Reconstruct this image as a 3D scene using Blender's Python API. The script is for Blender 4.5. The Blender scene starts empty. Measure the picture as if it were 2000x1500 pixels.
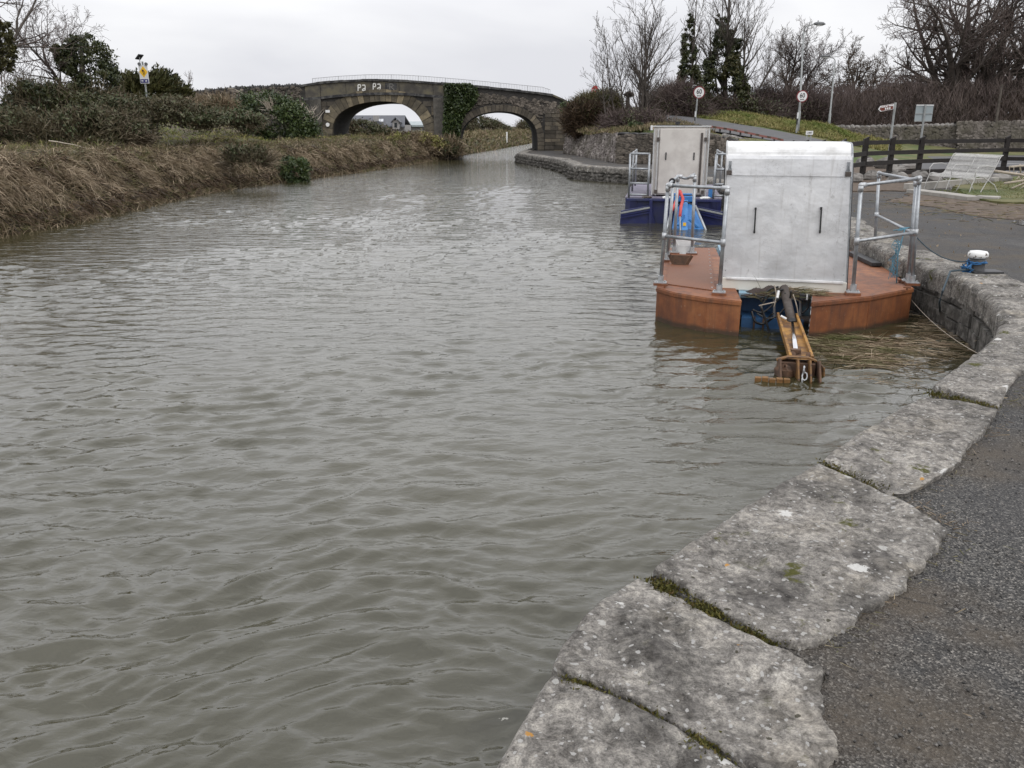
import bpy, math, random
import numpy as np
from mathutils import Vector, Matrix

# ------------------------------------------------------------------ camera, sky, sun, exposure
SC = bpy.context.scene
FPX, EYE = 1650.0, 1.6
TH = math.atan(505 / FPX)
cam = bpy.data.cameras.new('camera'); camo = bpy.data.objects.new('camera', cam); SC.collection.objects.link(camo)
camo.location = (0, 0, EYE); camo.rotation_euler = (math.pi / 2 - TH, 0, 0)
cam.sensor_width = 36; cam.lens = 36 * FPX / 2000; cam.clip_end = 3000; cam.clip_start = .05
SC.camera = camo

SUN_EL, SUN_AZ = math.radians(50), math.radians(145)
world = bpy.data.worlds.new('World'); SC.world = world; world.use_nodes = True
wn = world.node_tree.nodes; wl = world.node_tree.links; wn.clear()
out = wn.new('ShaderNodeOutputWorld'); bg = wn.new('ShaderNodeBackground')
sky = wn.new('ShaderNodeTexSky'); sky.sky_type = 'NISHITA'; sky.sun_disc = False
sky.sun_elevation = SUN_EL; sky.sun_rotation = SUN_AZ; sky.dust_density = 4
hsv = wn.new('ShaderNodeHueSaturation'); hsv.inputs['Saturation'].default_value = .15
wl.new(sky.outputs[0], hsv.inputs['Color'])
tc = wn.new('ShaderNodeTexCoord'); mp = wn.new('ShaderNodeMapping'); mp.inputs['Scale'].default_value = (1, 1, 3.0)
n1 = wn.new('ShaderNodeTexNoise'); n1.inputs['Scale'].default_value = 2.2; n1.inputs['Detail'].default_value = 5; n1.inputs['Roughness'].default_value = .5
n1.inputs['Distortion'].default_value = .3
wl.new(tc.outputs['Generated'], mp.inputs[0]); wl.new(mp.outputs[0], n1.inputs['Vector'])
cr = wn.new('ShaderNodeValToRGB'); cr.color_ramp.elements[0].position = .38; cr.color_ramp.elements[1].position = .62
cr.color_ramp.elements[0].color = (7.0, 7.08, 7.5, 1); cr.color_ramp.elements[1].color = (8.7, 8.75, 8.95, 1)
wl.new(n1.outputs['Fac'], cr.inputs[0])
mx = wn.new('ShaderNodeMix'); mx.data_type = 'RGBA'; mx.inputs[0].default_value = .93      # a closed cloud deck lets little of the clear sky through
wl.new(hsv.outputs[0], mx.inputs[6]); wl.new(cr.outputs[0], mx.inputs[7])
bg.inputs['Strength'].default_value = .115
sx = wn.new('ShaderNodeSeparateXYZ'); wl.new(tc.outputs['Generated'], sx.inputs[0])
ov = wn.new('ShaderNodeMapRange'); ov.interpolation_type = 'SMOOTHSTEP'; ov.inputs['From Min'].default_value = .07; ov.inputs['From Max'].default_value = .38; ov.inputs['To Min'].default_value = 1.0; ov.inputs['To Max'].default_value = 1.65
wl.new(sx.outputs[2], ov.inputs['Value'])          # an overcast sky is brighter overhead than at the horizon
vm_ = wn.new('ShaderNodeVectorMath'); vm_.operation = 'SCALE'; wl.new(mx.outputs[2], vm_.inputs[0]); wl.new(ov.outputs[0], vm_.inputs['Scale'])
wl.new(vm_.outputs[0], bg.inputs[0]); wl.new(bg.outputs[0], out.inputs[0])
sl = bpy.data.lights.new('sun', 'SUN'); sl.energy = .7; sl.angle = math.radians(25); sl.color = (1, .97, .92)
so = bpy.data.objects.new('sun', sl); SC.collection.objects.link(so)
so.rotation_euler = (math.pi / 2 - SUN_EL, 0, math.pi - SUN_AZ)
SC.view_settings.view_transform = 'Standard'; SC.view_settings.look = 'None'
SC.view_settings.exposure = 0; SC.view_settings.gamma = 1; SC.view_settings.use_curve_mapping = False
try:
    SC.cycles.max_bounces = 6; SC.cycles.diffuse_bounces = 3; SC.cycles.glossy_bounces = 3; SC.cycles.transparent_max_bounces = 4
except Exception: pass

random.seed(5); RNG = np.random.default_rng(5)
ct, st = math.cos(TH), math.sin(TH)
WZ = -.6          # water level
GZ = -.03         # tarmac level beside the coping stones

# measuring helpers: a point of the photograph on a level plane / at a given distance -> metres
def G(px, py, z=0.0):
    u = (px - 1000) / FPX; v = (750 - py) / FPX
    d = (u, ct + v * st, -st + v * ct); t = (z - EYE) / d[2]
    return Vector((d[0] * t, d[1] * t, z))
def A(px, py, Y):
    u = (px - 1000) / FPX; v = (750 - py) / FPX
    d = (u, ct + v * st, -st + v * ct); t = Y / d[1]
    return Vector((d[0] * t, Y, EYE + d[2] * t))

# ------------------------------------------------------------------ object helpers
COL = SC.collection
def tag(o, label=None, cat=None, group=None, kind=None):
    if label: o['label'] = label
    if cat: o['category'] = cat
    if group: o['group'] = group
    if kind: o['kind'] = kind
    return o
def thing(name, label, cat, loc=(0, 0, 0), rz=0, group=None):
    o = bpy.data.objects.new(name, None); COL.objects.link(o)
    o.location = loc; o.rotation_euler = (0, 0, rz); o.empty_display_size = .2
    return tag(o, label, cat, group)
def root_of(o):
    while o.parent: o = o.parent
    return o
def inv_frame(o):
    r = root_of(o)
    return (Matrix.Translation(Vector(r.location)) @ Matrix.Rotation(r.rotation_euler[2], 4, 'Z')).inverted()
def dup(root, loc, rz=None, label=None):
    def cp(o, par):
        c = o.copy(); COL.objects.link(c)
        if par: c.parent = par
        for ch in o.children: cp(ch, c)
        return c
    r = cp(root, None); r.location = loc
    if rz is not None: r.rotation_euler = (0, 0, rz)
    if label: r['label'] = label
    return r
def link_mesh(name, me, mat, parent=None, smooth=False):
    if mat: me.materials.append(mat)
    if smooth: me.polygons.foreach_set('use_smooth', np.ones(len(me.polygons), bool))
    o = bpy.data.objects.new(name, me); COL.objects.link(o)
    if parent: o.parent = parent
    return o
def arr_mesh(name, V, Fq, mat, parent=None, local=False, smooth=False):
    """V (n,3) array, Fq (m,k) array of indices"""
    V = np.asarray(V, float); Fq = np.asarray(Fq, np.int32)
    if parent is not None and not local:
        M = np.array(inv_frame(parent)); V = V @ M[:3, :3].T + M[:3, 3]
    me = bpy.data.meshes.new(name); k = Fq.shape[1]
    me.vertices.add(len(V)); me.vertices.foreach_set('co', V.ravel())
    me.loops.add(Fq.size); me.loops.foreach_set('vertex_index', Fq.ravel())
    me.polygons.add(len(Fq)); me.polygons.foreach_set('loop_start', np.arange(0, Fq.size, k, dtype=np.int32))
    me.polygons.foreach_set('loop_total', np.full(len(Fq), k, np.int32))
    me.update(calc_edges=True)
    return link_mesh(name, me, mat, parent, smooth)
def grid_mesh(name, P, mat, parent=None, smooth=True, local=False):
    h, w = P.shape[:2]; i = np.arange(h * w).reshape(h, w)
    F = np.stack([i[:-1, :-1], i[:-1, 1:], i[1:, 1:], i[1:, :-1]], -1).reshape(-1, 4)
    return arr_mesh(name, P.reshape(-1, 3), F, mat, parent, local, smooth)

class MB:
    def __init__(s): s.v = []; s.f = []
    def add(s, vs, fs):
        n = len(s.v); s.v += [tuple(p) for p in vs]; s.f += [tuple(i + n for i in q) for q in fs]; return s
    def box(s, c, d, rz=0, M=None, taper=1.0):
        hx, hy, hz = d[0] / 2, d[1] / 2, d[2] / 2; vs = []
        for z in (-1, 1):
            k = taper if z > 0 else 1
            for x, y in ((-1, -1), (1, -1), (1, 1), (-1, 1)): vs.append(Vector((x * hx * k, y * hy * k, z * hz)))
        R = M if M is not None else Matrix.Rotation(rz, 3, 'Z')
        vs = [R @ p + Vector(c) for p in vs]
        return s.add(vs, [(3, 2, 1, 0), (4, 5, 6, 7), (0, 1, 5, 4), (1, 2, 6, 5), (2, 3, 7, 6), (3, 0, 4, 7)])
    def bar(s, a, b, w, h=None, up=(0, 0, 1)):
        a = Vector(a); b = Vector(b); d = (b - a); L = d.length; d.normalize()
        u = Vector(up); x = d.cross(u)
        if x.length < 1e-4: x = d.cross(Vector((0, 1, 0)))
        x.normalize(); z = x.cross(d)
        M = Matrix((x, d, z)).transposed()
        return s.box((a + b) / 2, (w, L, h or w), M=M)
    def tube(s, pts, r, n=8, cap=True):
        pts = [Vector(p) for p in pts]; m = len(pts)
        rs = r if isinstance(r, (list, tuple)) else [r] * m
        vs = []; up = None
        for i, p in enumerate(pts):
            t = (pts[min(i + 1, m - 1)] - pts[max(i - 1, 0)]); t.normalize()
            if up is None: up = Vector((0, 0, 1)) if abs(t.z) < .9 else Vector((1, 0, 0))
            x = t.cross(up).normalized(); y = x.cross(t).normalized(); up = y
            for k in range(n):
                a = 2 * math.pi * k / n; vs.append(p + (x * math.cos(a) + y * math.sin(a)) * rs[i])
        fs = []
        for i in range(m - 1):
            for k in range(n):
                fs.append((i * n + k, i * n + (k + 1) % n, (i + 1) * n + (k + 1) % n, (i + 1) * n + k))
        if cap: fs += [tuple(range(n - 1, -1, -1)), tuple((m - 1) * n + k for k in range(n))]
        return s.add(vs, fs)
    def prism(s, poly, z0, z1):
        n = len(poly); zz0 = z0 if isinstance(z0, (list, tuple)) else [z0] * n; zz1 = z1 if isinstance(z1, (list, tuple)) else [z1] * n
        vs = [(p[0], p[1], zz0[i]) for i, p in enumerate(poly)] + [(p[0], p[1], zz1[i]) for i, p in enumerate(poly)]
        fs = [tuple(range(n - 1, -1, -1)), tuple(range(n, 2 * n))] + [(i, (i + 1) % n, n + (i + 1) % n, n + i) for i in range(n)]
        return s.add(vs, fs)
    def slab(s, pts, off):
        """closed outline of 3-D points extruded by the vector off"""
        n = len(pts); off = Vector(off); vs = [Vector(p) for p in pts] + [Vector(p) + off for p in pts]
        return s.add(vs, [tuple(range(n - 1, -1, -1)), tuple(range(n, 2 * n))] + [(i, (i + 1) % n, n + (i + 1) % n, n + i) for i in range(n)])
    def blob(s, c, r, seed=0, nu=9, nv=6, rough=.25, flat=0):
        rn = random.Random(seed); vs = []; c = Vector(c)
        ph = [rn.uniform(0, 6.28) for _ in range(6)]
        for j in range(nv + 1):
            th = math.pi * j / nv
            for i in range(nu):
                a = 2 * math.pi * i / nu
                k = 1 + rough * (.5 * math.sin(2 * a + ph[0] + 2 * th) + .4 * math.sin(3 * a + ph[1]) * math.sin(th * 2 + ph[2]) + rn.uniform(-.35, .35))
                vs.append(c + Vector((r[0] * k * math.sin(th) * math.cos(a), r[1] * k * math.sin(th) * math.sin(a), r[2] * k * math.cos(th))))
        fs = [(j * nu + i, (j + 1) * nu + i, (j + 1) * nu + (i + 1) % nu, j * nu + (i + 1) % nu) for j in range(nv) for i in range(nu)]
        return s.add(vs, fs)
    def build(s, name, mat, parent=None, local=False, smooth=False, bevel=0):
        V = s.v
        if parent is not None and not local:
            M = inv_frame(parent); V = [M @ Vector(p) for p in V]
        me = bpy.data.meshes.new(name); me.from_pydata([tuple(p) for p in V], [], s.f); me.update()
        o = link_mesh(name, me, mat, parent, smooth)
        if bevel:
            b = o.modifiers.new('bevel', 'BEVEL'); b.width = bevel; b.segments = 2; b.limit_method = 'ANGLE'
        return o

# ------------------------------------------------------------------ materials
class NT:
    def __init__(s, name):
        s.m = bpy.data.materials.new(name); s.m.use_nodes = True; s.t = s.m.node_tree; s.t.nodes.clear()
        s.out = s.n('OutputMaterial'); s.b = s.n('BsdfPrincipled'); s.l(s.b.outputs[0], s.out.inputs[0])
        s.geo = s.n('NewGeometry'); s.pos = s.geo.outputs['Position']
    def n(s, t): return s.t.nodes.new('ShaderNode' + t)
    def l(s, a, b): s.t.links.new(a, b)
    def setv(s, sock, v):
        if hasattr(v, 'is_output') or isinstance(v, bpy.types.NodeSocket): s.l(v, sock)
        elif isinstance(v, (tuple, list)) and len(v) == 3 and sock.type == 'RGBA': sock.default_value = (*v, 1)
        else: sock.default_value = v
    def map(s, sc, rot=(0, 0, 0), src=None):
        m = s.n('Mapping'); m.inputs['Scale'].default_value = sc if isinstance(sc, (tuple, list)) else (sc,) * 3
        m.inputs['Rotation'].default_value = rot; s.l(src or s.pos, m.inputs[0]); return m.outputs[0]
    def noise(s, sc=5, det=6, rough=.55, vec=None, dist=0):
        x = s.n('TexNoise'); x.inputs['Scale'].default_value = sc; x.inputs['Detail'].default_value = det
        x.inputs['Roughness'].default_value = rough; x.inputs['Distortion'].default_value = dist; s.l(vec or s.pos, x.inputs['Vector']); return x.outputs['Fac']
    def vor(s, sc=5, vec=None, feat='F1', rnd=1):
        x = s.n('TexVoronoi'); x.feature = feat; x.inputs['Scale'].default_value = sc; x.inputs['Randomness'].default_value = rnd
        s.l(vec or s.pos, x.inputs['Vector']); return x.outputs['Distance'], x.outputs.get('Color')
    def ramp(s, f, stops, mode='LINEAR'):
        r = s.n('ValToRGB'); e = r.color_ramp.elements; r.color_ramp.interpolation = mode
        while len(e) < len(stops): e.new(.5)
        for k, (p, c) in enumerate(stops):
            e[k].position = p; e[k].color = (*c, 1) if isinstance(c, (tuple, list)) else (c, c, c, 1)
        s.setv(r.inputs[0], f); return r.outputs[0]
    def mix(s, f, a, b, mode='MIX'):
        m = s.n('Mix'); m.data_type = 'RGBA'; m.blend_type = mode; s.setv(m.inputs[0], f); s.setv(m.inputs[6], a); s.setv(m.inputs[7], b); return m.outputs[2]
    def math(s, op, a, b=0.0, c=None):
        m = s.n('Math'); m.operation = op; s.setv(m.inputs[0], a); s.setv(m.inputs[1], b)
        if c is not None: s.setv(m.inputs[2], c)
        return m.outputs[0]
    def sep(s, v):
        x = s.n('SeparateXYZ'); s.l(v, x.inputs[0]); return x.outputs
    def bump(s, h, strength=.5, dist=.01, prev=None):
        b = s.n('Bump'); b.inputs['Strength'].default_value = strength; b.inputs['Distance'].default_value = dist
        s.l(h, b.inputs['Height'])
        if prev: s.l(prev, b.inputs['Normal'])
        return b.outputs[0]
    def fin(s, col, rough=.8, nrm=None, metal=0, **kw):
        s.setv(s.b.inputs['Base Color'], col); s.setv(s.b.inputs['Roughness'], rough); s.setv(s.b.inputs['Metallic'], metal)
        if nrm: s.l(nrm, s.b.inputs['Normal'])
        for k, v in kw.items(): s.setv(s.b.inputs[k], v)
        return s.m

def mat(name, c1, c2=None, sc=6, rough=.8, bump=.3, bs=40, bd=.01, metal=0, lo=.35, hi=.65, c3=None, sc3=1.2, spec=.5):
    t = NT(name); f = t.noise(sc, 7, .6)
    col = t.ramp(f, [(lo, c1), (hi, c2 or c1)]) if c2 else c1
    if c3:
        g = t.ramp(t.noise(sc3, 4, .6), [(.45, 0), (.65, 1)]); col = t.mix(g, col, c3)
    nr = t.bump(t.noise(bs, 5, .6), bump, bd) if bump else None
    return t.fin(col, rough, nr, metal, **{'Specular IOR Level': spec})

def leaf_mat(name, cols, patch=None, psc=.6, rough=.7, spec=.3):
    """colour varies from leaf to leaf, patches by place"""
    t = NT(name); r = t.geo.outputs['Random Per Island']
    n = len(cols); col = t.ramp(r, [(i / max(1, n - 1), c) for i, c in enumerate(cols)])
    if patch: col = t.mix(t.ramp(t.noise(psc, 4, .6), [(.42, 0), (.62, 1)]), col, t.mix(.75, col, patch))
    return t.fin(col, rough, **{'Specular IOR Level': spec})

def stone_mat():
    t = NT('lichened_limestone')
    w = t.n('TexNoise'); w.inputs['Scale'].default_value = 7; w.inputs['Detail'].default_value = 5; t.l(t.pos, w.inputs['Vector'])
    vm = t.n('VectorMath'); vm.operation = 'MULTIPLY_ADD'; vm.inputs[1].default_value = (.09, .09, .09); t.l(w.outputs['Color'], vm.inputs[0]); t.l(t.pos, vm.inputs[2])
    wp = vm.outputs[0]
    base = t.ramp(t.noise(3.2, 9, .68, wp), [(.28, (.080, .075, .069)), (.42, (.165, .156, .144)), (.56, (.26, .245, .225)), (.72, (.38, .36, .33))])
    fine = t.mix(1, t.ramp(t.noise(34, 9, .75, wp), [(.34, (.38, .37, .36)), (.5, (.95, .94, .93)), (.66, (1.55, 1.53, 1.48))]), t.ramp(t.noise(13, 6, .7, wp), [(.36, (.55, .54, .53)), (.5, (1, 1, 1)), (.64, (1.3, 1.3, 1.28))]), 'MULTIPLY')
    col = t.mix(1, base, fine, 'MULTIPLY')
    grit = t.ramp(t.noise(170, 4, .7), [(.38, (.5, .5, .5)), (.55, (1.06, 1.06, 1.06))]); col = t.mix(.75, col, grit, 'MULTIPLY')
    tan = t.ramp(t.noise(1.7, 4, .6), [(.54, 0), (.70, .5)]); col = t.mix(tan, col, t.mix(1, (.36, .325, .27), fine, 'MULTIPLY'))
    dk = t.ramp(t.noise(2.4, 6, .7, t.map(1, (0, 0, .4))), [(.52, 0), (.68, .85)]); col = t.mix(dk, col, t.mix(1, (.075, .070, .067), fine, 'MULTIPLY'))
    # crusty grey lichen, white rosettes, orange rosettes, black pits
    def spots(sc, rmin, rmax, thr, c, k):
        d, cc = t.vor(sc, wp); x = t.sep(cc)
        on = t.math('GREATER_THAN', x[0], thr)
        rad = t.math('MULTIPLY_ADD', x[1], rmax - rmin, rmin)
        rad = t.math('MULTIPLY_ADD', t.math('SUBTRACT', t.noise(48, 6, .75), .5), rmax * 2.2, rad)
        ins = t.math('MULTIPLY', t.math('LESS_THAN', d, rad), on)
        return t.mix(t.math('MULTIPLY', ins, k), col, t.mix(t.noise(90, 3), c, tuple(q * .72 for q in c)))
    col = spots(42, .10, .36, .55, (.47, .46, .44), .75)
    col = spots(17, .05, .27, .82, (.50, .49, .46), .7)
    col = spots(6.5, .06, .25, .74, (.64, .63, .60), .9)
    col = spots(9, .05, .15, .90, (.50, .25, .05), .9)
    col = spots(24, .08, .2, .84, (.05, .045, .03), .9)
    m = t.ramp(t.noise(5, 6, .7, wp), [(.60, 0), (.66, 1)])
    m = t.math('MULTIPLY', m, t.ramp(t.noise(1.3, 3), [(.45, 0), (.55, 1)])); col = t.mix(m, col, t.mix(t.noise(80, 3), (.03, .035, .008), (.10, .095, .02)))
    n_ = t.bump(t.noise(9, 9, .66, wp), .75, .035); n_ = t.bump(t.noise(60, 8, .7), .8, .006, n_)
    return t.fin(col, .93, n_, **{'Specular IOR Level': .25})

def asphalt_mat(name='worn_tarmac', dirt=True):
    t = NT(name); d, c = t.vor(160); x = t.sep(c)
    agg = t.ramp(x[0], [(0, (.016, .016, .016)), (.45, (.050, .048, .046)), (.75, (.095, .090, .083)), (.95, (.17, .16, .145)), (1, (.30, .28, .25))])
    d2, c2 = t.vor(36); y = t.sep(c2)
    big = t.math('MULTIPLY', t.math('GREATER_THAN', y[0], .96), t.math('LESS_THAN', d2, .33)); agg = t.mix(big, agg, (.15, .145, .135))
    far = t.ramp(t.noise(.5, 6, .6), [(.35, (.043, .042, .043)), (.65, (.064, .061, .061))])
    ps = t.sep(t.pos); k = t.ramp(t.math('DIVIDE', ps[1], 20), [(.15, 0), (.7, .75)])
    col = t.mix(k, agg, far)
    if dirt:
        m = t.ramp(t.noise(1.15, 6, .65), [(.46, 0), (.62, .75)]); col = t.mix(m, col, t.mix(t.noise(75, 6, .8), (.026, .020, .014), (.155, .125, .092)))
        m = t.ramp(t.noise(2.6, 6, .7), [(.63, 0), (.72, .55)]); col = t.mix(m, col, (.06, .062, .025))
        m = t.ramp(t.noise(.3, 5, .7, t.map((1, .4, 1))), [(.6, 0), (.72, .45)]); col = t.mix(m, col, (.17, .16, .15))
    wq = t.n('VectorMath'); wq.operation = 'MULTIPLY_ADD'; wn_ = t.n('TexNoise'); wn_.inputs['Scale'].default_value = 2.5; wn_.inputs['Detail'].default_value = 6; t.l(t.pos, wn_.inputs['Vector']); wq.inputs[1].default_value = (.5, .5, .5); t.l(wn_.outputs['Color'], wq.inputs[0]); t.l(t.pos, wq.inputs[2])
    ce, _ = t.vor(.55, wq.outputs[0], 'DISTANCE_TO_EDGE'); ck = t.math('MULTIPLY', t.ramp(ce, [(0, 1), (.008, 0)]), t.ramp(t.noise(.35, 3), [(.48, 0), (.56, .8)])); col = t.mix(ck, col, (.018, .016, .014))
    pa = t.ramp(t.noise(.22, 5, .6, t.map((1, .5, 1), (0, 0, .5))), [(.50, 0), (.52, .3)]); col = t.mix(pa, col, (.045, .044, .046))
    n_ = t.bump(d, .9, .006); n_ = t.bump(t.noise(14, 6), .4, .015, n_)
    return t.fin(col, .85, n_, **{'Specular IOR Level': .35})

def water_mat():
    t = NT('murky_canal_water')
    v1 = t.map((.7, 2.1, 1), (0, 0, math.radians(10)))
    far = t.ramp(t.math('DIVIDE', t.sep(t.pos)[1], 60), [(.10, .018), (.5, .095)])
    n_ = t.bump(t.noise(2.3, 4, .5, v1, .6), .7, .02); n_.node.inputs['Distance'].default_value = .02; t.l(far, n_.node.inputs['Distance'])
    n_ = t.bump(t.noise(10, 3, .5, t.map((1, 1.9, 1), (0, 0, math.radians(-6))), .8), .5, .010, n_)
    col = t.ramp(t.noise(.35, 3), [(.4, (.036, .033, .015)), (.6, (.044, .040, .020))])
    return t.fin(col, .035, n_, **{'IOR': 1.66, 'Specular IOR Level': .5})

def rust_mat():
    t = NT('rust_red_painted_steel')
    col = t.ramp(t.noise(2.5, 7, .65), [(.3, (.105, .038, .018)), (.5, (.215, .074, .027)), (.72, (.33, .13, .046))])
    st_ = t.ramp(t.noise(5, 6, .65, t.map((2.2, 2.2, .25))), [(.45, 0), (.68, .75)]); col = t.mix(st_, col, (.085, .040, .026))
    wl_ = t.ramp(t.math('ADD', t.sep(t.pos)[2], t.math('MULTIPLY', t.noise(6, 4), .06)), [(-.0, 0), (1, 1)]); g_ = t.n('MapRange'); g_.inputs['From Min'].default_value = -.54; g_.inputs['From Max'].default_value = -.50; g_.inputs['To Min'].default_value = .8; g_.inputs['To Max'].default_value = 0; t.l(t.math('ADD', t.sep(t.pos)[2], t.math('MULTIPLY', t.noise(6, 4), .06)), g_.inputs['Value']); col = t.mix(g_.outputs[0], col, (.035, .028, .018))
    sp = t.ramp(t.noise(30, 6, .7), [(.62, 0), (.70, .8)]); col = t.mix(sp, col, (.30, .20, .13))
    n_ = t.bump(t.noise(45, 6, .6), .35, .004); n_ = t.bump(t.noise(1.6, 3), .25, .05, n_)
    return t.fin(col, .62, n_)
def tread_mat():
    t = NT('rusty_tread_plate'); v = t.map(1, (0, 0, math.radians(14)))
    b = t.n('TexBrick'); b.inputs['Scale'].default_value = 16; b.inputs['Mortar Size'].default_value = .06
    b.inputs['Color1'].default_value = (.29, .105, .040, 1); b.inputs['Color2'].default_value = (.23, .08, .032, 1); b.inputs['Mortar'].default_value = (.13, .05, .024, 1)
    t.l(v, b.inputs['Vector'])
    col = t.mix(t.ramp(t.noise(2, 6, .6), [(.4, 0), (.7, .6)]), b.outputs[0], (.20, .085, .04))
    return t.fin(col, .6, t.bump(b.outputs['Fac'], .4, .004))

def alu_mat():
    t = NT('scuffed_aluminium_sheet')
    col = t.ramp(t.noise(1.6, 6, .65), [(.35, (.62, .625, .635)), (.65, (.78, .78, .78))])
    sc = t.ramp(t.noise(9, 9, .72, t.map((1, 1, .55), (0, .5, 0))), [(.60, 0), (.68, .55)]); col = t.mix(sc, col, (.36, .35, .34))
    sp = t.ramp(t.noise(48, 4, .7), [(.70, 0), (.76, .6)]); col = t.mix(sp, col, (.20, .18, .16))
    wv = t.n('TexNoise'); wv.inputs['Scale'].default_value = 5; wv.inputs['Distortion'].default_value = 3.5; wv.inputs['Detail'].default_value = 2; t.l(t.map((1, 1, 1.4)), wv.inputs['Vector'])
    sw = t.ramp(wv.outputs['Fac'], [(.485, 0), (.497, .5), (.503, .5), (.515, 0)]); col = t.mix(t.math('MULTIPLY', sw, t.ramp(t.noise(1.8, 3), [(.5, 0), (.6, 1)])), col, (.30, .29, .28))
    dr = t.ramp(t.noise(7, 4, .6, t.map((3, 3, .15))), [(.56, 0), (.72, .35)]); col = t.mix(dr, col, (.40, .385, .36))
    n_ = t.bump(t.noise(3.1, 4, .5), .45, .03); n_ = t.bump(t.noise(12, 8, .7), .2, .004, n_)
    r = t.ramp(t.noise(4, 6), [(.3, .30), (.7, .48)])
    return t.fin(col, r, n_, .6)

M = {}
M['stone'] = stone_mat(); M['tarmac'] = asphalt_mat(); M['water'] = water_mat()
M['rust'] = rust_mat(); M['tread'] = tread_mat(); M['alu'] = alu_mat()
M['road'] = mat('grey_road_surface', (.065, .064, .067), (.09, .088, .09), 1.5, .8, .3, 80, .004)
M['hood'] = mat('white_painted_sheet', (.76, .76, .76), (.84, .84, .83), 3, .35, .15, 6, .02, c3=(.58, .575, .56), sc3=5)
M['cream'] = mat('cream_plastic_skirt', (.62, .60, .53), (.68, .66, .60), 4, .4, .1)
M['galv'] = mat('galvanised_tube', (.27, .285, .30), (.40, .415, .43), 14, .42, .2, 30, .002, .7)
M['fitting'] = mat('galvanised_casting', (.34, .35, .36), (.52, .53, .54), 20, .45, .3, 60, .003, .6)
M['rubber'] = mat('black_rubber', (.012, .012, .013), (.028, .028, .03), 20, .55, .2)
M['blackbar'] = mat('black_handle_paint', (.015, .015, .017), (.03, .03, .03), 20, .4, 0)
M['lightblue'] = mat('faded_light_blue_paint', (.17, .31, .42), (.28, .41, .50), 8, .6, .3, 30, .004, c3=(.14, .10, .08), sc3=6)
M['midblue'] = mat('dull_blue_paint', (.02, .07, .17), (.04, .12, .26), 6, .45, .3, 30, .004)
M['cutterblue'] = mat('bright_blue_paint', (.035, .16, .42), (.06, .22, .50), 5, .4, .2, 30, .003)
M['navy'] = mat('dark_blue_hull_paint', (.009, .013, .075), (.016, .022, .11), 3, .4, .3, 12, .01, c3=(.022, .026, .06), sc3=3)
M['purpledeck'] = mat('grey_purple_deck', (.13, .12, .16), (.19, .17, .22), 4, .7, .2)
M['yellow'] = mat('ochre_yellow_paint', (.28, .14, .03), (.42, .22, .05), 6, .6, .5, 30, .004, c3=(.10, .045, .018), sc3=5)
M['bucket'] = mat('rusted_bucket_paint', (.13, .062, .022), (.30, .15, .035), 9, .7, .5, 30, .004, c3=(.05, .028, .016), sc3=9)
M['rustdark'] = mat('dark_rusted_iron', (.05, .03, .02), (.13, .07, .04), 12, .8, .4, 40, .004)
M['ramgrey'] = mat('grimy_ram_casing', (.055, .042, .036), (.09, .075, .065), 20, .6, .3)
M['chrome'] = mat('polished_ram_rod', (.62, .62, .63), None, rough=.15, bump=0, metal=1)
M['white'] = mat('chipped_white_paint', (.10, .075, .055), (.74, .74, .72), 26, .5, .3, 30, .004, lo=.36, hi=.42)
M['iron'] = mat('black_iron', (.016, .016, .018), (.035, .035, .036), 15, .5, .4, 40, .003)
M['red'] = mat('red_hose', (.45, .045, .04), (.55, .07, .06), 10, .45, 0)
M['offwhite'] = mat('cream_white_panel', (.56, .525, .485), (.62, .585, .545), 2, .45, .1, 8, .01, c3=(.50, .465, .43), sc3=3)
M['palegrey'] = mat('pale_grey_frame', (.42, .42, .42), (.55, .55, .54), 8, .5, .1)
M['brownstain'] = mat('dark_stained_timber', (.009, .007, .006), (.020, .015, .013), 8, .85, .4, 30, .004)
M['moss'] = leaf_mat('moss', [(.022, .022, .004), (.06, .058, .01), (.11, .10, .02), (.07, .045, .012)], None)
def stone_var(name, lo, hi, patch):
    t = NT(name); oi = t.n('ObjectInfo'); v = t.ramp(oi.outputs['Random'], [(0, (.55, .53, .5)), (.5, (.95, .93, .9)), (.85, (1.25, 1.2, 1.1)), (1, (1.7, 1.6, 1.4))])
    col = t.mix(1, t.ramp(t.noise(2.5, 7, .65), [(.3, lo), (.7, hi)]), v, 'MULTIPLY'); col = t.mix(t.ramp(t.noise(.8, 5, .6), [(.5, 0), (.7, .6)]), col, patch)
    return t.fin(col, .95, t.bump(t.noise(12, 6, .65), .6, .03), **{'Specular IOR Level': .3})
M['ashlar'] = stone_var('weathered_squared_stone', (.065, .058, .049), (.135, .12, .10), (.045, .041, .036))
M['vous'] = stone_var('weathered_arch_stone', (.075, .068, .056), (.19, .165, .12), (.06, .055, .048))
M['bridge'] = mat('grimy_bridge_ashlar', (.050, .046, .040), (.115, .106, .092), 2.2, .95, .5, 12, .02, c3=(.034, .032, .029), sc3=1.0)
M['mortar'] = mat('dark_mortar', (.026, .024, .022), (.048, .044, .040), 4, .95, .4, 20, .02)
M['parapet'] = mat('stained_render', (.055, .050, .043), (.105, .095, .080), 1.4, .95, .4, 14, .01, c3=(.13, .115, .075), sc3=1.4)
M['cope'] = mat('blackened_coping', (.022, .022, .024), (.052, .050, .050), 3, .9, .4, 14, .02, c3=(.10, .098, .092), sc3=3)
M['rubble'] = leaf_mat('rubble_stone', [(.045, .038, .033), (.09, .078, .066), (.15, .128, .108), (.21, .18, .15), (.07, .062, .055)], (.07, .062, .05), .9, .95)
M['pinkrubble'] = leaf_mat('pinkish_rubble_stone', [(.07, .062, .055), (.115, .10, .09), (.165, .145, .13), (.23, .205, .185), (.095, .083, .074)], (.09, .082, .06), .8, .95)
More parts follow.
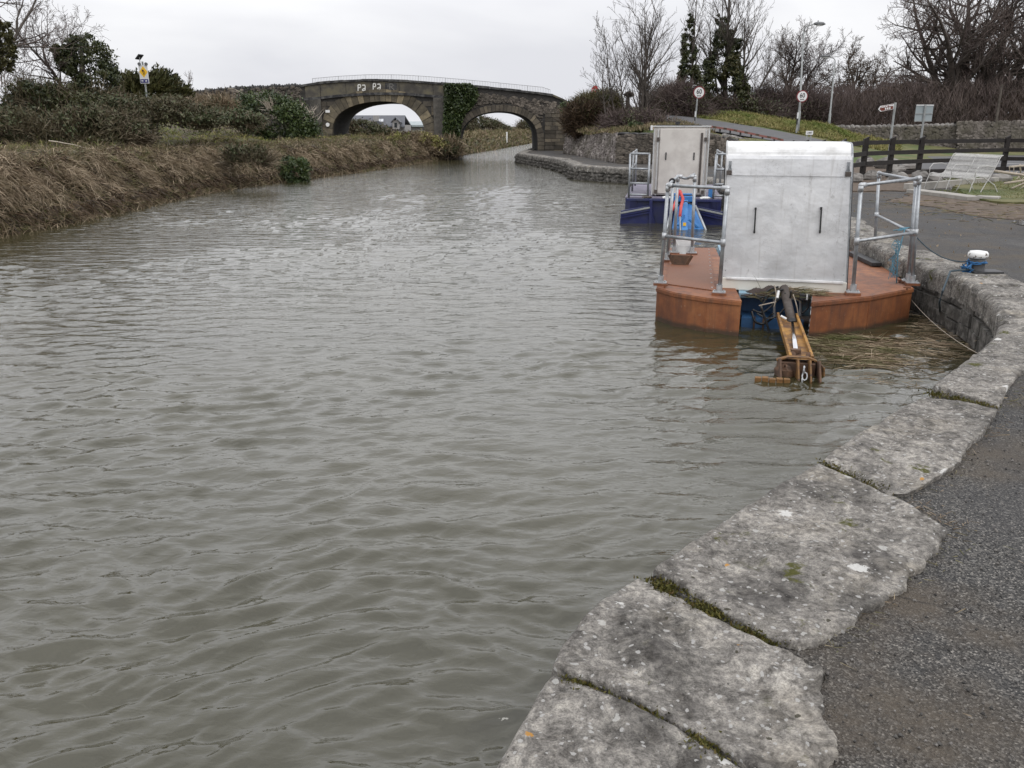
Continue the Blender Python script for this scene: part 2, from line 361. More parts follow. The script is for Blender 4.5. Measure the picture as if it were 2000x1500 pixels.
M['wingrubble'] = leaf_mat('pale_pinkish_wing_stone', [(.09, .078, .07), (.16, .14, .13), (.25, .22, .205), (.36, .325, .30), (.13, .115, .105)], (.10, .09, .07), .9, .95)
M['palestone'] = leaf_mat('pale_boulder_stone', [(.16, .15, .14), (.24, .225, .21), (.30, .28, .26)], (.09, .085, .078), 2.5, .95)
M['quayface'] = mat('damp_quay_masonry', (.028, .026, .023), (.085, .078, .068), 5, .95, .8, 16, .035, c3=(.17, .16, .145), sc3=9, lo=.3, hi=.7)
M['concrete'] = mat('pale_concrete', (.25, .235, .21), (.36, .34, .31), 3, .9, .3)
M['soil'] = mat('leaf_littered_soil', (.055, .038, .026), (.13, .095, .068), 6, .95, .6, 20, .02)
M['bank'] = mat('earth_and_dead_grass', (.045, .034, .020), (.11, .082, .048), 1.5, .95, .6, 8, .04, c3=(.055, .058, .020), sc3=.35)
M['turf'] = mat('rough_turf', (.075, .075, .022), (.15, .135, .055), 1.2, .95, .6, 9, .05, c3=(.05, .085, .016), sc3=.35)
M['grass'] = leaf_mat('green_grass_blade', [(.05, .085, .014), (.10, .135, .028), (.19, .175, .065), (.07, .10, .02)], (.20, .165, .08), .7)
M['drygrass'] = leaf_mat('yellowed_grass_blade', [(.12, .135, .026), (.24, .21, .075), (.34, .28, .13), (.14, .15, .035), (.20, .16, .075)], (.09, .14, .02), .45)
M['reed'] = leaf_mat('dead_reed_blade', [(.06, .039, .023), (.14, .096, .058), (.26, .19, .12), (.38, .30, .205), (.10, .066, .04), (.08, .09, .028), (.19, .138, .086)], (.085, .095, .026), 1.6)
M['reedmat'] = leaf_mat('matted_dead_reed', [(.08, .054, .032), (.17, .122, .076), (.31, .24, .16), (.42, .34, .24), (.11, .078, .048)], (.10, .075, .038), 1.8)
M['reeddark'] = leaf_mat('dark_growth_and_hollow_shade', [(.022, .014, .008), (.06, .038, .022), (.10, .066, .038)], None)  # dark twigs and roots; also the shade of bank hollows, put into colour
M['bramble'] = leaf_mat('bramble_leaf', [(.022, .034, .012), (.045, .062, .022), (.08, .096, .044), (.07, .050, .028), (.115, .125, .07)], (.070, .054, .030), .55, .6, .3)
M['ivy'] = leaf_mat('ivy_leaf', [(.010, .018, .006), (.024, .036, .010), (.045, .058, .016), (.068, .07, .022)], (.055, .055, .014), .8, .5, .5)
M['ivyb'] = leaf_mat('bright_ivy_leaf', [(.014, .03, .006), (.034, .06, .012), (.06, .09, .02), (.09, .11, .03)], (.02, .032, .009), .7, .5, .5)
M['ivygold'] = leaf_mat('olive_ivy_leaf', [(.020, .020, .006), (.05, .048, .012), (.085, .078, .018), (.035, .028, .012)], (.03, .035, .01), .8, .5, .5)
M['conifer'] = leaf_mat('conifer_spray', [(.014, .020, .009), (.028, .036, .012), (.055, .056, .015), (.05, .036, .018)], (.06, .058, .012), .8)
M['bark'] = mat('grey_brown_bark', (.060, .050, .042), (.12, .102, .088), 4, .95, .5, 14, .02)
M['barkdark'] = mat('dark_wet_bark', (.040, .032, .027), (.085, .068, .057), 4, .95, .5, 14, .02)
M['twig'] = leaf_mat('brown_twig', [(.055, .040, .035), (.10, .074, .064), (.16, .125, .108), (.075, .053, .048)], (.06, .042, .040), .25)
M['twigbrown'] = leaf_mat('warm_brown_twig', [(.06, .046, .030), (.105, .082, .054), (.17, .135, .092), (.075, .060, .034)], (.075, .065, .03), .6)
M['twiggreen'] = leaf_mat('olive_twig', [(.05, .045, .022), (.09, .078, .04), (.13, .11, .065), (.06, .045, .03)], (.10, .085, .03), .8)
M['twigpale'] = mat('bare_dry_wood', (.34, .29, .23), (.46, .40, .33), 12, .8, .3)
M['slate'] = mat('blue_grey_slate', (.070, .073, .085), (.095, .098, .112), 3, .7, .3, 12, .02)
M['housewall'] = mat('pale_render_wall', (.26, .25, .245), (.33, .32, .31), 3, .9, .1)
M['glass'] = mat('window_glass', (.03, .035, .04), None, rough=.1, bump=0)
M['skyglass'] = mat('pale_roof_window', (.60, .62, .65), None, rough=.2, bump=0)
M['signwhite'] = mat('sign_white', (.70, .70, .69), None, rough=.5, bump=0)
M['signred'] = mat('sign_red', (.48, .02, .025), None, rough=.5, bump=0)
M['signring'] = mat('sign_dark_red_border', (.16, .014, .018), None, rough=.5, bump=0)
M['signblack'] = mat('sign_black', (.02, .02, .022), None, rough=.5, bump=0)
M['signbrown'] = mat('sign_brown', (.16, .035, .018), None, rough=.5, bump=0)
M['signblue'] = mat('sign_blue', (.03, .03, .17), None, rough=.5, bump=0)
M['signyellow'] = mat('sign_yellow', (.85, .50, .03), None, rough=.5, bump=0)
M['signgrey'] = mat('sign_back_grey', (.25, .29, .30), (.30, .34, .35), 2, .5, 0)
M['post'] = mat('grey_steel_post', (.22, .23, .23), (.32, .33, .32), 6, .6, .1)
M['railred'] = mat('faded_red_paint', (.20, .07, .06), (.27, .12, .10), 6, .7, .2)
M['lamp'] = mat('lantern_grey', (.10, .10, .105), (.16, .165, .17), 6, .5, 0)
M['railpale'] = mat('pale_steel_railing', (.30, .30, .30), None, rough=.5, bump=0)
M['bluerope'] = leaf_mat('blue_polypropylene_rope', [(.012, .06, .17), (.03, .12, .28), (.06, .17, .33)], None)
M['palerope'] = leaf_mat('faded_blue_twine', [(.10, .25, .34), (.16, .33, .42)], None)
M['darkrope'] = mat('dark_mooring_rope', (.035, .055, .07), (.06, .085, .10), 30, .9, .4, 80, .004)
M['benchwire'] = mat('dirty_white_wire', (.42, .41, .395), (.54, .53, .51), 12, .55, 0)
M['graffiti'] = mat('white_graffiti_paint', (.62, .61, .58), (.74, .73, .70), 9, .9, 0)
M['graffold'] = mat('faded_graffiti_paint', (.12, .115, .105), (.19, .18, .165), 9, .9, 0)
M['pebble'] = leaf_mat('loose_stone_chips', [(.03, .029, .028), (.065, .062, .058), (.12, .113, .104), (.22, .205, .19), (.05, .044, .04)], None, rough=.9)
M['paint'] = mat('road_marking_paint', (.50, .49, .46), (.66, .65, .62), 4, .8, 0)
M['puddle'] = mat('still_puddle', (.03, .028, .024), None, rough=.04, bump=0)
M['mesh_cloth'] = mat('brown_torn_netting', (.030, .022, .020), (.07, .052, .046), 18, .95, .8, 30, .02)
M['hose'] = mat('black_hydraulic_hose', (.014, .014, .015), (.03, .03, .03), 20, .45, 0)

# ------------------------------------------------------------------ small numeric tools
def fbm(x, y, sc=1.0, oct=4, seed=0):
    r = np.random.default_rng(seed); z = np.zeros_like(x, float); a = 1.0; tot = 0
    for o in range(oct):
        for _ in range(4):
            th = r.uniform(0, 2 * np.pi); k = sc * 2 ** o * r.uniform(.7, 1.3) * 2 * np.pi
            z += a * np.sin(k * (np.cos(th) * x + np.sin(th) * y) + r.uniform(0, 6.28) + 1.3 * np.sin(k * .37 * (np.sin(th) * x - np.cos(th) * y) + r.uniform(0, 6)))
        tot += 2 * a; a *= .5
    return z / tot
def resample(pts, step):
    P = np.array([[p[0], p[1]] for p in pts], float); d = np.r_[0, np.cumsum(np.hypot(*np.diff(P, axis=0).T))]
    n = max(2, int(d[-1] / step) + 1); s = np.linspace(0, d[-1], n)
    return np.c_[np.interp(s, d, P[:, 0]), np.interp(s, d, P[:, 1])], s
def smooth2(P, it=6):
    P = P.copy()
    for _ in range(it): P[1:-1] = .25 * P[:-2] + .5 * P[1:-1] + .25 * P[2:]
    return P
def normals2(P):
    t = np.gradient(P, axis=0); t /= np.linalg.norm(t, axis=1)[:, None] + 1e-9
    return np.c_[t[:, 1], -t[:, 0]]       # to the right of travel

def blades(name, base, d, L, W, mat_, parent=None, droop=.4, seed=1, kind=None):
    """flat curved blades: base (n,3), direction d (n,3), length L, width W"""
    r = np.random.default_rng(seed); n = len(base); d = d / np.linalg.norm(d, axis=1)[:, None]
    side = np.cross(d, r.normal(size=(n, 3))); side /= np.linalg.norm(side, axis=1)[:, None] + 1e-9
    L = np.broadcast_to(L, n)[:, None]; W = np.broadcast_to(W, n)[:, None]; dr = (np.broadcast_to(droop, n)[:, None]) * r.uniform(.3, 1.2, (n, 1))
    dn = np.array([0, 0, -1.0]); V = np.zeros((n, 6, 3))
    for k, (f, w) in enumerate(((0, 1), (.5, .8), (1, .12))):
        c = base + d * L * f + dn * L * dr * f * f
        V[:, 2 * k] = c - side * W * w / 2; V[:, 2 * k + 1] = c + side * W * w / 2
    i = (np.arange(n) * 6)[:, None]; F = np.concatenate([i + [0, 1, 3, 2], i + [2, 3, 5, 4]], 0)
    o = arr_mesh(name, V.reshape(-1, 3), F, mat_, parent)
    if kind: o['kind'] = kind
    return o
def leaves(name, C, size, mat_, parent=None, seed=1, asp=1.3, up=.3, kind=None, stretch=None):
    """leaf-sized four-cornered faces at points C"""
    r = np.random.default_rng(seed); n = len(C)
    a = r.normal(size=(n, 3)); a[:, 2] += up
    if stretch is not None: a = a * .5 + stretch
    a /= np.linalg.norm(a, axis=1)[:, None]; b = np.cross(a, r.normal(size=(n, 3))); b /= np.linalg.norm(b, axis=1)[:, None] + 1e-9
    s = (np.broadcast_to(size, n) * r.uniform(.55, 1.35, n))[:, None]
    a = a * s * asp; b = b * s * .62
    V = np.stack([C - a * .5, C + b * .5 - a * .08, C + a * .6, C - b * .5 - a * .08], 1)
    i = (np.arange(n) * 4)[:, None]; o = arr_mesh(name, V.reshape(-1, 3), i + [0, 1, 2, 3], mat_, parent)
    if kind: o['kind'] = kind
    return o
def cloud(n, prof, Y, depth, seed=1, clump=.35, power=.5):
    """points in a body whose outline is given in photo rows [(py, px_left, px_right)] at distance Y; depth in metres"""
    r = np.random.default_rng(seed); prof = sorted(prof); py = np.array([p[0] for p in prof], float)
    wid = np.array([p[2] - p[1] for p in prof], float) + .5
    t = np.linspace(py[0], py[-1], 200); w = np.interp(t, py, wid); cdf = np.cumsum(w); cdf /= cdf[-1]
    m = max(6, n // 55)
    cy = np.interp(r.random(m), cdf, t); l = np.interp(cy, py, [p[1] for p in prof]); rr = np.interp(cy, py, [p[2] for p in prof])
    v = r.uniform(-1, 1, m); v = np.sign(v) * np.abs(v) ** power
    cx = (l + rr) / 2 + v * (rr - l) / 2
    hw = (rr - l) / 2 / FPX * Y
    out_ = []; cnt = n // m
    for k in range(m):
        p = A(cx[k], cy[k], Y); q = math.sqrt(max(0, 1 - v[k] ** 2)) * depth * r.uniform(-1, 1)
        c = np.array(p) + [0, q, 0]; rad = clump * r.uniform(.5, 1.3) * min(1, .35 + hw[k] / 1.2)
        out_.append(c + r.normal(size=(cnt, 3)) * rad * [.55, .55, .42])
    return np.concatenate(out_)

def segs_mesh(name, S, mat_, parent=None, n=4):
    """S rows: p0(3) p1(3) r0 r1 -> tapered prisms"""
    S = np.asarray(S, float); p0, p1, r0, r1 = S[:, :3], S[:, 3:6], S[:, 6:7], S[:, 7:8]
    d = p1 - p0; d /= np.linalg.norm(d, axis=1)[:, None] + 1e-9
    ref = np.where(np.abs(d[:, 2:3]) > .9, [[1., 0, 0]], [[0, 0, 1.]]); x = np.cross(d, ref); x /= np.linalg.norm(x, axis=1)[:, None] + 1e-9; y = np.cross(x, d)
    V = np.zeros((len(S), 2 * n, 3))
    for k in range(n):
        a = 2 * np.pi * k / n; o = x * np.cos(a) + y * np.sin(a)
        V[:, k] = p0 + o * r0; V[:, n + k] = p1 + o * r1
    i = (np.arange(len(S)) * 2 * n)[:, None]
    F = np.concatenate([i + [k, (k + 1) % n, n + (k + 1) % n, n + k] for k in range(n)], 0)
    return arr_mesh(name, V.reshape(-1, 3), F, mat_, parent, smooth=n > 3)

def grow(base, H, r0, seed, nch=(9, 7, 5, 4), ratio=(.62, .5, .45, .4), ang=(40, 42, 45, 45), up=.12, wob=.13, start=.28, d0=(0, 0, 1), rmin=.012, levels=4, bias=(0, 0, 0), nseg=7):
    rn = random.Random(seed); S = []
    def br(p, d, L, r, lv):
        n = max(3, nseg - lv); step = L / n; q = Vector(p); d = Vector(d).normalized()
        rr = r; marks = []
        for i in range(n):
            w = wob * (1 + .35 * lv)
            d = (d + Vector((rn.gauss(0, w), rn.gauss(0, w), rn.gauss(0, w) + up * (.5 if lv == 0 else 1))) + Vector(bias) * (.3 + .3 * lv)).normalized()
            q2 = q + d * step; r2 = max(rmin * .7, r * (1 - .86 * (i + 1) / n))
            S.append((*q, *q2, rr, r2)); marks.append((q.copy(), q2.copy(), d.copy(), rr, (i + 1) / n)); q = q2; rr = r2
        if lv < levels - 1:
            k = nch[lv]
            for c in range(k):
                f = start + (1 - start) * (c + rn.random()) / k if lv == 0 else .15 + .85 * (c + rn.random()) / k
                m = marks[min(n - 1, int(f * n))]; u = rn.random(); pos = m[0].lerp(m[1], u)
                a = math.radians(ang[lv] * rn.uniform(.65, 1.25)); ph = rn.uniform(0, 2 * math.pi)
                x = m[2].cross(Vector((rn.gauss(0, 1), rn.gauss(0, 1), rn.gauss(0, 1)))).normalized()
                nd = (m[2] * math.cos(a) + x * math.sin(a)).normalized()
                LL = L * ratio[lv] * rn.uniform(.65, 1.15) * (1.15 - .55 * f)
                br(pos, nd, LL, max(rmin, m[3] * rn.uniform(.45, .7)), lv + 1)
    br(base, d0, H, r0, 0)
    return np.array(S)
def put_tree(name, label, S, base, bark, twig, cat='tree', group=None, ivy=None, split=.03):
    t = thing(name, label, cat, tuple(base), 0, group); SL = S if isinstance(S, list) else [S]; S = np.concatenate(SL)
    small = S[S[:, 6] < split]
    for i, q in enumerate(SL):
        big = q[q[:, 6] >= split]
        if len(big): segs_mesh('trunk' if i == 0 else 'limb', big, bark, t, 5)
    if len(small): segs_mesh('crown', small, twig, t, 3)
    return t

# ------------------------------------------------------------------ ground sheets and water
tag(grid_mesh('ground', np.array([[[x, y, -1.6] for x in (-1500, 1500)] for y in (-300, 2500)], float), M['bank']), kind='structure')

# left bank line (toe of the bank at water level)
LB = [(-11.2, -6, 0), (-11.0, 8, 0)] + [G(*p, WZ) for p in ((0, 460), (150, 437), (300, 398), (450, 368), (600, 350), (750, 330), (850, 313), (900, 306))] + [G(915, 301, WZ), (-1.6, 82, 0), (.4, 98, 0), (4.0, 122, 0), (11, 160, 0), (25, 230, 0)]
LBP, LBS = resample(LB, .8); LBP = smooth2(LBP, 5); LBN = -normals2(LBP)   # towards the land (left)
def left_h(d, s, x, y):
    """height of the land left of the canal, d metres from the toe"""
    h = -.95 + 1.25 * np.clip(d / 1.3, 0, 1) ** .8 + .32 * np.clip((d - 1.3) / 3, 0, 1) + .13 * fbm(x, y, .18, 3, 3) + .16 * fbm(x, y, .55, 3, 4) * np.clip(d / .6, 0, 1)
    h = h + .18 * np.clip((36 - y) / 14, 0, 1) * np.clip(d / 1.2, 0, 1) + .12 * np.clip(d / 1.2, 0, 1)
    ridge = np.clip((d - 5.5) / 9, 0, 1); ridge = ridge * ridge * (3 - 2 * ridge)
    along = np.clip((y - 20) / 14, 0, 1) * np.clip((96 - y) / 16, 0, 1)
    near = np.exp(-((y - 62) / 22) ** 2)
    under = 1 - np.exp(-((x + 11.2) / 4.5) ** 2) * (y > 58)        # dry passage under the land arch
    h = h + ridge * along * (.45 + .5 * near) * under
    h = h + np.clip((-x - 17.5) / 8, 0, 1) * np.exp(-((y - 68) / 9) ** 2) * 1.5
    return h
dd = np.r_[np.linspace(0, 3, 12), np.geomspace(3.4, 300, 34)]
P = LBP[:, None, :] + LBN[:, None, :] * dd[None, :, None]
Z = left_h(dd[None, :], LBS[:, None], P[..., 0], P[..., 1])
tag(grid_mesh('left_bank_ground', np.concatenate([P, Z[..., None]], -1)[:, ::-1], M['bank']), kind='structure')
def left_point(s, d):
    x = np.interp(s, LBS, LBP[:, 0]); y = np.interp(s, LBS, LBP[:, 1]); nx = np.interp(s, LBS, LBN[:, 0]); ny = np.interp(s, LBS, LBN[:, 1])
    X = x + nx * d; Y = y + ny * d; return np.stack([X, Y, left_h(d, s, X, Y)], -1)
# find arc length at a given Y
def s_at(y): return float(np.interp(y, LBP[:, 1], LBS))

# water sheet: fine near the eye, coarser with distance
th = np.radians(np.concatenate([np.linspace(-80, -38, 40), np.linspace(-37.9, 30, 590), np.linspace(30.3, 60, 16)])); rr = np.concatenate([[.0, .35, .6], np.concatenate([np.geomspace(.8, 1.9, 50), np.geomspace(1.91, 42, 590), np.geomspace(42.4, 300, 50)])])
R_, T_ = np.meshgrid(rr, th, indexing='ij'); X = R_ * np.sin(T_); Yw = R_ * np.cos(T_) - .4
Zw = np.zeros_like(X); rg = np.random.default_rng(11)
cell = np.where(R_ < 42, R_ * .0054, R_ * .03) + .002
X0 = X + .10 * fbm(X, Yw, .55, 2, 21); Y0 = Yw + .12 * fbm(X, Yw, .4, 2, 22)
patch = np.clip(.85 + .65 * fbm(X, Yw, .11, 3, 8), .3, 1.5)
for i in range(72):
    lam = .065 * (7.0 ** rg.random()); ang = math.radians(90 + 11 + rg.normal(0, 25)); k = 2 * np.pi / lam
    ph = k * (np.cos(ang) * X0 + np.sin(ang) * Y0) + rg.uniform(0, 6.28)
    amp = .0064 * lam ** .96 * rg.uniform(.5, 1.3)
    fade = np.clip((lam / np.maximum(cell, 1e-4) - 1.8) / 1.6, 0, 1)
    s_ = np.exp(1.1 * np.sin(ph)) / 1.3 - 1.0; Zw += amp * fade * s_
Zw *= patch
tag(grid_mesh('canal_water', np.stack([X, Yw, Zw + WZ], -1), M['water']), kind='structure')

# ------------------------------------------------------------------ quay edge
QE = [(-1.1, -.9), (-.62, .35)] + [tuple(G(*p)[:2]) for p in ((960, 1500), (1070, 1300), (1130, 1215), (1240, 1120), (1600, 900), (1810, 766), (1905, 688), (1940, 665))]
c0 = [tuple(G(*p)[:2]) for p in ((1956, 640), (1958, 612), (1941, 584), (1917, 566), (1892, 554), (1868, 541), (1830, 527), (1784, 511), (1736, 492), (1700, 477), (1672, 466))]
QE += c0
QE += [(5.75, 15.5), (6.0, 21), (6.1, 27), (5.8, 31)] + [tuple(G(*p)[:2]) for p in ((1225, 328), (1120, 322), (1106, 314), (1085, 309), (1010, 298))]
tip = G(1010, 298)
QE += [(tip[0] + .2, tip[1] + 3.0), (tip[0] + 1.2, tip[1] + 12), (3.5, 90), (7.5, 116), (14, 150), (28, 220)]
QP, QS = resample(QE, .18); QPs = smooth2(QP, 3); QN = normals2(QPs)      # to the right of travel = land side
# quay wall face below the coping: masonry relief
i1 = int(np.argmin(np.abs(QPs[:, 1] - 52))); sub = slice(0, len(QPs))
hz = np.linspace(-.13, -1.7, 17)
Pq = np.zeros((len(QPs), 17, 3)); Pq[..., :2] = (QPs + QN * .05)[:, None]; Pq[..., 2] = hz[None]
rel = .035 * fbm(QS[:, None] + 0 * hz, 0 * QS[:, None] + hz * 1.6, 1.3, 4, 31) + .03 * np.sign(np.sin(2 * np.pi * hz / .34))[None] * 0
Pq[..., :2] -= QN[:, None] * rel[..., None]; Pq[..., :2] -= QN[:, None] * (.10 * np.clip(-.13 - hz, 0, .8))[None, :, None]
quay = thing('quay_wall', 'weathered grey limestone quay edge curving round the mooring bay', 'quay wall', (0, 0, 0))
grid_mesh('wall_face', Pq, M['quayface'], quay)
# rough face stones that stand proud of the visible bay wall
fs = MB(); rn = random.Random(4)
for k in range(0, len(QPs)):
    if not (5.5 < QPs[k, 1] < 13.5 or 30 < QPs[k, 1] < 56): continue
    far_ = QPs[k, 1] > 20
    if k % (3 if far_ else 2): continue
    for row in range(4):
        z = -.22 - .145 * row + rn.uniform(-.02, .02); p = QPs[k] + QN[k] * .04 - QN[k] * (.10 * max(0, -.13 - z))
        fs.blob((p[0], p[1], z), (rn.uniform(.13, .26), rn.uniform(.05, .075), rn.uniform(.07, .10)), rn.random(), 8, 6, .3) if far_ else fs.box((p[0], p[1], z), (rn.uniform(.05, .085), rn.uniform(.26, .42), rn.uniform(.12, .15)), math.atan2(QN[k][1], QN[k][0]) + rn.uniform(-.04, .04))
o = fs.build('face_stone', M['quayface'], quay, bevel=.02); o['kind'] = 'stuff'

def coons(name, W, Fj, Ld, Nj, parent, n=70, mu=60, z=0.0, th=.3, jag=.012, seed=1, disp=.009, label=None, rnd=.020):
    """a coping stone from its four edges (ground metres): water edge, far joint, land edge (far->near), near joint (land->water)"""
    r = np.random.default_rng(seed)
    def rs(pts, m):
        Q, _ = resample(pts, .001 + 1e-3) if False else (np.array([[p[0], p[1]] for p in pts], float), None)
        d = np.r_[0, np.cumsum(np.hypot(*np.diff(Q, axis=0).T))]; s = np.linspace(0, d[-1], m); return np.c_[np.interp(s, d, Q[:, 0]), np.interp(s, d, Q[:, 1])]
    w = rs(W, n); f = rs(Fj, mu); l = rs(Ld, n)[::-1]; nn = rs(Nj, mu)[::-1]      # w: near->far, f: water->land, l: near->far, nn: water->land
    f[0] = w[-1]; f[-1] = l[-1]; nn[0] = w[0]; nn[-1] = l[0]
    def jn(e, a, s):
        t = np.linspace(0, 1, len(e)); v = np.zeros(len(e))
        q = np.random.default_rng(s)
        for kk in (3, 7, 13, 25, 41): v += q.normal() * np.sin(kk * 3.1 * t + q.uniform(0, 6)) / kk ** .75
        tt = np.gradient(e, axis=0); tt /= np.linalg.norm(tt, axis=1)[:, None] + 1e-9
        return e + np.c_[tt[:, 1], -tt[:, 0]] * (v * a * np.sin(np.pi * t) ** .4)[:, None]
    w = jn(w, jag * .35, seed); f = jn(f, jag * .5, seed + 1); l = jn(l, jag * 3.2, seed + 2); nn = jn(nn, jag * .5, seed + 3)
    u = np.linspace(0, 1, n)[:, None, None]; v = np.linspace(0, 1, mu)[None, :, None]
    Pp = (1 - v) * w[:, None] + v * l[:, None] + (1 - u) * nn[None] + u * f[None] - ((1 - u) * (1 - v) * w[0] + u * (1 - v) * w[-1] + (1 - u) * v * l[0] + u * v * l[-1])
    X_, Y_ = Pp[..., 0], Pp[..., 1]
    h = disp * fbm(X_, Y_, 1.1, 2, seed) + disp * .55 * fbm(X_, Y_, 4.5, 4, seed + 7) - disp * .5 * np.clip(fbm(X_, Y_, 2.3, 3, seed + 9) - .25, 0, 1) * 3.5
    # distances to the four edges in metres
    dw = np.linalg.norm(Pp - w[:, None], axis=2); dl = np.linalg.norm(Pp - l[:, None], axis=2); df = np.linalg.norm(Pp - f[None], axis=2); dn = np.linalg.norm(Pp - nn[None], axis=2)
    def rd(d, q): x = np.clip(1 - d / q, 0, 1); return q * (1 - np.sqrt(np.clip(1 - x * x, 0, 1)))
    h = h - rd(dw, rnd) * .8 - rd(dl, rnd * .45) * .7 - rd(df, rnd * .5) * .7 - rd(dn, rnd * .5) * .7
    top = np.dstack([Pp, z + h])
    ring = np.concatenate([top[:, 0], top[-1, 1:], top[-2::-1, -1], top[0, -2:0:-1]])
    c = ring[:, :2].mean(0); lows = []
    for kk, dz in enumerate((.04, .14, th)):
        q = ring.copy(); q[:, :2] = c + (q[:, :2] - c) * (1 - .006 * (kk + 1)); q[:, 2] = ring[:, 2] - dz
        q[:, :2] += r.normal(0, .0035, (len(q), 2)); lows.append(q)
    V = np.concatenate([top.reshape(-1, 3)] + lows); i = np.arange(n * mu).reshape(n, mu)
    F = [np.stack([i[:-1, :-1], i[:-1, 1:], i[1:, 1:], i[1:, :-1]], -1).reshape(-1, 4)[:, ::-1]]
    ri = np.concatenate([i[:, 0], i[-1, 1:], i[-2::-1, -1], i[0, -2:0:-1]]); m = len(ri); prev = ri
    for kk in range(3):
        cur = n * mu + kk * m + np.arange(m)
        F.append(np.stack([prev, cur, np.roll(cur, -1), np.roll(prev, -1)], -1)); prev = cur
    o = arr_mesh(name, V, np.concatenate(F), M['stone'], parent, smooth=True)
    if label: o['label'] = label
    return o
g = lambda *L: [G(*p) for p in L]
coons('coping_stone', [(-.60, .40), G(960, 1500), G(1072, 1310)], g((1074, 1308), (1197, 1356), (1320, 1414), (1430, 1480), (1518, 1542), (1598, 1604)), [G(1596, 1608), (.72, 1.0), (.45, .25)], [(.45, .25), (-.60, .40)], quay, seed=3, n=90, mu=70)
coons('coping_stone', g((1078, 1302), (1100, 1255), (1130, 1215), (1180, 1165), (1238, 1124)), g((1246, 1121), (1330, 1163), (1430, 1224), (1500, 1256), (1540, 1267)), g((1538, 1270), (1575, 1302), (1618, 1312), (1596, 1345), (1610, 1385), (1634, 1425), (1628, 1470), (1605, 1505), (1602, 1597)), g((1602, 1597), (1522, 1533), (1436, 1470), (1326, 1406), (1203, 1346), (1078, 1302)), quay, seed=9, n=110, mu=90, disp=.014)
coons('coping_stone', g((1276, 1108), (1380, 1035), (1500, 958), (1600, 903)), g((1600, 903), (1680, 940), (1742, 968), (1800, 1002), (1852, 1034)), g((1852, 1034), (1835, 1060), (1785, 1102), (1768, 1150), (1700, 1190), (1620, 1232), (1560, 1256)), g((1560, 1256), (1500, 1240), (1440, 1206), (1350, 1150), (1276, 1108)), quay, seed=15, n=110, mu=90)
coons('coping_stone', g((1610, 889), (1700, 828), (1800, 772)), g((1800, 772), (1875, 780), (1948, 798)), g((1948, 798), (1925, 845), (1888, 868), (1870, 900), (1810, 945), (1775, 962), (1738, 962)), g((1742, 966), (1682, 934), (1606, 896)), quay, seed=21, n=80, mu=60)
coons('coping_stone', g((1822, 752), (1868, 715), (1900, 690)), [G(1900, 690), G(1962, 690), G(2040, 700)], [G(2040, 700), G(1992, 728), G(1965, 758), G(1952, 788)], g((1952, 788), (1890, 770), (1822, 752)), quay, seed=27, n=60, mu=50)
# mossy joints between the near stones
rm = np.random.default_rng(12); C = []
for line, wd, num in (((1085, 1308, 1430, 1476), .022, 2600), ((1255, 1118, 1530, 1262), .026, 3400), ((1615, 897, 1735, 962), .028, 2000), ((1815, 762, 1945, 792), .03, 1500), ((1090, 1320, 1260, 1430), .02, 900)):
    a = G(*line[:2]); b = G(*line[2:]); t = rm.beta(1.2, 1.2, num)[:, None]; m = np.clip(.45 + .75 * np.sin(t * 19 + line[0]) + .3 * np.sin(t * 47), 0, 1) ; keep = (rm.random((num, 1)) < m)[:, 0]
    q = np.array(a)[None] * (1 - t) + np.array(b)[None] * t + rm.normal(size=(num, 3)) * [wd, wd, .006]; q[:, 2] -= .016; C.append(q[keep])
leaves('joint_moss', np.concatenate(C), .012, M['moss'], quay, 3, up=1.5, kind='stuff')
# remaining coping stones along the curve
k0 = int(np.argmin(np.linalg.norm(QPs - np.array(G(1905, 690)[:2]), axis=1)))
s = QS[k0] + .02; idx = 0
def qp(s_, off): return (np.interp(s_, QS, QPs[:, 0]) + np.interp(s_, QS, QN[:, 0]) * off, np.interp(s_, QS, QPs[:, 1]) + np.interp(s_, QS, QN[:, 1]) * off)
rn = random.Random(8)
while True:
    y0 = qp(s, 0)[1]
    if y0 > 66: break
    L = rn.uniform(.55, .95) if y0 < 13.5 else (rn.uniform(1.3, 1.9) if y0 < 30 else rn.uniform(.9, 1.5))
    bend = 5.5 < y0 < 9.5; w0, w1 = (.62, .62) if bend else ((.5, .5) if y0 < 14 else (.55, .55))
    if bend: L = rn.uniform(.5, .7)
    e = s + L - .02; ss = np.linspace(s, e, 5); q = (20, 16) if y0 < 14 else (8, 6)
    wj = w0 * rn.uniform(.88, 1.15)
    coons('coping_stone', [qp(x, -.02) for x in ss], [qp(e, -.02), qp(e, w1 / 2), qp(e, wj)], [qp(x, wj) for x in ss[::-1]], [qp(s, wj), qp(s, w0 / 2), qp(s, -.02)], quay, n=q[0], mu=q[1], seed=100 + idx, z=rn.uniform(-.012, .012), th=.2, jag=.02, rnd=.05)
    s = e + .022; idx += 1

# tarmac sheet: follows the quay line
off = np.r_[.12, np.linspace(.5, 6, 12), np.geomspace(6.8, 90, 14)]
kk = np.arange(0, len(QPs), 3); Q2 = QPs[kk]; N2 = smooth2(QN[kk], 60); N2 /= np.linalg.norm(N2, axis=1)[:, None]
xs = np.r_[np.linspace(0, 12, 60), np.linspace(12.5, 120, 40)]
ys = np.r_[np.linspace(-3, 14, 90), np.linspace(14.4, 60, 60)]
kq = QPs[:, 1].searchsorted  # not monotonic in the bay: use the rightmost water edge at each y
def quay_x(y):
    y = np.atleast_1d(y); o_ = np.zeros(len(y))
    for n_, yy in enumerate(y):
        m_ = np.abs(QPs[:, 1] - yy) < .25; o_[n_] = QPs[m_, 0].min() if m_.any() else QPs[0, 0]
    return o_
qx = quay_x(ys)
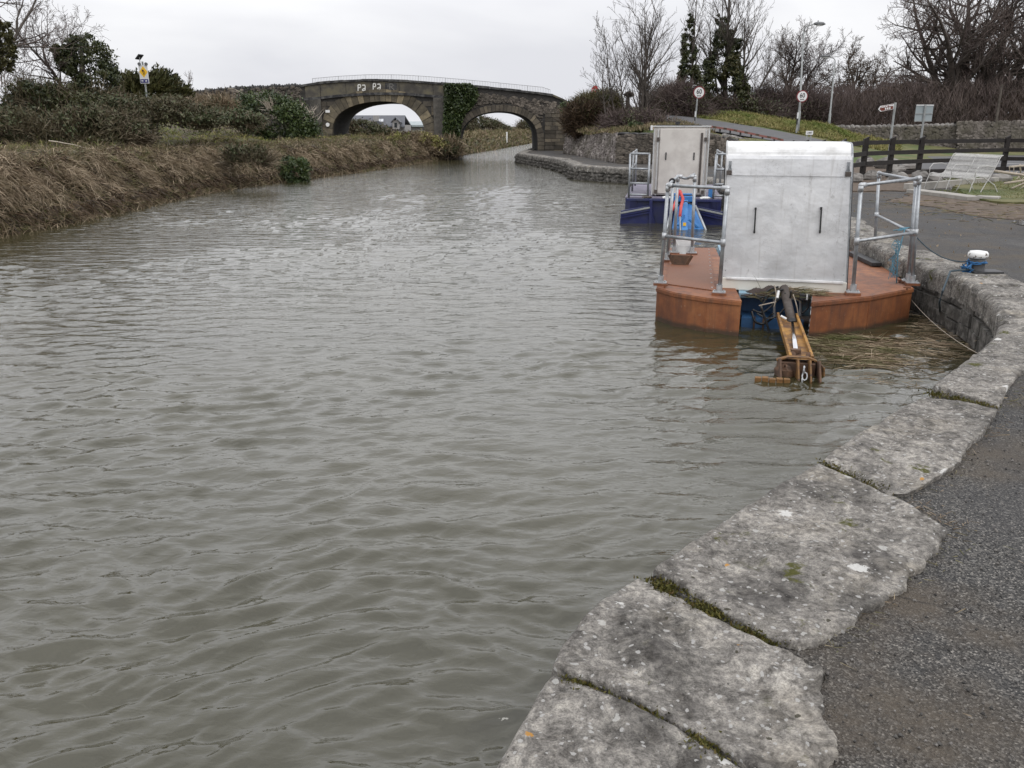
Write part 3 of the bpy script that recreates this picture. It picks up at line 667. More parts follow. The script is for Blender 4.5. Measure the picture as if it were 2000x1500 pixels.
# build the sheet row by row from the land side of the edge outwards; the bay is cut out by following the edge
def edge_x(y):   # x where land begins for rows crossing the near quay
    c = []
    for k in range(len(QPs) - 1):
        a, b = QPs[k], QPs[k + 1]
        if (a[1] - y) * (b[1] - y) <= 0 and a[1] != b[1]: c.append(a[0] + (b[0] - a[0]) * (y - a[1]) / (b[1] - a[1]))
    return c
rows = []
for y in ys:
    c = edge_x(y); xe = (max(c) if c else QPs[0, 0]) + .15
    w = np.r_[np.linspace(0, 6, 46), np.geomspace(6.4, 110, 26)]
    rows.append(np.c_[xe + w, np.full(len(w), y), np.full(len(w), GZ)])
T = np.array(rows); T[..., 2] += .008 * fbm(T[..., 0], T[..., 1], .5, 3, 2)
tag(grid_mesh('tarmac', T, M['tarmac']), kind='structure')

# loose chips on the path near the eye
rp = np.random.default_rng(3); n = 21000
yy = .9 + 6.5 * rp.random(n) ** 1.5; xx = np.zeros(n)
ex = {}
for i in range(n):
    k = round(yy[i], 1)
    if k not in ex: ex[k] = max([c for c in edge_x(k)] + [0]) + .25
    xx[i] = ex[k] + rp.random() * 2.6
sz = .0028 + .0075 * rp.random(n) ** 5; base = np.array([[1, 0, 0], [-.5, .8, 0], [-.5, -.8, 0], [0, 0, .9], [0, 0, -.6]]) * 1.0
V = np.zeros((n, 5, 3)); ang = rp.uniform(0, 6.28, n)
for j in range(5):
    b = base[j] * rp.uniform(.6, 1.3, (n, 3)); V[:, j, 0] = xx + sz * (b[:, 0] * np.cos(ang) - b[:, 1] * np.sin(ang)); V[:, j, 1] = yy + sz * (b[:, 0] * np.sin(ang) + b[:, 1] * np.cos(ang)); V[:, j, 2] = GZ + .006 + sz * b[:, 2]
i = (np.arange(n) * 5)[:, None]; F = np.concatenate([i + f_ for f_ in ([0, 1, 3], [1, 2, 3], [2, 0, 3], [1, 0, 4], [2, 1, 4], [0, 2, 4])], 0)
o = arr_mesh('gravel', V.reshape(-1, 3), F, M['pebble']); tag(o, 'loose grey stone chips scattered over the tarmac beside the coping', 'gravel', kind='stuff')

# ------------------------------------------------------------------ right-hand land beyond the car park
def tps(ctrl):
    C = np.array(ctrl, float); X_ = C[:, :2]; n = len(C)
    def U(r2): return np.where(r2 > 0, r2 * np.log(r2 + 1e-9), 0)
    K = U(((X_[:, None] - X_[None]) ** 2).sum(-1)) + np.eye(n) * 2.0; Pm = np.c_[np.ones(n), X_]
    Amat = np.block([[K, Pm], [Pm.T, np.zeros((3, 3))]]); w = np.linalg.solve(Amat, np.r_[C[:, 2], 0, 0, 0])
    def f(x, y):
        sh = np.shape(x); x = np.ravel(x); y = np.ravel(y); r2 = (x[:, None] - X_[None, :, 0]) ** 2 + (y[:, None] - X_[None, :, 1]) ** 2
        return (U(r2) @ w[:n] + w[n] + w[n + 1] * x + w[n + 2] * y).reshape(sh)
    return f
RF = [A(1300, 246, 44), A(1385, 259, 42), A(1425, 263, 41.5), A(1450, 268, 41), A(1475, 272, 41), A(1500, 276, 41), A(1530, 281, 41), A(1580, 290, 42)]   # road edge with the red rail
RB = [A(1300, 226, 54), A(1400, 238, 52), A(1450, 246, 51), A(1500, 254, 50), A(1550, 264, 49), A(1600, 274, 48), A(1640, 284, 48)]   # far edge of the ramp road
MC = [A(1330, 216, 60), A(1400, 221, 58), A(1450, 222, 57), A(1485, 230, 56), A(1535, 240, 55), A(1565, 243, 54), A(1601, 240, 53), A(1634, 248, 53), A(1655, 262, 53), A(1690, 276, 52)]
BE = [(4.6, 60, 2.9), (6, 62, 2.8), (8, 58, 2.6), (4.8, 55, 2.0), (6, 51, 1.9)]
flat = [(x, y, -.12) for x in (6, 12, 20, 32, 50) for y in (30, 35)] + [(24, 42, -.08), (32, 44, -.08), (26, 50, 0), (34, 50, -.05), (42, 50, -.05), (60, 50, 0), (60, 42, 0), (18, 38.5, -.12), (13, 38.6, -.1)]
behind = [(x, 74, 1.5) for x in (0, 10, 20, 30, 45, 60)] + [(x, 86, 1.0) for x in (2, 15, 30, 50)]
wtop = [A(1110, 252, 55), A(1160, 262, 47), A(1212, 262, 40.5), A(1270, 262, 40), A(1330, 258, 40), A(1390, 264, 39.6), A(1450, 276, 39.6), A(1500, 284, 39.8)]
RH = tps([tuple(p) for p in RF + RB + MC + wtop] + BE + flat + behind)
gx = np.linspace(1.5, 90, 200); gy = np.r_[np.linspace(36, 60, 110), np.linspace(60.4, 88, 40)]
X, Yg = np.meshgrid(gx, gy); Z = RH(X, Yg)
# keep the slope behind the retaining wall, and the canal open
WL = [(-9, 200)]  # placeholder for the shape of the wall foot
foot = [G(1100, 299), G(1160, 309), G(1206, 318), G(1270, 319), G(1330, 322), G(1400, 324), G(1470, 326), G(1540, 329)]
footx = np.array([p[0] for p in foot]); footy = np.array([p[1] for p in foot])
yf = np.interp(X, footx, footy)
xw = np.interp(Yg, footy[:4][::-1], footx[:4][::-1])
Z = np.where((Yg < yf + .75) & (X > footx[3]), -1.2, Z); Z = np.where((Yg < footy[0] + 1) & (X < xw + .75), -1.5, Z); Z = np.where((Yg <= footy[3] + .75), -1.5, Z); Z = np.where((X < 5.4) & (Yg > 51) & (Yg < 60), -1.5, Z); Z = np.where((X < xw + 1.6) & (Yg < 52), -1.5, Z)
Z = np.where(X < 3.0 + (Yg > 58) * (Yg - 58) * .16, -1.5, Z)
Z = np.minimum(Z, 3.1); Z += .05 * fbm(X, Yg, .25, 3, 5) * (Z > .1)
tag(grid_mesh('right_embankment', np.stack([X, Yg, Z], -1), M['turf']), kind='structure')
# level country behind everything on the right, and the far right canal bank
fl = np.array([[[x, y, 1.0 + .003 * (y - 88)] for x in (20, 60, 140, 500)] for y in (87, 130, 250, 600)], float); fl[:, 0, 0] = (12, 22, 45, 160)
tag(grid_mesh('far_field', fl, M['turf']), kind='structure')

# ramp road sheet, kerbed by the red rail
def strip(name, Aq, Bq, m, n, mt, dz=.03, kind='structure', hf=None):
    a, _ = resample(Aq, .01); 
    def rs3(Pq):
        Q = np.array([tuple(p) for p in Pq]); d = np.r_[0, np.cumsum(np.linalg.norm(np.diff(Q, axis=0), axis=1))]; s_ = np.linspace(0, d[-1], n); return np.stack([np.interp(s_, d, Q[:, k]) for k in range(3)], -1)
    a = rs3(Aq); b = rs3(Bq); v = np.linspace(0, 1, m)[:, None, None]; Pq = a[None] * (1 - v) + b[None] * v; Pq[..., 2] += dz
    if hf is not None: Pq[..., 2] = np.maximum(Pq[..., 2], hf(Pq[..., 0], Pq[..., 1]) + dz)
    return tag(grid_mesh(name, Pq, mt), kind=kind)
strip('ramp_road', RF, RB, 14, 40, M['road'], .06, hf=RH)
# main road behind the fence
mr = [[(x, y, GZ + .004 + .012 * max(0, y - 44)) for x in np.linspace(9, 120, 40)] for y in (29.5, 33, 37, 41, 44, 47)]
tag(grid_mesh('road', np.array(mr), M['road']), kind='structure')
def mark(pts, w, name='road_marking'):
    b = MB(); 
    for p, q in zip(pts[:-1], pts[1:]): b.bar((p[0], p[1], GZ + .010), (q[0], q[1], GZ + .010), w, .004)
    return tag(b.build(name, M['paint']), kind='structure')
mark([G(1952, 300, GZ), G(2100, 306, GZ), G(2300, 312, GZ)], .35); mark([G(1700, 302, GZ), G(1735, 303, GZ)], .5); mark([G(1815, 315, GZ), G(1880, 317, GZ), G(2040, 322, GZ), G(2300, 332, GZ)], .12)
mark([G(1745, 308, GZ), G(1830, 312, GZ)], .14)
def patch(name, pts, mt, z, kind='structure'):
    b = MB(); b.prism([(p[0], p[1]) for p in pts], GZ - .02, z); return tag(b.build(name, mt), kind=kind)
def wob(pts, a=.1, seed=1, step=.5):
    Q, _ = resample(list(pts) + [pts[0]], step); r_ = np.random.default_rng(seed); Q += r_.normal(0, a, Q.shape); return Q[:-1]
# green verge across the road, dry verge, grass by the bench, soil strip
verge = wob([G(1780, 292), G(1900, 293), G(2100, 296), G(2400, 296), G(2400, 283), G(2000, 281), G(1800, 283), G(1700, 284)], .08, 2)
patch('far_verge', verge, M['turf'], .05)
verge2 = wob([G(1790, 303), G(1720, 300), G(1650, 292), G(1640, 284), G(1700, 282), G(1790, 288)], .08, 3)
patch('dry_verge', verge2, M['turf'], .06)
grassp = wob([G(1893, 385), G(1960, 397), G(2060, 398), G(2300, 400), G(2300, 352), G(2000, 345), G(1900, 348), G(1862, 362)], .05, 4, .3)
patch('bench_verge', grassp, M['turf'], .02)
soilp = wob([G(1735, 392), G(1830, 402), G(1920, 420), G(2010, 428), G(2300, 436), G(2300, 396), G(1960, 392), G(1900, 380), G(1790, 376)], .11, 5, .16)
patch('soil_strip', soilp, M['soil'], -.020)
patch('puddle', wob([G(1980, 430), G(1990, 427), G(2060, 426), G(2080, 438), G(2000, 438), G(1984, 435)], .01, 6, .12), M['puddle'], -.020)
patch('boulder_bed', wob([G(1640, 372), G(1700, 372), G(1790, 372), G(1800, 350), G(1830, 335), G(1700, 325), G(1600, 330)], .1, 7, .4), M['soil'], .0)
kb = MB(); 
for a, b in (((1785, 373), (1852, 381)), ((1853, 381), (1905, 388)), ((1906, 386), (1952, 388))):
    kb.bar(G(*a, .02), G(*b, .02), .42, .09)
tag(kb.build('concrete_strip', M['concrete'], bevel=.01), kind='structure')
kb = MB(); kb.bar(G(1770, 366, .05), G(1952, 352, .05), .16, .2); tag(kb.build('low_concrete_edging', M['concrete'], bevel=.01), kind='structure')

# ------------------------------------------------------------------ stone bridge
E0 = Vector((0, 59.3)); ED = Vector((1, -.10)).normalized(); EN = Vector((-.03, 1)).normalized(); PN = Vector((-ED[1], ED[0]))
def bu(px, py):
    """photo point on the bridge front -> (metres along the front, height)"""
    u = (px - 1000) / FPX; v = (750 - py) / FPX; d = (u, ct + v * st, -st + v * ct)
    # plane: (x,y).EN = E0.EN
    t = (E0.dot(PN)) / (d[0] * PN[0] + d[1] * PN[1]); x, y = d[0] * t, d[1] * t
    return ((Vector((x, y)) - E0).dot(ED), EYE + d[2] * t)
def bp(u, z, o=0.0):
    p = E0 + ED * u + EN * o; return Vector((p[0], p[1], z))
BD = 7.4
la = [bu(*p) for p in ((648, 275), (648.5, 258), (650, 240), (659, 223.5), (680, 210), (704, 201.6), (740, 197.4), (770, 198.6), (788, 204), (809, 216), (824, 234), (829, 252), (829, 275))]
ra = [bu(*p) for p in ((897, 318), (897, 285), (898, 268), (905, 246), (920, 231), (944, 220.5), (974, 216.6), (1004, 219), (1028, 228), (1043, 240), (1049.6, 256), (1050.5, 280), (1050.5, 318))]
top = [bu(*p) for p in ((588, 170), (610, 166), (660, 161), (720, 158.5), (790, 160), (870, 166), (960, 174), (1070, 186), (1085, 189), (1104, 200))]
tu, tz = np.array([p[0] for p in top]), np.array([p[1] for p in top])
topz = lambda u: float(np.interp(u, tu, tz))
def arch_fine(Aq, n=34):
    A_ = np.array(Aq[1:-1]); d = np.r_[0, np.cumsum(np.hypot(*np.diff(A_, axis=0).T))]; s_ = np.linspace(0, d[-1], n)
    Q = np.c_[np.interp(s_, d, A_[:, 0]), np.interp(s_, d, A_[:, 1])]; Q = smooth2(Q, 3)
    return np.r_[[[Q[0, 0], Aq[0][1]]], Q, [[Q[-1, 0], Aq[-1][1]]]]
LA, RA = arch_fine(la), arch_fine(ra)
bridge = thing('canal_bridge', 'old two-arch stone canal bridge with graffiti on its parapet and ivy between the arches', 'bridge', tuple(bp(-5, 0)))
fill = MB()
def span(Ar, u0, u1):
    """solid wall between u0 and u1 with the arch Ar cut out"""
    us = [u0] + list(Ar[1:-1, 0]) + [u1]; lowz = -1.2
    for k in range(1, len(Ar) - 2):
        a, b = Ar[k], Ar[k + 1]
        if b[0] - a[0] < 1e-4: continue
        for o_, fl in ((0, 1), (BD, 0)):
            q = [bp(a[0], a[1], o_), bp(b[0], b[1], o_), bp(b[0], topz(b[0]), o_), bp(a[0], topz(a[0]), o_)]
            fill.add(q if fl else q[::-1], [(0, 1, 2, 3)])
    for k in range(len(Ar) - 1):
        a, b = Ar[k], Ar[k + 1]
        n = 6
        for j in range(n):
            o0, o1 = BD * j / n, BD * (j + 1) / n
            fill.add([bp(a[0], a[1], o0), bp(a[0], a[1], o1), bp(b[0], b[1], o1), bp(b[0], b[1], o0)], [(0, 1, 2, 3)])
def solid(u0, u1, z0=-1.3, n=4):
    for k in range(n):
        a = u0 + (u1 - u0) * k / n; b = u0 + (u1 - u0) * (k + 1) / n
        for o_, fl in ((0, 1), (BD, 0)):
            q = [bp(a, z0, o_), bp(b, z0, o_), bp(b, topz(b), o_), bp(a, topz(a), o_)]
            fill.add(q if fl else q[::-1], [(0, 1, 2, 3)])
uL, uR = tu[0], tu[-1]
solid(uL, LA[0, 0]); span(LA, 0, 0); solid(LA[-1, 0], RA[0, 0]); span(RA, 0, 0); solid(RA[-1, 0], uR)
for Ar in (LA, RA):
    for o_ in (0,):
        pass
n = 30
for k in range(n):      # deck surface between the parapets and the parapet tops
    a = uL + (uR - uL) * k / n; b = uL + (uR - uL) * (k + 1) / n
    fill.add([bp(a, topz(a), 0), bp(b, topz(b), 0), bp(b, topz(b), .4), bp(a, topz(a), .4)], [(0, 1, 2, 3)])
    fill.add([bp(a, topz(a), BD - .4), bp(b, topz(b), BD - .4), bp(b, topz(b), BD), bp(a, topz(a), BD)], [(0, 1, 2, 3)])
    fill.add([bp(a, topz(a) - .9, .4), bp(b, topz(b) - .9, .4), bp(b, topz(b) - .9, BD - .4), bp(a, topz(a) - .9, BD - .4)], [(0, 1, 2, 3)])
    fill.add([bp(a, topz(a) - .9, .4), bp(a, topz(a), .4), bp(b, topz(b), .4), bp(b, topz(b) - .9, .4)], [(0, 1, 2, 3)])
    fill.add([bp(a, topz(a) - .9, BD - .4), bp(b, topz(b) - .9, BD - .4), bp(b, topz(b), BD - .4), bp(a, topz(a), BD - .4)], [(0, 1, 2, 3)])
for u_ in (uL, uR):
    fill.add([bp(u_, -1.3, 0), bp(u_, -1.3, BD), bp(u_, topz(u_), BD), bp(u_, topz(u_), 0)], [(0, 1, 2, 3)])
fill.build('masonry_core', M['mortar'], bridge)

def in_arch(u, z, Ar, grow_=0.0):
    if u < Ar[0, 0] - grow_ or u > Ar[-1, 0] + grow_: return False
    k = np.clip(u, Ar[1:-1, 0].min(), Ar[1:-1, 0].max())
    order = np.argsort(Ar[1:-1, 0]); zz = np.interp(k, Ar[1:-1, 0][order], Ar[1:-1, 1][order])
    return z < zz + grow_
# voussoirs
rn = random.Random(2)
def voussoirs(Ar, wst, depth, mt):
    Q = Ar; d = np.r_[0, np.cumsum(np.hypot(*np.diff(Q, axis=0).T))]; s_ = 0
    cx = Q[:, 0].mean(); 
    while s_ < d[-1] - .05:
        e = min(d[-1], s_ + wst * rn.uniform(.8, 1.2)); p = []
        for q in (s_ + .012, e - .012):
            x, z = np.interp(q, d, Q[:, 0]), np.interp(q, d, Q[:, 1]); h_ = .05
            tx = np.interp(min(q + h_, d[-1]), d, Q[:, 0]) - np.interp(max(q - h_, 0), d, Q[:, 0]); tz_ = np.interp(min(q + h_, d[-1]), d, Q[:, 1]) - np.interp(max(q - h_, 0), d, Q[:, 1]); L = math.hypot(tx, tz_) + 1e-9
            nx, nz = -tz_ / L, tx / L; dp = depth * (rn.uniform(.93, 1.07)); p += [(x, z), (x + nx * dp, z + nz * dp)]
        if p[0][1] > -.6:
            b = MB(); o_ = -.035 - rn.uniform(0, .03)
            b.slab([bp(*p[0], o_), bp(*p[2], o_), bp(*p[3], o_), bp(*p[1], o_)], tuple(EN * .5) + (0,)); b.build('voussoir', mt, bridge)
        s_ = e
voussoirs(LA, .34, .78, M['vous']); voussoirs(RA, .25, .42, M['ashlar'])
# string course height under the parapet (left part)
sc_ = [bu(*p) for p in ((596, 196), (625, 194), (660, 190), (720, 186), (765, 185.5), (800, 187), (840, 190), (872, 192.5))]
su, sz = np.array([p[0] for p in sc_]), np.array([p[1] for p in sc_])
strz = lambda u: float(np.interp(u, su, sz))
uIv0, uIv1 = bu(866, 230)[0], bu(926, 230)[0]
def ring_dist(u, z, Ar): return float(np.min(np.hypot(Ar[:, 0] - u, Ar[:, 1] - z)))
# squared stones of the left spandrel
cnt = 0; z = .15
while z < 4.6:
    h = rn.uniform(.26, .34); u = uL + rn.uniform(0, .3)
    while u < uIv0 + .6:
        L = rn.uniform(.45, .95); uc = u + L / 2; zc = z + h / 2
        ok = zc + h / 2 < strz(uc) - .05 and not in_arch(uc, zc, LA, 0) and ring_dist(uc, zc, LA) > .80 and not (LA[0, 0] < uc < LA[-1, 0] and zc < 2.2)
        if in_arch(u + .1, zc, LA) or in_arch(u + L - .1, zc, LA): ok = False
        if ok:
            b = MB(); pr = rn.uniform(.015, .05); b.slab([bp(u + .012, z + .01, -pr), bp(u + L - .012, z + .01, -pr), bp(u + L - .012, z + h - .012, -pr), bp(u + .012, z + h - .012, -pr)], tuple(EN * .2) + (0,)); b.build('squared_stone', M['ashlar'], bridge); cnt += 1
        u += L
    z += h
# right pier stones
z = -.5
while z < 2.6:
    h = rn.uniform(.22, .3); u = RA[-1, 0] + .45
    while u < uR - .05:
        L = min(rn.uniform(.35, .8), uR - u)
        b = MB(); pr = rn.uniform(.015, .06); b.slab([bp(u + .012, z + .01, -pr), bp(u + L - .012, z + .01, -pr), bp(u + L - .012, z + h - .012, -pr), bp(u + .012, z + h - .012, -pr)], tuple(EN * .2) + (0,)); b.build('squared_stone', M['ashlar'], bridge); cnt += 1
        u += L
    z += h
# rough rubble of the right spandrel
rb = MB(); rr2 = random.Random(6); u = uIv0 + .3
for k in range(1500):
    u = rr2.uniform(uIv0 + .4, uR - .1); z = rr2.uniform(1.2, topz(u) - .35)
    if in_arch(u, z, RA, .1) or ring_dist(u, z, RA) < .52: continue
    if u > RA[-1, 0] + .3 and z < 2.4: continue
    p = bp(u, z, .0); w_ = rr2.uniform(.08, .19); h_ = w_ * rr2.uniform(.4, .75)
    rb.blob(p, (w_, .07, h_), k, 6, 3, .35)
o = rb.build('rubble_facing', M['rubble'], bridge); o['kind'] = 'stuff'
# parapet panels, string course, pilasters, coping
def band(name, u0, u1, zlo, zhi, o0, o1, mt, n=8):
    b = MB()
    for k in range(n):
        a = u0 + (u1 - u0) * k / n; c = u0 + (u1 - u0) * (k + 1) / n
        b.add([bp(a, zlo(a), o0), bp(c, zlo(c), o0), bp(c, zhi(c), o0), bp(a, zhi(a), o0), bp(a, zlo(a), o1), bp(c, zlo(c), o1), bp(c, zhi(c), o1), bp(a, zhi(a), o1)],
              [(0, 1, 2, 3), (3, 2, 6, 7), (4, 7, 6, 5), (0, 4, 5, 1)] + ([(0, 3, 7, 4)] if k == 0 else []) + ([(1, 5, 6, 2)] if k == n - 1 else []))
    return b.build(name, mt, bridge)
ups = [bu(x, 180)[0] for x in (596, 626, 676, 728, 780, 846, 869)]
for a, b_ in zip(ups[:-1], ups[1:]):
    band('parapet_panel', a + .015, b_ - .015, lambda u: strz(u) + .17, lambda u: topz(u) - .005, -.05 if a in (ups[0], ups[-2]) else -.03, .3, M['parapet'], 6)
band('string_course', ups[0] - .1, ups[-1] + .05, strz, lambda u: strz(u) + .165, -.14, .2, M['cope'], 16)
for a, b_ in ((ups[0], ups[1]), (ups[-2], ups[-1])): band('pilaster', a, b_, lambda u: .2, lambda u: strz(u) - .003, -.16, .1, M['bridge'], 1)
k = 0; u = ups[0] - .25; rn = random.Random(9)
while u < uR - 1.2:
    L = rn.uniform(.9, 1.3); hh = rn.uniform(.13, .17)
    band('parapet_coping', u + .006, u + L - .006, lambda x: topz(x) + .002, lambda x: topz(x) + hh, -.12, .52, M['cope'], 1); u += L
band('parapet_coping', u, uR + .1, lambda x: topz(x) + .002, lambda x: topz(x) + .12, -.12, .52, M['parapet'], 2)
# railing on the coping
b = MB(); ua, ub = bu(609, 152)[0], bu(1075, 176)[0]
rtop = [bu(*p) for p in ((609, 153), (660, 148.5), (715, 145.5), (770, 145.5), (820, 148), (865, 151.5), (960, 160), (1060, 170), (1073, 175))]
ru, rz_ = [p[0] for p in rtop], [p[1] for p in rtop]; rt = lambda u: float(np.interp(u, ru, rz_))
N = 30
b.tube([bp(ua + (ub - ua) * k / N, rt(ua + (ub - ua) * k / N), .2) for k in range(N + 1)], .014, 4); b.build('hand_rail', M['railpale'], bridge)
b = MB(); b.tube([bp(ua + (ub - ua) * k / N, rt(ua + (ub - ua) * k / N) - .36, .2) for k in range(N + 1)], .012, 4); b.build('bottom_rail', M['railpale'], bridge)
nb = 150
shared = None
for k in range(nb + 1):
    u = ua + (ub - ua) * k / nb; post = k % 17 == 0
    b = MB(); p0 = bp(u, topz(u) + .12 if post else rt(u) - .36, .2); p1 = bp(u, rt(u), .2); b.tube([p0, p1], .017 if post else .0075, 4); b.build('railing_post' if post else 'baluster', M['railpale'], bridge)
# white graffiti letters, painted strokes a hair proud of the panels
def strokes(name, px, py, s_, letters, mt, w=.07):
    b = MB()
    for poly in letters:
        pts = [bp(*bu(px + x * s_, py + y * s_), -.036 if name != 'tag' else -.2) for x, y in poly]
        for p, q in zip(pts[:-1], pts[1:]): b.bar(p, q, w, .008, up=(EN[0], EN[1], 0))
    b.build(name, mt, bridge)
Pl = [[(0, 12), (0, 0), (4.5, 0), (5, 3), (4.5, 5.5), (0, 6)]]
al = [[(8, 1), (13, .6), (14, 3), (13.6, 11), (9, 12), (8.5, 9), (13, 7)]]
strokes('graffiti', 699.5, 165.5, 1, Pl + [[(a[0], a[1]) for a in al[0]]], M['graffiti'], .065)
strokes('graffiti', 729, 163.5, 1, Pl + al, M['graffiti'], .065)
strokes('faded_graffiti', 760, 164, 1, [[(1, 10), (1, 0), (7, 0), (8, 4), (2, 6)], [(4, 6), (10, 12)]], M['graffold'], .05)
b = MB(); b.slab([bp(*bu(752, 162), -.034), bp(*bu(775, 163), -.034), bp(*bu(775, 178), -.034), bp(*bu(752, 177), -.034)], tuple(EN * .01) + (0,)); b.build('dark_paint_patch', M['cope'], bridge)
for q in ((641, 217.5), (641, 243.5)):
    c = bp(*bu(*q), -.19); b = MB(); 
    if q[1] < 230: b.box(c, (.30, .03, .17), math.atan2(ED[1], ED[0]))
    else: b.tube([c, c - Vector((EN[0], EN[1], 0)) * .03], .13, 14)
    b.build('small_plate', M['signwhite'], bridge)
# ivy curtain over the middle pier
pts = []; ri = np.random.default_rng(7)
for (y0, xl, xr) in ((166, 868, 924), (190, 869, 930), (215, 868, 912), (235, 867, 903), (262, 868, 897), (280, 870, 897)):
    pass
ivp = [(163, 869, 918), (172, 868, 930), (190, 869, 934), (205, 868, 925), (222, 867, 908), (240, 866, 902), (262, 866, 898), (285, 868, 896), (296, 872, 896)]
r_ = np.random.default_rng(3); n = 11000; ty = r_.uniform(163, 296, n); l = np.interp(ty, [p[0] for p in ivp], [p[1] for p in ivp]); rr_ = np.interp(ty, [p[0] for p in ivp], [p[2] for p in ivp])
tx = l + (rr_ - l) * (.5 + .5 * r_.uniform(-1, 1, n) * r_.uniform(.9, 1.08, n))
C = np.array([bp(*bu(a, c), -.05 - .35 * abs(q)) for a, c, q in zip(tx, ty, r_.normal(0, .5, n))])
leaves('ivy', C, .13, M['ivyb'], bridge, 5, up=-.1)

# rough approach wall left of the bridge
aw = thing('approach_wall', 'dark rubble wall with upright cope stones leading left from the bridge', 'wall', tuple(bp(uL - 5, 0)))
wt = [bu(*p) for p in ((340, 187), (365, 183), (420, 178), (480, 174), (540, 171), (590, 169))]
wu, wz = [p[0] for p in wt], [p[1] for p in wt]
ns = 40; us = np.linspace(wu[0], uL, ns); P_ = np.zeros((8, ns, 3))
for i in range(ns):
    for j in range(8):
        z = .2 + (np.interp(us[i], wu, wz) - .2) * j / 7; P_[j, i] = bp(us[i], z, .02 * math.sin(i * 2.1 + j * 1.7) - .06 * (1 - j / 7))
grid_mesh('wall_core', P_, M['mortar'], aw)
P2_ = P_[:, ::-1].copy(); P2_[..., 0] += EN[0] * .5; P2_[..., 1] += EN[1] * .5; grid_mesh('wall_back', P2_, M['mortar'], aw)
rb = MB(); rn = random.Random(3)
for k in range(1500):
    u = rn.uniform(wu[0], uL - .05); zt = np.interp(u, wu, wz); z = rn.uniform(.9, zt); w_ = rn.uniform(.09, .2)
    rb.blob(bp(u, z, -.02), (w_, .08, w_ * rn.uniform(.4, .7)), k, 5, 3, .35)
o = rb.build('rubble_facing', M['rubble'], aw); o['kind'] = 'stuff'
u = wu[0]; k = 0
while u < uL - .1:
    w_ = rn.uniform(.11, .24); b = MB(); zt = np.interp(u, wu, wz); b.blob(bp(u + w_ / 2, zt + .05, .25), (w_ * .62, .28, rn.uniform(.12, .23)), k, 7, 5, .3); b.build('coping_stone', M['cope'], aw); u += w_ * 1.05; k += 1

# ------------------------------------------------------------------ right wing wall and retaining wall
def rubble_wall(name, label, base, topp, mt, back, nstones, thick=.45, seed=1, size=(.09, .2), squash=(.4, .75), cope=None, bulge=.32):
    """base/topp: matching lists of foot and top points; back: unit vector into the slope"""
    t = thing(name, label, 'wall', tuple(base[len(base) // 2])); B = np.array([tuple(p) for p in base]); Tq = np.array([tuple(p) for p in topp]); bk = np.array(back)
    d = np.r_[0, np.cumsum(np.linalg.norm(np.diff(B, axis=0), axis=1))]; s_ = np.linspace(0, d[-1], 30)
    b_ = np.stack([np.interp(s_, d, B[:, k]) for k in range(3)], -1); t_ = np.stack([np.interp(s_, d, Tq[:, k]) for k in range(3)], -1)
    rows_ = [b_ + (t_ - b_) * f for f in np.linspace(0, 1, 6)] + [t_ + bk * thick, b_ + bk * (thick + .1)]
    grid_mesh('wall_core', np.stack(rows_), M['mortar'], t, smooth=False)
    r = random.Random(seed); m = MB(); L = d[-1]
    for k in range(nstones):
        a = r.random() * L; f = r.random(); p = np.array([np.interp(a, s_, b_[:, q]) for q in range(3)]); q_ = np.array([np.interp(a, s_, t_[:, q]) for q in range(3)])
        p = p + (q_ - p) * f; w_ = r.uniform(*size); m.blob(p, (w_, w_ * bulge, w_ * r.uniform(*squash)), seed * 1000 + k, 5, 3, .3)
    o = m.build('rubble_facing', mt, t); o['kind'] = 'stuff'
    if cope:
        a = 0; k = 0
        while a < L:
            w_ = r.uniform(*cope); q_ = np.array([np.interp(a + w_ / 2, s_, t_[:, q]) for q in range(3)]); m = MB(); m.blob(q_ + bk * .15 + [0, 0, .03], (w_ * .56, .24, (.055 if mt is M['rubble'] else .13) * r.uniform(.7, 1.3)), k, 7, 5, .22); m.build('coping_stone', M['palestone'] if mt is not M['rubble'] else M['cope'], t); a += w_
    return t
wb = [G(1102, 299), G(1135, 304), G(1170, 311), G(1206, 318)]
rubble_wall('wing_wall', 'sloping pinkish rubble wing wall between the bridge and the dark retaining wall', wb, [A(1108, 250, 55.5), A(1140, 259, 51), A(1172, 262, 46.5), A(1208, 264, 40.5)], M['wingrubble'], (.6, .8, 0), 2600, .3, 3, (.07, .17), (.6, 1.3), bulge=.6)
rubble_wall('retaining_wall', 'dark squared-rubble retaining wall behind the blue barge', [G(1207, 318), G(1270, 319), G(1330, 321), G(1390, 323)], [G(1207, 318) + Vector((0, .2, 1.22)), G(1270, 319) + Vector((0, .2, 1.22)), G(1330, 321) + Vector((0, .2, 1.22)), G(1390, 323) + Vector((0, .2, 1.22))], M['rubble'], (0, 1, 0), 1700, .4, 4, (.10, .24), (.25, .45), cope=(.35, .7))
wb2 = [G(1392, 323), G(1430, 324), G(1475, 325), G(1535, 327)]
rubble_wall('ramp_wall', 'low grey rubble wall falling away under the ramp with the red rail', wb2, [wb2[0] + Vector((0, .3, 1.2)), wb2[1] + Vector((0, .3, 1.02)), wb2[2] + Vector((0, .3, .72)), wb2[3] + Vector((0, .3, .38))], M['rubble'], (0, 1, 0), 1100, .4, 5, (.08, .2), (.5, .9), cope=(.25, .5))
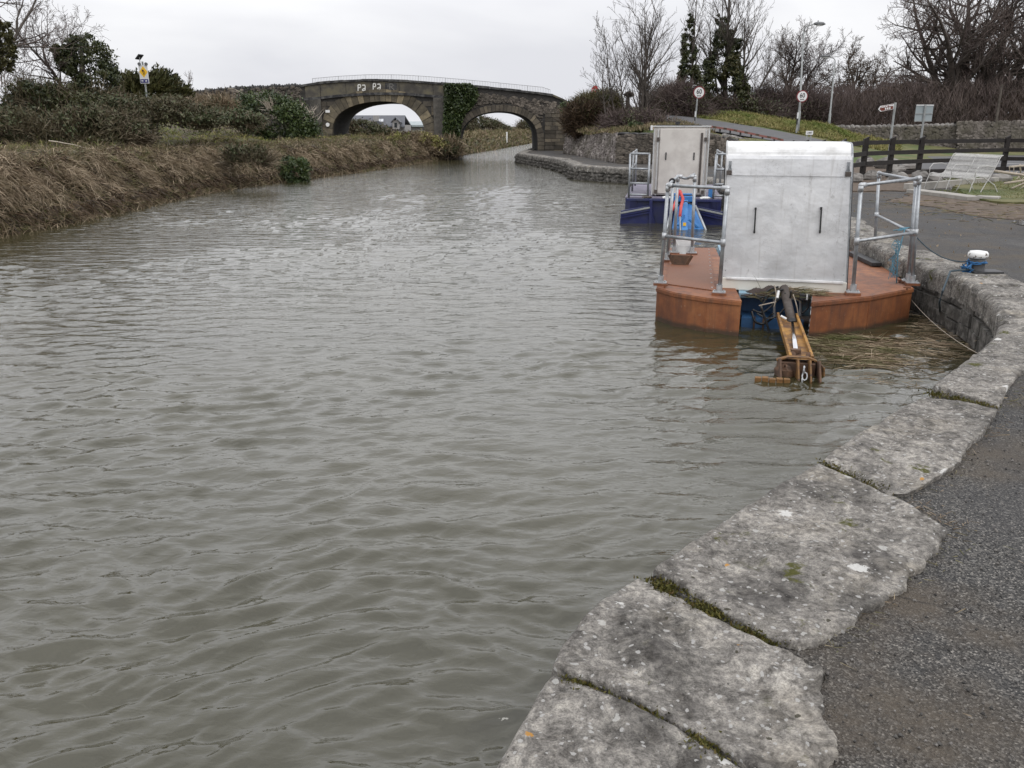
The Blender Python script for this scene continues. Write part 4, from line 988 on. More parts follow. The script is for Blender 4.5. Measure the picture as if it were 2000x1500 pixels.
# far boundary wall of the wood
fwb = [A(1590, 282, 55), A(1700, 286, 55), A(1870, 290, 54)]; fwt = [A(1590, 250, 55), A(1700, 249, 55), A(1870, 246, 54)]
rubble_wall('boundary_wall', 'long grey boundary wall with a rough stone cope in front of the bare wood', fwb, fwt, M['pinkrubble'], (0, 1, 0), 1700, .5, 7, (.09, .19), (.35, .7), cope=(.22, .4))
fwb = [A(1871, 290, 53.6), A(2000, 291, 53), A(2150, 293, 52.4)]; fwt = [A(1871, 238, 53.6), A(2000, 237, 53), A(2150, 236, 52.4)]
rubble_wall('tall_boundary_wall', 'taller plain-topped rubble wall at the right edge before the wood', fwb, fwt, M['pinkrubble'], (0, 1, 0), 2600, .5, 8, (.08, .18), (.4, .8))

# ------------------------------------------------------------------ rust-red work barge
OB = G(1517, 655, WZ); RZB = math.radians(-14)
barge = thing('work_barge', 'rust red work barge with aluminium hood and yellow digging arm at its bow', 'work boat', (OB[0], OB[1], 0), RZB)
cb, sb = math.cos(RZB), math.sin(RZB)
def LO(px, py, z, O=OB, c=cb, s_=sb):
    w = G(px, py, z); x, y = w[0] - O[0], w[1] - O[1]; return Vector((x * c + y * s_, -x * s_ + y * c, z))
def LY(px, py, ly, O=OB, c=cb, s_=sb):
    """photo point on the boat's own plane y = ly"""
    u = (px - 1000) / FPX; v = (750 - py) / FPX; d = (u, ct + v * st, -st + v * ct)
    k = -O[0] * s_ * -1; oy = -O[0] * s_ + O[1] * c
    t = (ly + oy) / (-d[0] * s_ + d[1] * c); w = (d[0] * t, d[1] * t, EYE + d[2] * t); x, y = w[0] - O[0], w[1] - O[1]
    return Vector((x * c + y * s_, -x * s_ + y * c, w[2]))
DZ = -.21
pl = [LO(p[0], p[1], DZ) for p in ((1448, 588), (1380, 581), (1318, 571), (1283, 561), (1304, 484), (1396, 484))]
pr = [LO(p[0], p[1], DZ) for p in ((1586, 590), (1700, 578), (1783, 562), (1745, 535), (1668, 487), (1600, 487))]
def pontoon(poly, name='hull_pontoon'):
    b = MB(); n = len(poly); c = sum((Vector(p) for p in poly), Vector()) / n
    b.prism([(p[0], p[1]) for p in poly], WZ - .25, DZ - .012)
    o = b.build(name, M['rust'], barge, local=True, bevel=.008)
    b = MB(); e = [(c[0] + (p[0] - c[0]) * 1.008, c[1] + (p[1] - c[1]) * 1.006) for p in poly]
    b.prism(e, DZ - .012, DZ); b.build('deck_plate', M['rust'], barge, local=True)
    for k in range(n):            # rolled edge and weld seams
        a, q = poly[k], poly[(k + 1) % n]
        if k < 3:
            b = MB(); b.bar((a[0], a[1], DZ - .03), (q[0], q[1], DZ - .03), .03, .045); b.build('gunwale_strip', M['rust'], barge, local=True, bevel=.006)
    for k in (1,):
        a = poly[k]; b = MB(); b.tube([(a[0], a[1] - .002, WZ - .1), (a[0], a[1] - .002, DZ - .05)], .007, 6); b.build('weld_seam', M['rust'], barge, local=True)
    return o
pontoon(pl); pontoon(pr)
tp = [LO(p[0], p[1], DZ) for p in ((1396, 569), (1301, 556), (1311, 486), (1388, 486))]
b = MB(); b.prism([(p[0], p[1]) for p in tp], DZ + .001, DZ + .012); b.build('tread_plate', M['tread'], barge, local=True)
b = MB(); 
for k in range(11):
    f = (k + .5) / 11; p = tp[0].lerp(tp[3], f); b.tube([(p[0] - .03, p[1], DZ + .011), (p[0] - .03, p[1], DZ + .018)], .012, 6)
b.build('rivet', M['fitting'], barge, local=True)['kind'] = 'stuff'
# recessed middle hull, faded blue
mL, mR = pl[0][0] + .03, pr[0][0] - .03
b = MB(); b.prism([(mL - .1, .75), (mR + .1, .75), (mR + .1, 4.6), (mL - .35, 4.6)], WZ - .25, DZ - .03); b.build('centre_hull', M['lightblue'], barge, local=True)
b = MB(); b.box(((mL + mR) / 2, .55, -.66), (mR - mL, .42, .34)); b.build('bow_well', M['midblue'], barge, local=True)
b = MB(); b.box(((mL + mR) / 2, .735, -.34), (mR - mL, .03, .30)); b.build('recess_plate', M['midblue'], barge, local=True)
for x in (mL + .14, mL + .24): 
    b = MB(); b.box((x, .32, -.62), (.02, .02, .3)); b.build('seam_rib', M['rustdark'], barge, local=True)
b = MB(); b.box(((mL + mR) / 2, .60, -.255), (mR - mL + .1, .34, .05)); b.build('bow_shelf', M['lightblue'], barge, local=True)
# aluminium hood
fy = .62
hb0, hb1 = LY(1411, 564, fy), LY(1651, 570, fy); x0, x1, zb = hb0[0], hb1[0], (hb0[2] + hb1[2]) / 2 + .0
q0, q1 = LY(1416, 346, fy + .06), LY(1665, 341, fy + .06)
t0_, t1_ = LY(1421, 284, fy + .14), LY(1664, 277, fy + .14)
zm = (q0[2] + q1[2]) / 2; zt = (t0_[2] + t1_[2]) / 2; lean = ((t0_[0] - x0) + (t1_[0] - x1)) / 2 / (zt - zb); wd_t = t1_[0] - t0_[0]
def hx(z, s_):   # side x at height z
    k = (z - zb) / (zt - zb); return (x0 + (t0_[0] - x0) * k) if s_ < 0 else (x1 + (t1_[0] - x1) * k)
def section(prof, name, mt, inset=.0, bevel=0, thick=None):
    """loft the (y,z) profile between the two leaning sides"""
    b = MB(); n = len(prof)
    vs = [(hx(z, -1) + inset, y, z) for y, z in prof] + [(hx(z, 1) - inset, y, z) for y, z in prof]
    b.add(vs, [(i, i + 1, n + i + 1, n + i) for i in range(n - 1)]); o = b.build(name, mt, barge, local=True, smooth=False)
    s_ = o.modifiers.new('solid', 'SOLIDIFY'); s_.thickness = thick or .012; s_.offset = 0; return o
HD = 1.0
section([(fy + .02, zb + .115), (fy + .03, zb + .5), (fy + .045, zm - .3), (fy + .06, zm + .015)], 'hood_front_sheet', M['alu'])
roll = [(fy + .045, zm), (fy + .055, zm + .18), (fy + .062, zm + .215)]
section(roll, 'hood_flap', M['alu'], -.005)
arc = [(fy + .075, zm + .19)] + [(fy + .09 + .16 * (1 - math.cos(a)), zm + .225 + (zt - zm - .225) * math.sin(a)) for a in np.linspace(0, math.pi / 2, 8)] + [(fy + HD, zt + .005)]
section(arc, 'hood_roll_top', M['hood'], .004)
section([(fy + HD, zt + .005), (fy + HD + .02, zb)], 'hood_back_sheet', M['alu'])
for s_ in (-1, 1):
    b = MB(); pf = [(fy + .03, zb + .02), (fy + .055, zm), (fy + .07, zm + .2)] + arc[1:] + [(fy + HD - .01, zb + .02)]
    vs = [(hx(z, s_) - s_ * .012, y, z - .004) for y, z in pf]
    b.add(vs, [tuple(range(len(vs)))]); o = b.build('hood_side', M['alu'], barge, local=True); m_ = o.modifiers.new('solid', 'SOLIDIFY'); m_.thickness = .01; m_.offset = 0
    b = MB(); b.tube([(hx(z, s_) + s_ * .006, y - .006, z + .004) for y, z in pf[:-1]], .011, 6); b.build('edge_trim', M['galv'] if s_ > 0 else M['palegrey'], barge, local=True)
    b = MB(); b.bar((hx(zb, s_) + s_ * .012, fy + .05, zb), (hx(zm + .1, s_) + s_ * .012, fy + .09, zm + .1), .014, .03); b.build('rubber_seal', M['rubber'], barge, local=True)
    b = MB()
    for z_ in np.linspace(zb + .2, zm - .06, 9): b.tube([(hx(z_, s_) - s_ * .025, fy + .062 * (z_ - zb) / (zm - zb) + .004, z_), (hx(z_, s_) - s_ * .025, fy + .062 * (z_ - zb) / (zm - zb) + .016, z_)], .008, 6)
    b.build('rivet_row', M['fitting'], barge, local=True)['kind'] = 'stuff'
    # hasp and padlock
    zh = zm + .09; b = MB(); b.box((hx(zh, s_) - s_ * .035, fy + .038, zh), (.03, .012, .13)); b.tube([(hx(zh, s_) - s_ * .035 - .018, fy + .025, zh - .03), (hx(zh, s_) - s_ * .035, fy + .02, zh + .035), (hx(zh, s_) - s_ * .035 + .018, fy + .025, zh - .03)], .006, 6); l_ = b.build('hasp', M['galv'], barge, local=True)
    b = MB(); b.box((hx(zh, s_) - s_ * .03, fy + .02, zh - .06), (.06, .035, .05)); b.build('padlock', M['ramgrey'], l_, local=True, bevel=.005)
for (a, c_) in (((1476, 405), (1473, 455)), ((1604, 404), (1601, 455))):
    p, q = LY(*a, fy + .03), LY(*c_, fy + .03); b = MB(); b.bar(p - Vector((0, .028, 0)), q - Vector((0, .028, 0)), .026, .016); b.bar(p - Vector((0, .01, -.0)), p - Vector((0, .01, .03)), .022, .03); b.bar(q - Vector((0, .01, 0)), q - Vector((0, .01, -.03)), .022, .03); b.build('grab_handle', M['blackbar'], barge, local=True, bevel=.003)
b = MB(); b.box(((x0 + x1) / 2, fy + .005, zb + .05), (x1 - x0 + .012, .03, .135)); b.build('hood_skirt', M['cream'], barge, local=True, bevel=.006)
b = MB(); b.box(((x0 + x1) / 2, fy - .018, zb + .118), (x1 - x0 - .07, .022, .026)); b.build('drip_rail', M['hood'], barge, local=True, bevel=.004)
# railings: key-clamp tube
def ground_post(px, py, tx, ty, z=DZ, r=.0215, foot=True, doubled=False):
    a = LO(px, py, z); t = LY(tx, ty, a[1]); p = MB(); p.tube([a + Vector((0, 0, .01)), t], r, 12); o = p.build('railing_post', M['galv'], barge, local=True, smooth=True)
    if foot:
        b = MB(); b.box(a + Vector((0, 0, .035)), (.14, .095, .012)); b.tube([a + Vector((0, 0, .03)), a + Vector((0, 0, .115))], .033, 12)
        for dx in (-.05, .05): b.tube([a + Vector((dx, 0, .035)), a + Vector((dx, 0, .058))], .012, 6)
        b.build('base_flange', M['fitting'], o, local=True)
        b = MB(); b.box(a + Vector((0, 0, .015)), (.16, .10, .028)); b.build('foot_block', M['rust'], o, local=True)
    return a, t
def rail(p, q, r=.019, name='railing_rail'):
    b = MB(); b.tube([p, q], r, 12); b.build(name, M['galv'], barge, local=True, smooth=True)
def elbow(p, dirs, r=.029, L=.065):
    b = MB()
    for d in dirs: b.tube([p, p + Vector(d).normalized() * L], r, 12)
    b.blob(p, (r * 1.05, r * 1.05, r * 1.05), 1, 12, 8, 0); b.build('tube_fitting', M['fitting'], barge, local=True, smooth=True)
def tee(p, ax): 
    b = MB(); ax = Vector(ax).normalized() * .04; b.tube([p - ax, p + ax], .028, 12); b.build('tube_fitting', M['fitting'], barge, local=True, smooth=True)
P1, T1 = ground_post(1290, 557, 1305, 362); P2, T2 = ground_post(1404, 576, 1421, 368); P3, T3 = ground_post(1303, 511, 1315, 352); P4, T4 = ground_post(1316, 497, 1324, 345); P5, T5 = ground_post(1351, 498, 1357, 345)
R1, U1 = ground_post(1665, 576, 1682, 362); R2, U2 = ground_post(1773, 553, 1790, 352); R3, U3 = ground_post(1781, 557, 1796, 348, foot=True); R4, U4 = ground_post(1707, 500, 1717, 338)
up_ = Vector((0, 0, 1))
for p, q in ((T1, T2), (U1, U3), (U4, U2), (T1, T3), (T3, T4)): rail(p, q)
mid = lambda a, t, f: a.lerp(t, f)
rail(T4, T4.lerp(T5, .55) - up_ * .03); rail(T4.lerp(T5, .55) - up_ * .03, T5 + up_ * .04)
for (a, t), (c_, d_) in (((P1, T1), (P2, T2)), ((R1, U1), (R3, U3)), ((R4, U4), (R2, U2))):
    m1, m2 = mid(a, t, .5), mid(c_, d_, .5); rail(m1, m2); tee(m1, up_); tee(m2, up_)
for p, ds in ((T1, (T2 - T1, -up_, T3 - T1)), (T2, (T1 - T2, -up_)), (T4, (T5 - T4, -up_)), (T5, (-up_, T4 - T5)), (U1, (U3 - U1, -up_)), (U3, (U1 - U3, -up_)), (U2, (U4 - U2, -up_)), (U4, (U2 - U4, -up_))): elbow(p, ds)
b = MB(); rg_ = T3.lerp(T1, .25); b.tube([rg_ + Vector((.0, -.02, 0)), rg_ + Vector((0, .035, 0))], .042, 12); b.build('rubber_collar', M['rubber'], barge, local=True)
# cable cradles on the left deck
for px, py in ((1328, 518), (1332, 497), (1336, 486)):
    c_ = LO(px, py, DZ); b = MB(); w1, w2, hh = .085, .15, .13
    b.slab([c_ + Vector((-w1, 0, .01)), c_ + Vector((w1, 0, .01)), c_ + Vector((w2, .03, hh)), c_ + Vector((-w2, .03, hh))], (0, .012, 0))
    for s_ in (-1, 1): b.bar(c_ + Vector((s_ * w1, 0, .01)), c_ + Vector((s_ * w2, .03, hh)), .02, .04)
    b.bar(c_ + Vector((-w1, -.02, .012)), c_ + Vector((w1, -.02, .012)), .05, .015)
    b.build('cable_cradle', M['palegrey'] if py != 518 else M['rustdark'], barge, local=True)
# rubber fender plank on the right deck
a, c_ = LO(1664, 499, DZ), LO(1712, 522, DZ); b = MB(); b.bar(a + up_ * .035, c_ + up_ * .035, .13, .055); b.build('fender_plank', M['rubber'], barge, local=True, bevel=.008)
# cleats
for px, py in ((1756, 552), (1771, 567), (1298, 562)):
    c_ = LO(px, py, DZ); b = MB(); b.tube([c_, c_ + up_ * .03], .012, 6); b.bar(c_ + Vector((-.04, 0, .032)), c_ + Vector((.04, 0, .032)), .014); b.build('cleat', M['rust'], barge, local=True)
# digging arm
AT, AB = LY(1551, 622, .02), LY(1572, 705, -.50)
def LZ(px, py, ly): return LY(px, py, ly)
a0, a1 = LZ(1537, 618, .12), LO(1565, 702, -.50)
dv = (a1 - a0); wv = Vector((1, 0, 0)); nv = Vector((0, -.75, .66))
b = MB(); hw0, hw1 = .098, .098
q = [a0 - wv * hw0, a0 + wv * hw0, a1 + wv * hw1, a1 - wv * hw1]; b.slab(q, -nv * .05); b.build('arm_plate', M['yellow'], barge, local=True, bevel=.004)
for s_ in (-1, 1):
    b = MB(); b.bar(a0 + wv * s_ * hw0 + nv * .012, a1 + wv * s_ * hw1 + nv * .012, .026, .07, up=nv); b.build('arm_flange', M['yellow'], barge, local=True, bevel=.004)
    b = MB(); pv = a1 - dv * .06 + wv * s_ * .075 + nv * .01; b.tube([pv - nv * .02, pv + nv * .035], .03, 10); b.build('pivot_bolt', M['rustdark'], barge, local=True)
r0, r1 = LZ(1531, 562, .42), LZ(1547, 630, a0[1] - .16); r2 = LZ(1554, 686, (a0 + dv * .82)[1] - .10)
b = MB(); b.tube([r0, r1], .048, 14); b.build('ram_casing', M['ramgrey'], barge, local=True, smooth=True)
b = MB(); b.tube([r1 - (r1 - r0).normalized() * .01, r1 + (r1 - r0).normalized() * .04], .063, 14); b.build('ram_gland', M['rubber'], barge, local=True)
b = MB(); b.tube([r1, r2], .024, 12); b.build('ram_rod', M['chrome'], barge, local=True, smooth=True)
b = MB(); b.box(r2 + Vector((0, -.02, -.03)), (.09, .07, .11)); b.blob(r2 + Vector((.01, -.05, -.07)), (.06, .05, .06), 4); b.build('clevis', M['rustdark'], barge, local=True)
# bucket head, half in the water
h0 = LO(1560, 703, -.46)
b = MB(); L_ = [(-.22, .0, .0), (-.02, -.02, .05), (.19, .0, .0), (.22, -.16, -.30), (-.25, -.16, -.30)]
for (xs, n_) in ((-.185, 0), (-.03, 1), (.075, 1), (.155, 0)):
    b = MB(); pz = [h0 + Vector((xs, .06, -.02)), h0 + Vector((xs + .01, -.10, .03)), h0 + Vector((xs + .02, -.24, -.13)), h0 + Vector((xs + .01, -.22, -.42)), h0 + Vector((xs - .01, .05, -.42))]
    b.slab(pz, (.016, 0, 0)); b.build('bucket_rib', M['bucket'] if n_ else M['rustdark'], barge, local=True)
b = MB(); pts = [(-.19, .0, -.01), (-.09, -.03, .03), (.08, -.03, .035), (.165, .0, .0), (.185, -.08, -.12), (.17, -.16, -.30)]
for (a, c_) in zip(pts[:-1], pts[1:]): b.slab([h0 + Vector(a), h0 + Vector(c_), h0 + Vector((c_[0], c_[1] + .14, c_[2] - .02)), h0 + Vector((a[0], a[1] + .14, a[2] - .02))], (0, 0, -.014))
b.build('bucket_shell', M['bucket'], barge, local=True)
b = MB(); b.slab([h0 + Vector((.165, 0, 0)), h0 + Vector((.22, -.05, -.05)), h0 + Vector((.225, -.12, -.24)), h0 + Vector((.18, -.10, -.38)), h0 + Vector((.16, -.02, -.3))], (.012, .01, 0)); b.build('bucket_wing', M['bucket'], barge, local=True)
for k in range(7):
    b = MB(); c_ = h0 + Vector((.035 + .012 * math.sin(k * 2), -.19 - .01 * k, -.04 - .055 * k)); 
    b.tube([c_ + Vector((.022 * math.cos(a), .012 * math.sin(a) * (k % 2), .034 * math.sin(a))) if k % 2 else c_ + Vector((0, .022 * math.cos(a), .034 * math.sin(a))) for a in np.linspace(0, 2 * math.pi, 9)], .0075, 5); b.build('chain_link', M['fitting'] if k < 3 else M['rustdark'], barge, local=True)
b = MB(); b.box(h0 + Vector((-.01, .02, -.17)), (.31, .16, .30)); b.blob(h0 + Vector((-.12, -.06, -.14)), (.10, .06, .10), 3); b.build('bucket_back', M['rustdark'], barge, local=True)
# outrigger tooth bar lying level with the water
c_ = LO(1510, 741, WZ + .02); b = MB(); 
for k in range(5): b.box(c_ + Vector((-.13 + .062 * k, .004 * (k % 2), -.012 + .005 * math.sin(k * 2.2))), (.056, .05 + .01 * (k % 2), .05))
b.build('tooth_bar', M['bucket'], barge, local=True, bevel=.005)
# hydraulics at the bow
rn = random.Random(14); cH = LZ(1517, 600, .35)
def hose(pts, r=.012, mt='hose', name='hydraulic_hose'):
    P3 = [Vector(p) for p in pts]; out_ = []
    for i in range(len(P3) - 1):
        p0, p1, p2, p3 = P3[max(i - 1, 0)], P3[i], P3[i + 1], P3[min(i + 2, len(P3) - 1)]
        for t in np.linspace(0, 1, 7)[:-1]:
            t = float(t); out_.append(.5 * ((2 * p1) + (p2 - p0) * t + (2 * p0 - 5 * p1 + 4 * p2 - p3) * t * t + (3 * p1 - p0 - 3 * p2 + p3) * t ** 3))
    out_.append(P3[-1]); b = MB(); b.tube(out_, r, 6); return b.build(name, M[mt], barge, local=True, smooth=True)
for (pp, yy_, r) in ((((1530, 565), (1505, 575), (1488, 600), (1492, 625), (1510, 612)), .35, .012), (((1535, 572), (1515, 590), (1490, 610), (1470, 605)), .30, .012), (((1468, 608), (1475, 628), (1492, 632), (1510, 620)), .26, .014), (((1520, 560), (1500, 568), (1486, 590)), .4, .012), (((1545, 568), (1540, 590), (1520, 615), (1500, 622), (1478, 612)), .22, .010), (((1472, 575), (1490, 580), (1512, 572)), .36, .009), (((1486, 598), (1500, 640), (1505, 665)), .12, .014), (((1580, 575), (1578, 600), (1566, 612)), .3, .012)):
    hose([LZ(x, y, yy_ + rn.uniform(-.04, .04)) for x, y in pp], r)
for (pp, yy_) in ((((1512, 556), (1516, 575), (1512, 600)), .3), (((1549, 575), (1556, 598), (1560, 622)), .2), (((1482, 597), (1505, 592), (1516, 590)), .3)):
    hose([LZ(x, y, yy_) for x, y in pp], .007, 'twigpale', 'steel_pipe')
for px in (1512, 1563): b = MB(); b.tube([LZ(px, 575, .5), LZ(px, 632, .45)], .016, 8); b.build('upright_pipe', M['galv'], barge, local=True)
b = MB(); c_ = LZ(1568, 625, .42); b.tube([c_ - wv * .05, c_ + wv * .07], .045, 12); b.box(c_ + Vector((.1, 0, 0)), (.02, .1, .16)); b.build('hinge_boss', M['ramgrey'], barge, local=True)
for p, q, s_ in (((1521, 568), (1518, 582), .014), ((1525, 617), (1536, 623), .012), ((1513, 668), (1523, 675), .012)):
    a, c_ = LZ(*p, .2), LZ(*q, .16); 
    if p[1] > 600: a, c_ = LZ(*p, -.1), LZ(*q, -.12)
    b = MB(); b.tube([a, (a + c_) / 2 + up_ * .0, c_], s_, 8); b.build('chrome_fitting', M['signwhite'], barge, local=True)
b = MB(); c_ = LZ(1568, 579, .35); b.box(c_, (.07, .06, .06)); b.build('work_light_body', M['rubber'], barge, local=True, bevel=.006)
b = MB(); b.box(c_ + Vector((.045, -.01, .0)), (.02, .05, .06)); b.build('work_light_lens', M['signwhite'], barge, local=True)
# torn netting and dead reed on the bow shelf
n_u, n_v = 26, 9; Pn = np.zeros((n_v, n_u, 3)); 
for i in range(n_u):
    for j in range(n_v):
        f = i / (n_u - 1); g_ = j / (n_v - 1); base_ = LZ(1447 + 120 * f, 578, .50)
        hgt = .02 + .085 * max(0., math.sin(math.pi * f)) ** .8 * (1 - (2 * g_ - 1) ** 2)
        Pn[j, i] = base_ + Vector((0, -.10 + .20 * g_, hgt * (1.0 + .18 * math.sin(i * .9 + j * .8)) + .006 * math.sin(i * 2.3 + j * 1.7)))
o = grid_mesh('torn_netting', Pn, M['mesh_cloth'], None, local=True)
Mw = Matrix.Translation((OB[0], OB[1], 0)) @ Matrix.Rotation(RZB, 4, 'Z')
o.data.transform(Mw); tag(o, 'scrap of brown netting draped over the bow machinery below the hood', 'netting')
r_ = np.random.default_rng(9); n = 520; f = r_.random(n); C = np.array([Mw @ (LZ(1452 + 165 * a, 577, .52) + Vector((0, r_.uniform(-.2, .08), .015 + .09 * r_.random() * math.sin(math.pi * a)))) for a in f])
o = blades('dead_reeds_on_bow', C, np.c_[r_.normal(1, .5, n), r_.normal(0, .5, n), r_.normal(0, .18, n)], r_.uniform(.06, .24, n), .006, M['reed'], droop=.15, kind='stuff'); tag(o, 'tangle of dead reed stalks caught on the barge bow around the ram', 'reeds')

# ------------------------------------------------------------------ blue barge moored beyond
OC = G(1313, 436, WZ); RC = math.radians(-10); cc, sc2 = math.cos(RC), math.sin(RC)
bb = thing('blue_barge', 'dark blue work barge with cream box cabin moored behind the rust red one', 'work boat', (OC[0], OC[1], 0), RC)
def CY(px, py, ly): return LY(px, py, ly, OC, cc, sc2)
def CB(b, name, mt, bevel=0, smooth=False, par=None): return b.build(name, M[mt], par or bb, local=True, bevel=bevel, smooth=smooth)
xl, xr = CY(1218, 436, 0)[0], CY(1409, 436, 0)[0]; zd = CY(1300, 388, 0)[2]
b = MB(); b.prism([(xl + .12, .25), (xl + .3, .0), (xr - .3, 0), (xr - .12, .25), (xr, .5), (xr, 5.2), (xl, 5.2), (xl, .5)], WZ - .3, zd - .02); CB(b, 'hull', 'navy', .02)
b = MB(); b.prism([(xl, .25), (xr, .25), (xr + .02, 5.2), (xl - .02, 5.2)], zd - .018, zd); CB(b, 'deck', 'purpledeck')
b = MB(); b.box(((xl + xr) / 2, -.03, zd - .03), (xr - xl - .1, .12, .06)); CB(b, 'bow_rail_plate', 'navy', .01)
for s_ in (-1, 1):
    xe = xl if s_ < 0 else xr
    b = MB(); q = [Vector((xe + s_ * .06, -.30, WZ + .30)), Vector((xe - s_ * .62, -.12, WZ + .42)), Vector((xe - s_ * .78, -.1, WZ - .12)), Vector((xe + s_ * .08, -.30, WZ - .12))]
    b.slab(q, (0, .06, 0)); CB(b, 'bow_fender_plate', 'navy', .01)
    for k in range(3):
        b = MB(); d_ = Vector((0, -.045, -.05 - .055 * k)); b.bar(q[0] + d_, q[1] + d_ + Vector((-s_ * -.02, 0, .0)), .03, .035); CB(b, 'fender_batten', 'post' if k == 0 else 'navy')
    b = MB(); b.bar(q[1] + Vector((0, -.02, -.5)), q[1] + Vector((0, -.02, .13)), .07, .06); CB(b, 'fender_post', 'navy')
c0_, c1_ = CY(1271, 379, .7), CY(1379, 380, .7); k0_, k1_ = CY(1273, 250, .7), CY(1386, 246, .7); zc0, zc1 = zd + .03, (k0_[2] + k1_[2]) / 2
xa, xb_ = c0_[0], c1_[0]
b = MB(); b.box(((xa + xb_) / 2, 1.75, (zc0 + zc1) / 2), (xb_ - xa, 2.1, zc1 - zc0)); cab = CB(b, 'cabin', 'offwhite', .02)
b = MB(); w_ = (xb_ - xa); b.box((xa + w_ * .52, .675, (zc0 + zc1) / 2), (w_ * .80, .05, zc1 - zc0 - .08)); dr = CB(b, 'cabin_door', 'offwhite', .008, par=cab)
for x in (.24, .74): b = MB(); b.box((xa + w_ * x, .638, zc0 + (zc1 - zc0) * .58), (.028, .02, .17)); CB(b, 'handle', 'blackbar', .004, par=dr)
b = MB(); b.box((xa + w_ * .86, .64, (zc0 + zc1) / 2 - .03), (.05, .02, zc1 - zc0 - .2)); CB(b, 'vertical_channel', 'ramgrey', par=cab)
for x in (.015, .085, .93, .985): b = MB(); b.tube([(xa + w_ * x, .66, zc0), (xa + w_ * x, .66, zc1 - .05)], .016, 8); CB(b, 'locking_bar', 'palegrey', par=cab)
for x in (.085, .93):
    for z in (zc1 - .28, zc0 + .08): b = MB(); b.box((xa + w_ * x, .635, z), (.07, .03, .09)); CB(b, 'lock_bracket', 'ramgrey', par=cab)
b = MB(); b.box(((xa + xb_) / 2, 1.75, zc1 + .012), (w_ + .05, 2.16, .03)); CB(b, 'cabin_roof', 'palegrey', .008, par=cab)
b = MB(); b.box((xa - .05, .62, zc1 - .02), (.05, .07, .11)); CB(b, 'side_lamp', 'signwhite', .008)
b = MB(); b.box((xa - .085, .63, zc1 - .04), (.03, .06, .09)); CB(b, 'side_lamp_shade', 'rubber', .004)
b = MB(); b.box((xa + w_ * .42, .85, zc1 + .09), (.11, .06, .07)); b.tube([(xa + w_ * .42, .86, zc1), (xa + w_ * .42, .86, zc1 + .06)], .015, 6); CB(b, 'roof_floodlight', 'rubber', .005)
b = MB(); b.bar((xa + .05, .74, zc1 + .035), (xb_ - .2, .74, zc1 + .035), .035, .025); CB(b, 'roof_wiper_bar', 'rubber')
for s_ in (-1, 1):
    xs = [CY(1228, 385, .15)[0], CY(1265, 385, .15)[0]] if s_ < 0 else [CY(1393, 385, .15)[0], CY(1415, 385, .15)[0]]
    zt_ = CY(1231, 300, .15)[2]
    for y in (.15, 2.2, 4.3):
        for x in xs if y < 1 else xs[:1] if s_ < 0 else xs[1:]:
            b = MB(); b.tube([(x, y, zd), (x, y, zt_)], .026, 8); CB(b, 'railing_post', 'galv', smooth=True)
    for f in (1, .66, .33, .07): b = MB(); b.tube([(xs[0], .15, zd + (zt_ - zd) * f), (xs[1], .15, zd + (zt_ - zd) * f)], .024, 8); CB(b, 'railing_rail', 'galv', smooth=True)
    xo = xs[0] if s_ < 0 else xs[1]
    for f in (.97, .62): b = MB(); b.tube([(xo, .15, zd + (zt_ - zd) * f), (xo, 4.3, zd + (zt_ - zd) * f)], .022, 8); CB(b, 'railing_rail', 'galv', smooth=True)
for x in (-.15, .72, -.62): b = MB(); b.blob((x * 1.0, .08, zd + .02), (.13, .1, .035), 3, 10, 5, .15); CB(b, 'deck_fitting', 'white' if x > -.3 else 'ramgrey')
b = MB(); b.box((CY(1388, 380, .3)[0], .4, zd + .12), (.1, .1, .22)); CB(b, 'blue_container', 'cutterblue', .01)
hp = [CY(1425, 355, .1), CY(1418, 372, .1), CY(1412, 395, .05), CY(1414, 420, -.05)]
b = MB(); b.tube(hp, .016, 6); b.tube([p + Vector((.07, 0, 0)) for p in hp], .016, 6); CB(b, 'cable_loop', 'hose')
# its cutter frame, reaching forward into the water
cf = lambda px, py, y: CY(px, py, y)
b = MB(); b.box(cf(1334, 388, -.35) + Vector((0, .0, 0)), (.42, .22, .12)); CB(b, 'cutter_crosshead', 'cutterblue', .012)
b = MB(); b.box(cf(1334, 379, -.33), (.40, .10, .03)); CB(b, 'crosshead_lip', 'cutterblue', .005)
b = MB(); tl, tr_, bl, br_ = cf(1320, 398, -.40), cf(1357, 398, -.40), cf(1311, 458, -1.15), cf(1377, 458, -1.15)
bl[2] = br_[2] = WZ - .05
b.slab([tl, tr_, br_, bl], (0, .04, -.02)); CB(b, 'cutter_apron', 'lightblue' if False else 'cutterblue', .005)
b = MB(); b.bar(cf(1337, 392, -.55), cf(1337, 452, -1.25), .14, .05); CB(b, 'centre_beam', 'cutterblue', .008)
for (p, q) in (((1324, 432), (1336, 420)), ((1345, 420), (1372, 452))):
    b = MB(); b.bar(cf(p[0], p[1] + 8, -1.15), cf(*q, -.98), .05, .04); CB(b, 'apron_brace', 'cutterblue', .004)
b = MB(); b.box(cf(1337, 438, -1.19), (.065, .02, .07)); CB(b, 'yellow_sticker', 'signyellow')
for pp in (((1326, 372), (1322, 388), (1317, 402), (1312, 412)), ((1328, 373), (1334, 388), (1330, 405), (1328, 423))):
    b = MB(); b.tube([cf(x, y, -.55 - .012 * (y - 372)) for x, y in pp], .034, 8); CB(b, 'red_hose', 'red', smooth=True)
b = MB(); b.tube([cf(1328, 423, -1.18), cf(1329, 452, -1.3)], .016, 6); CB(b, 'cylinder_rod', 'galv')
for (p, q, r) in (((1312, 412), (1300, 452), .032), ((1358, 402), (1382, 458), .028)):
    b = MB(); b.tube([cf(*p, -.7), cf(*q, -1.3)], r, 8); CB(b, 'side_ram', 'galv', smooth=True)
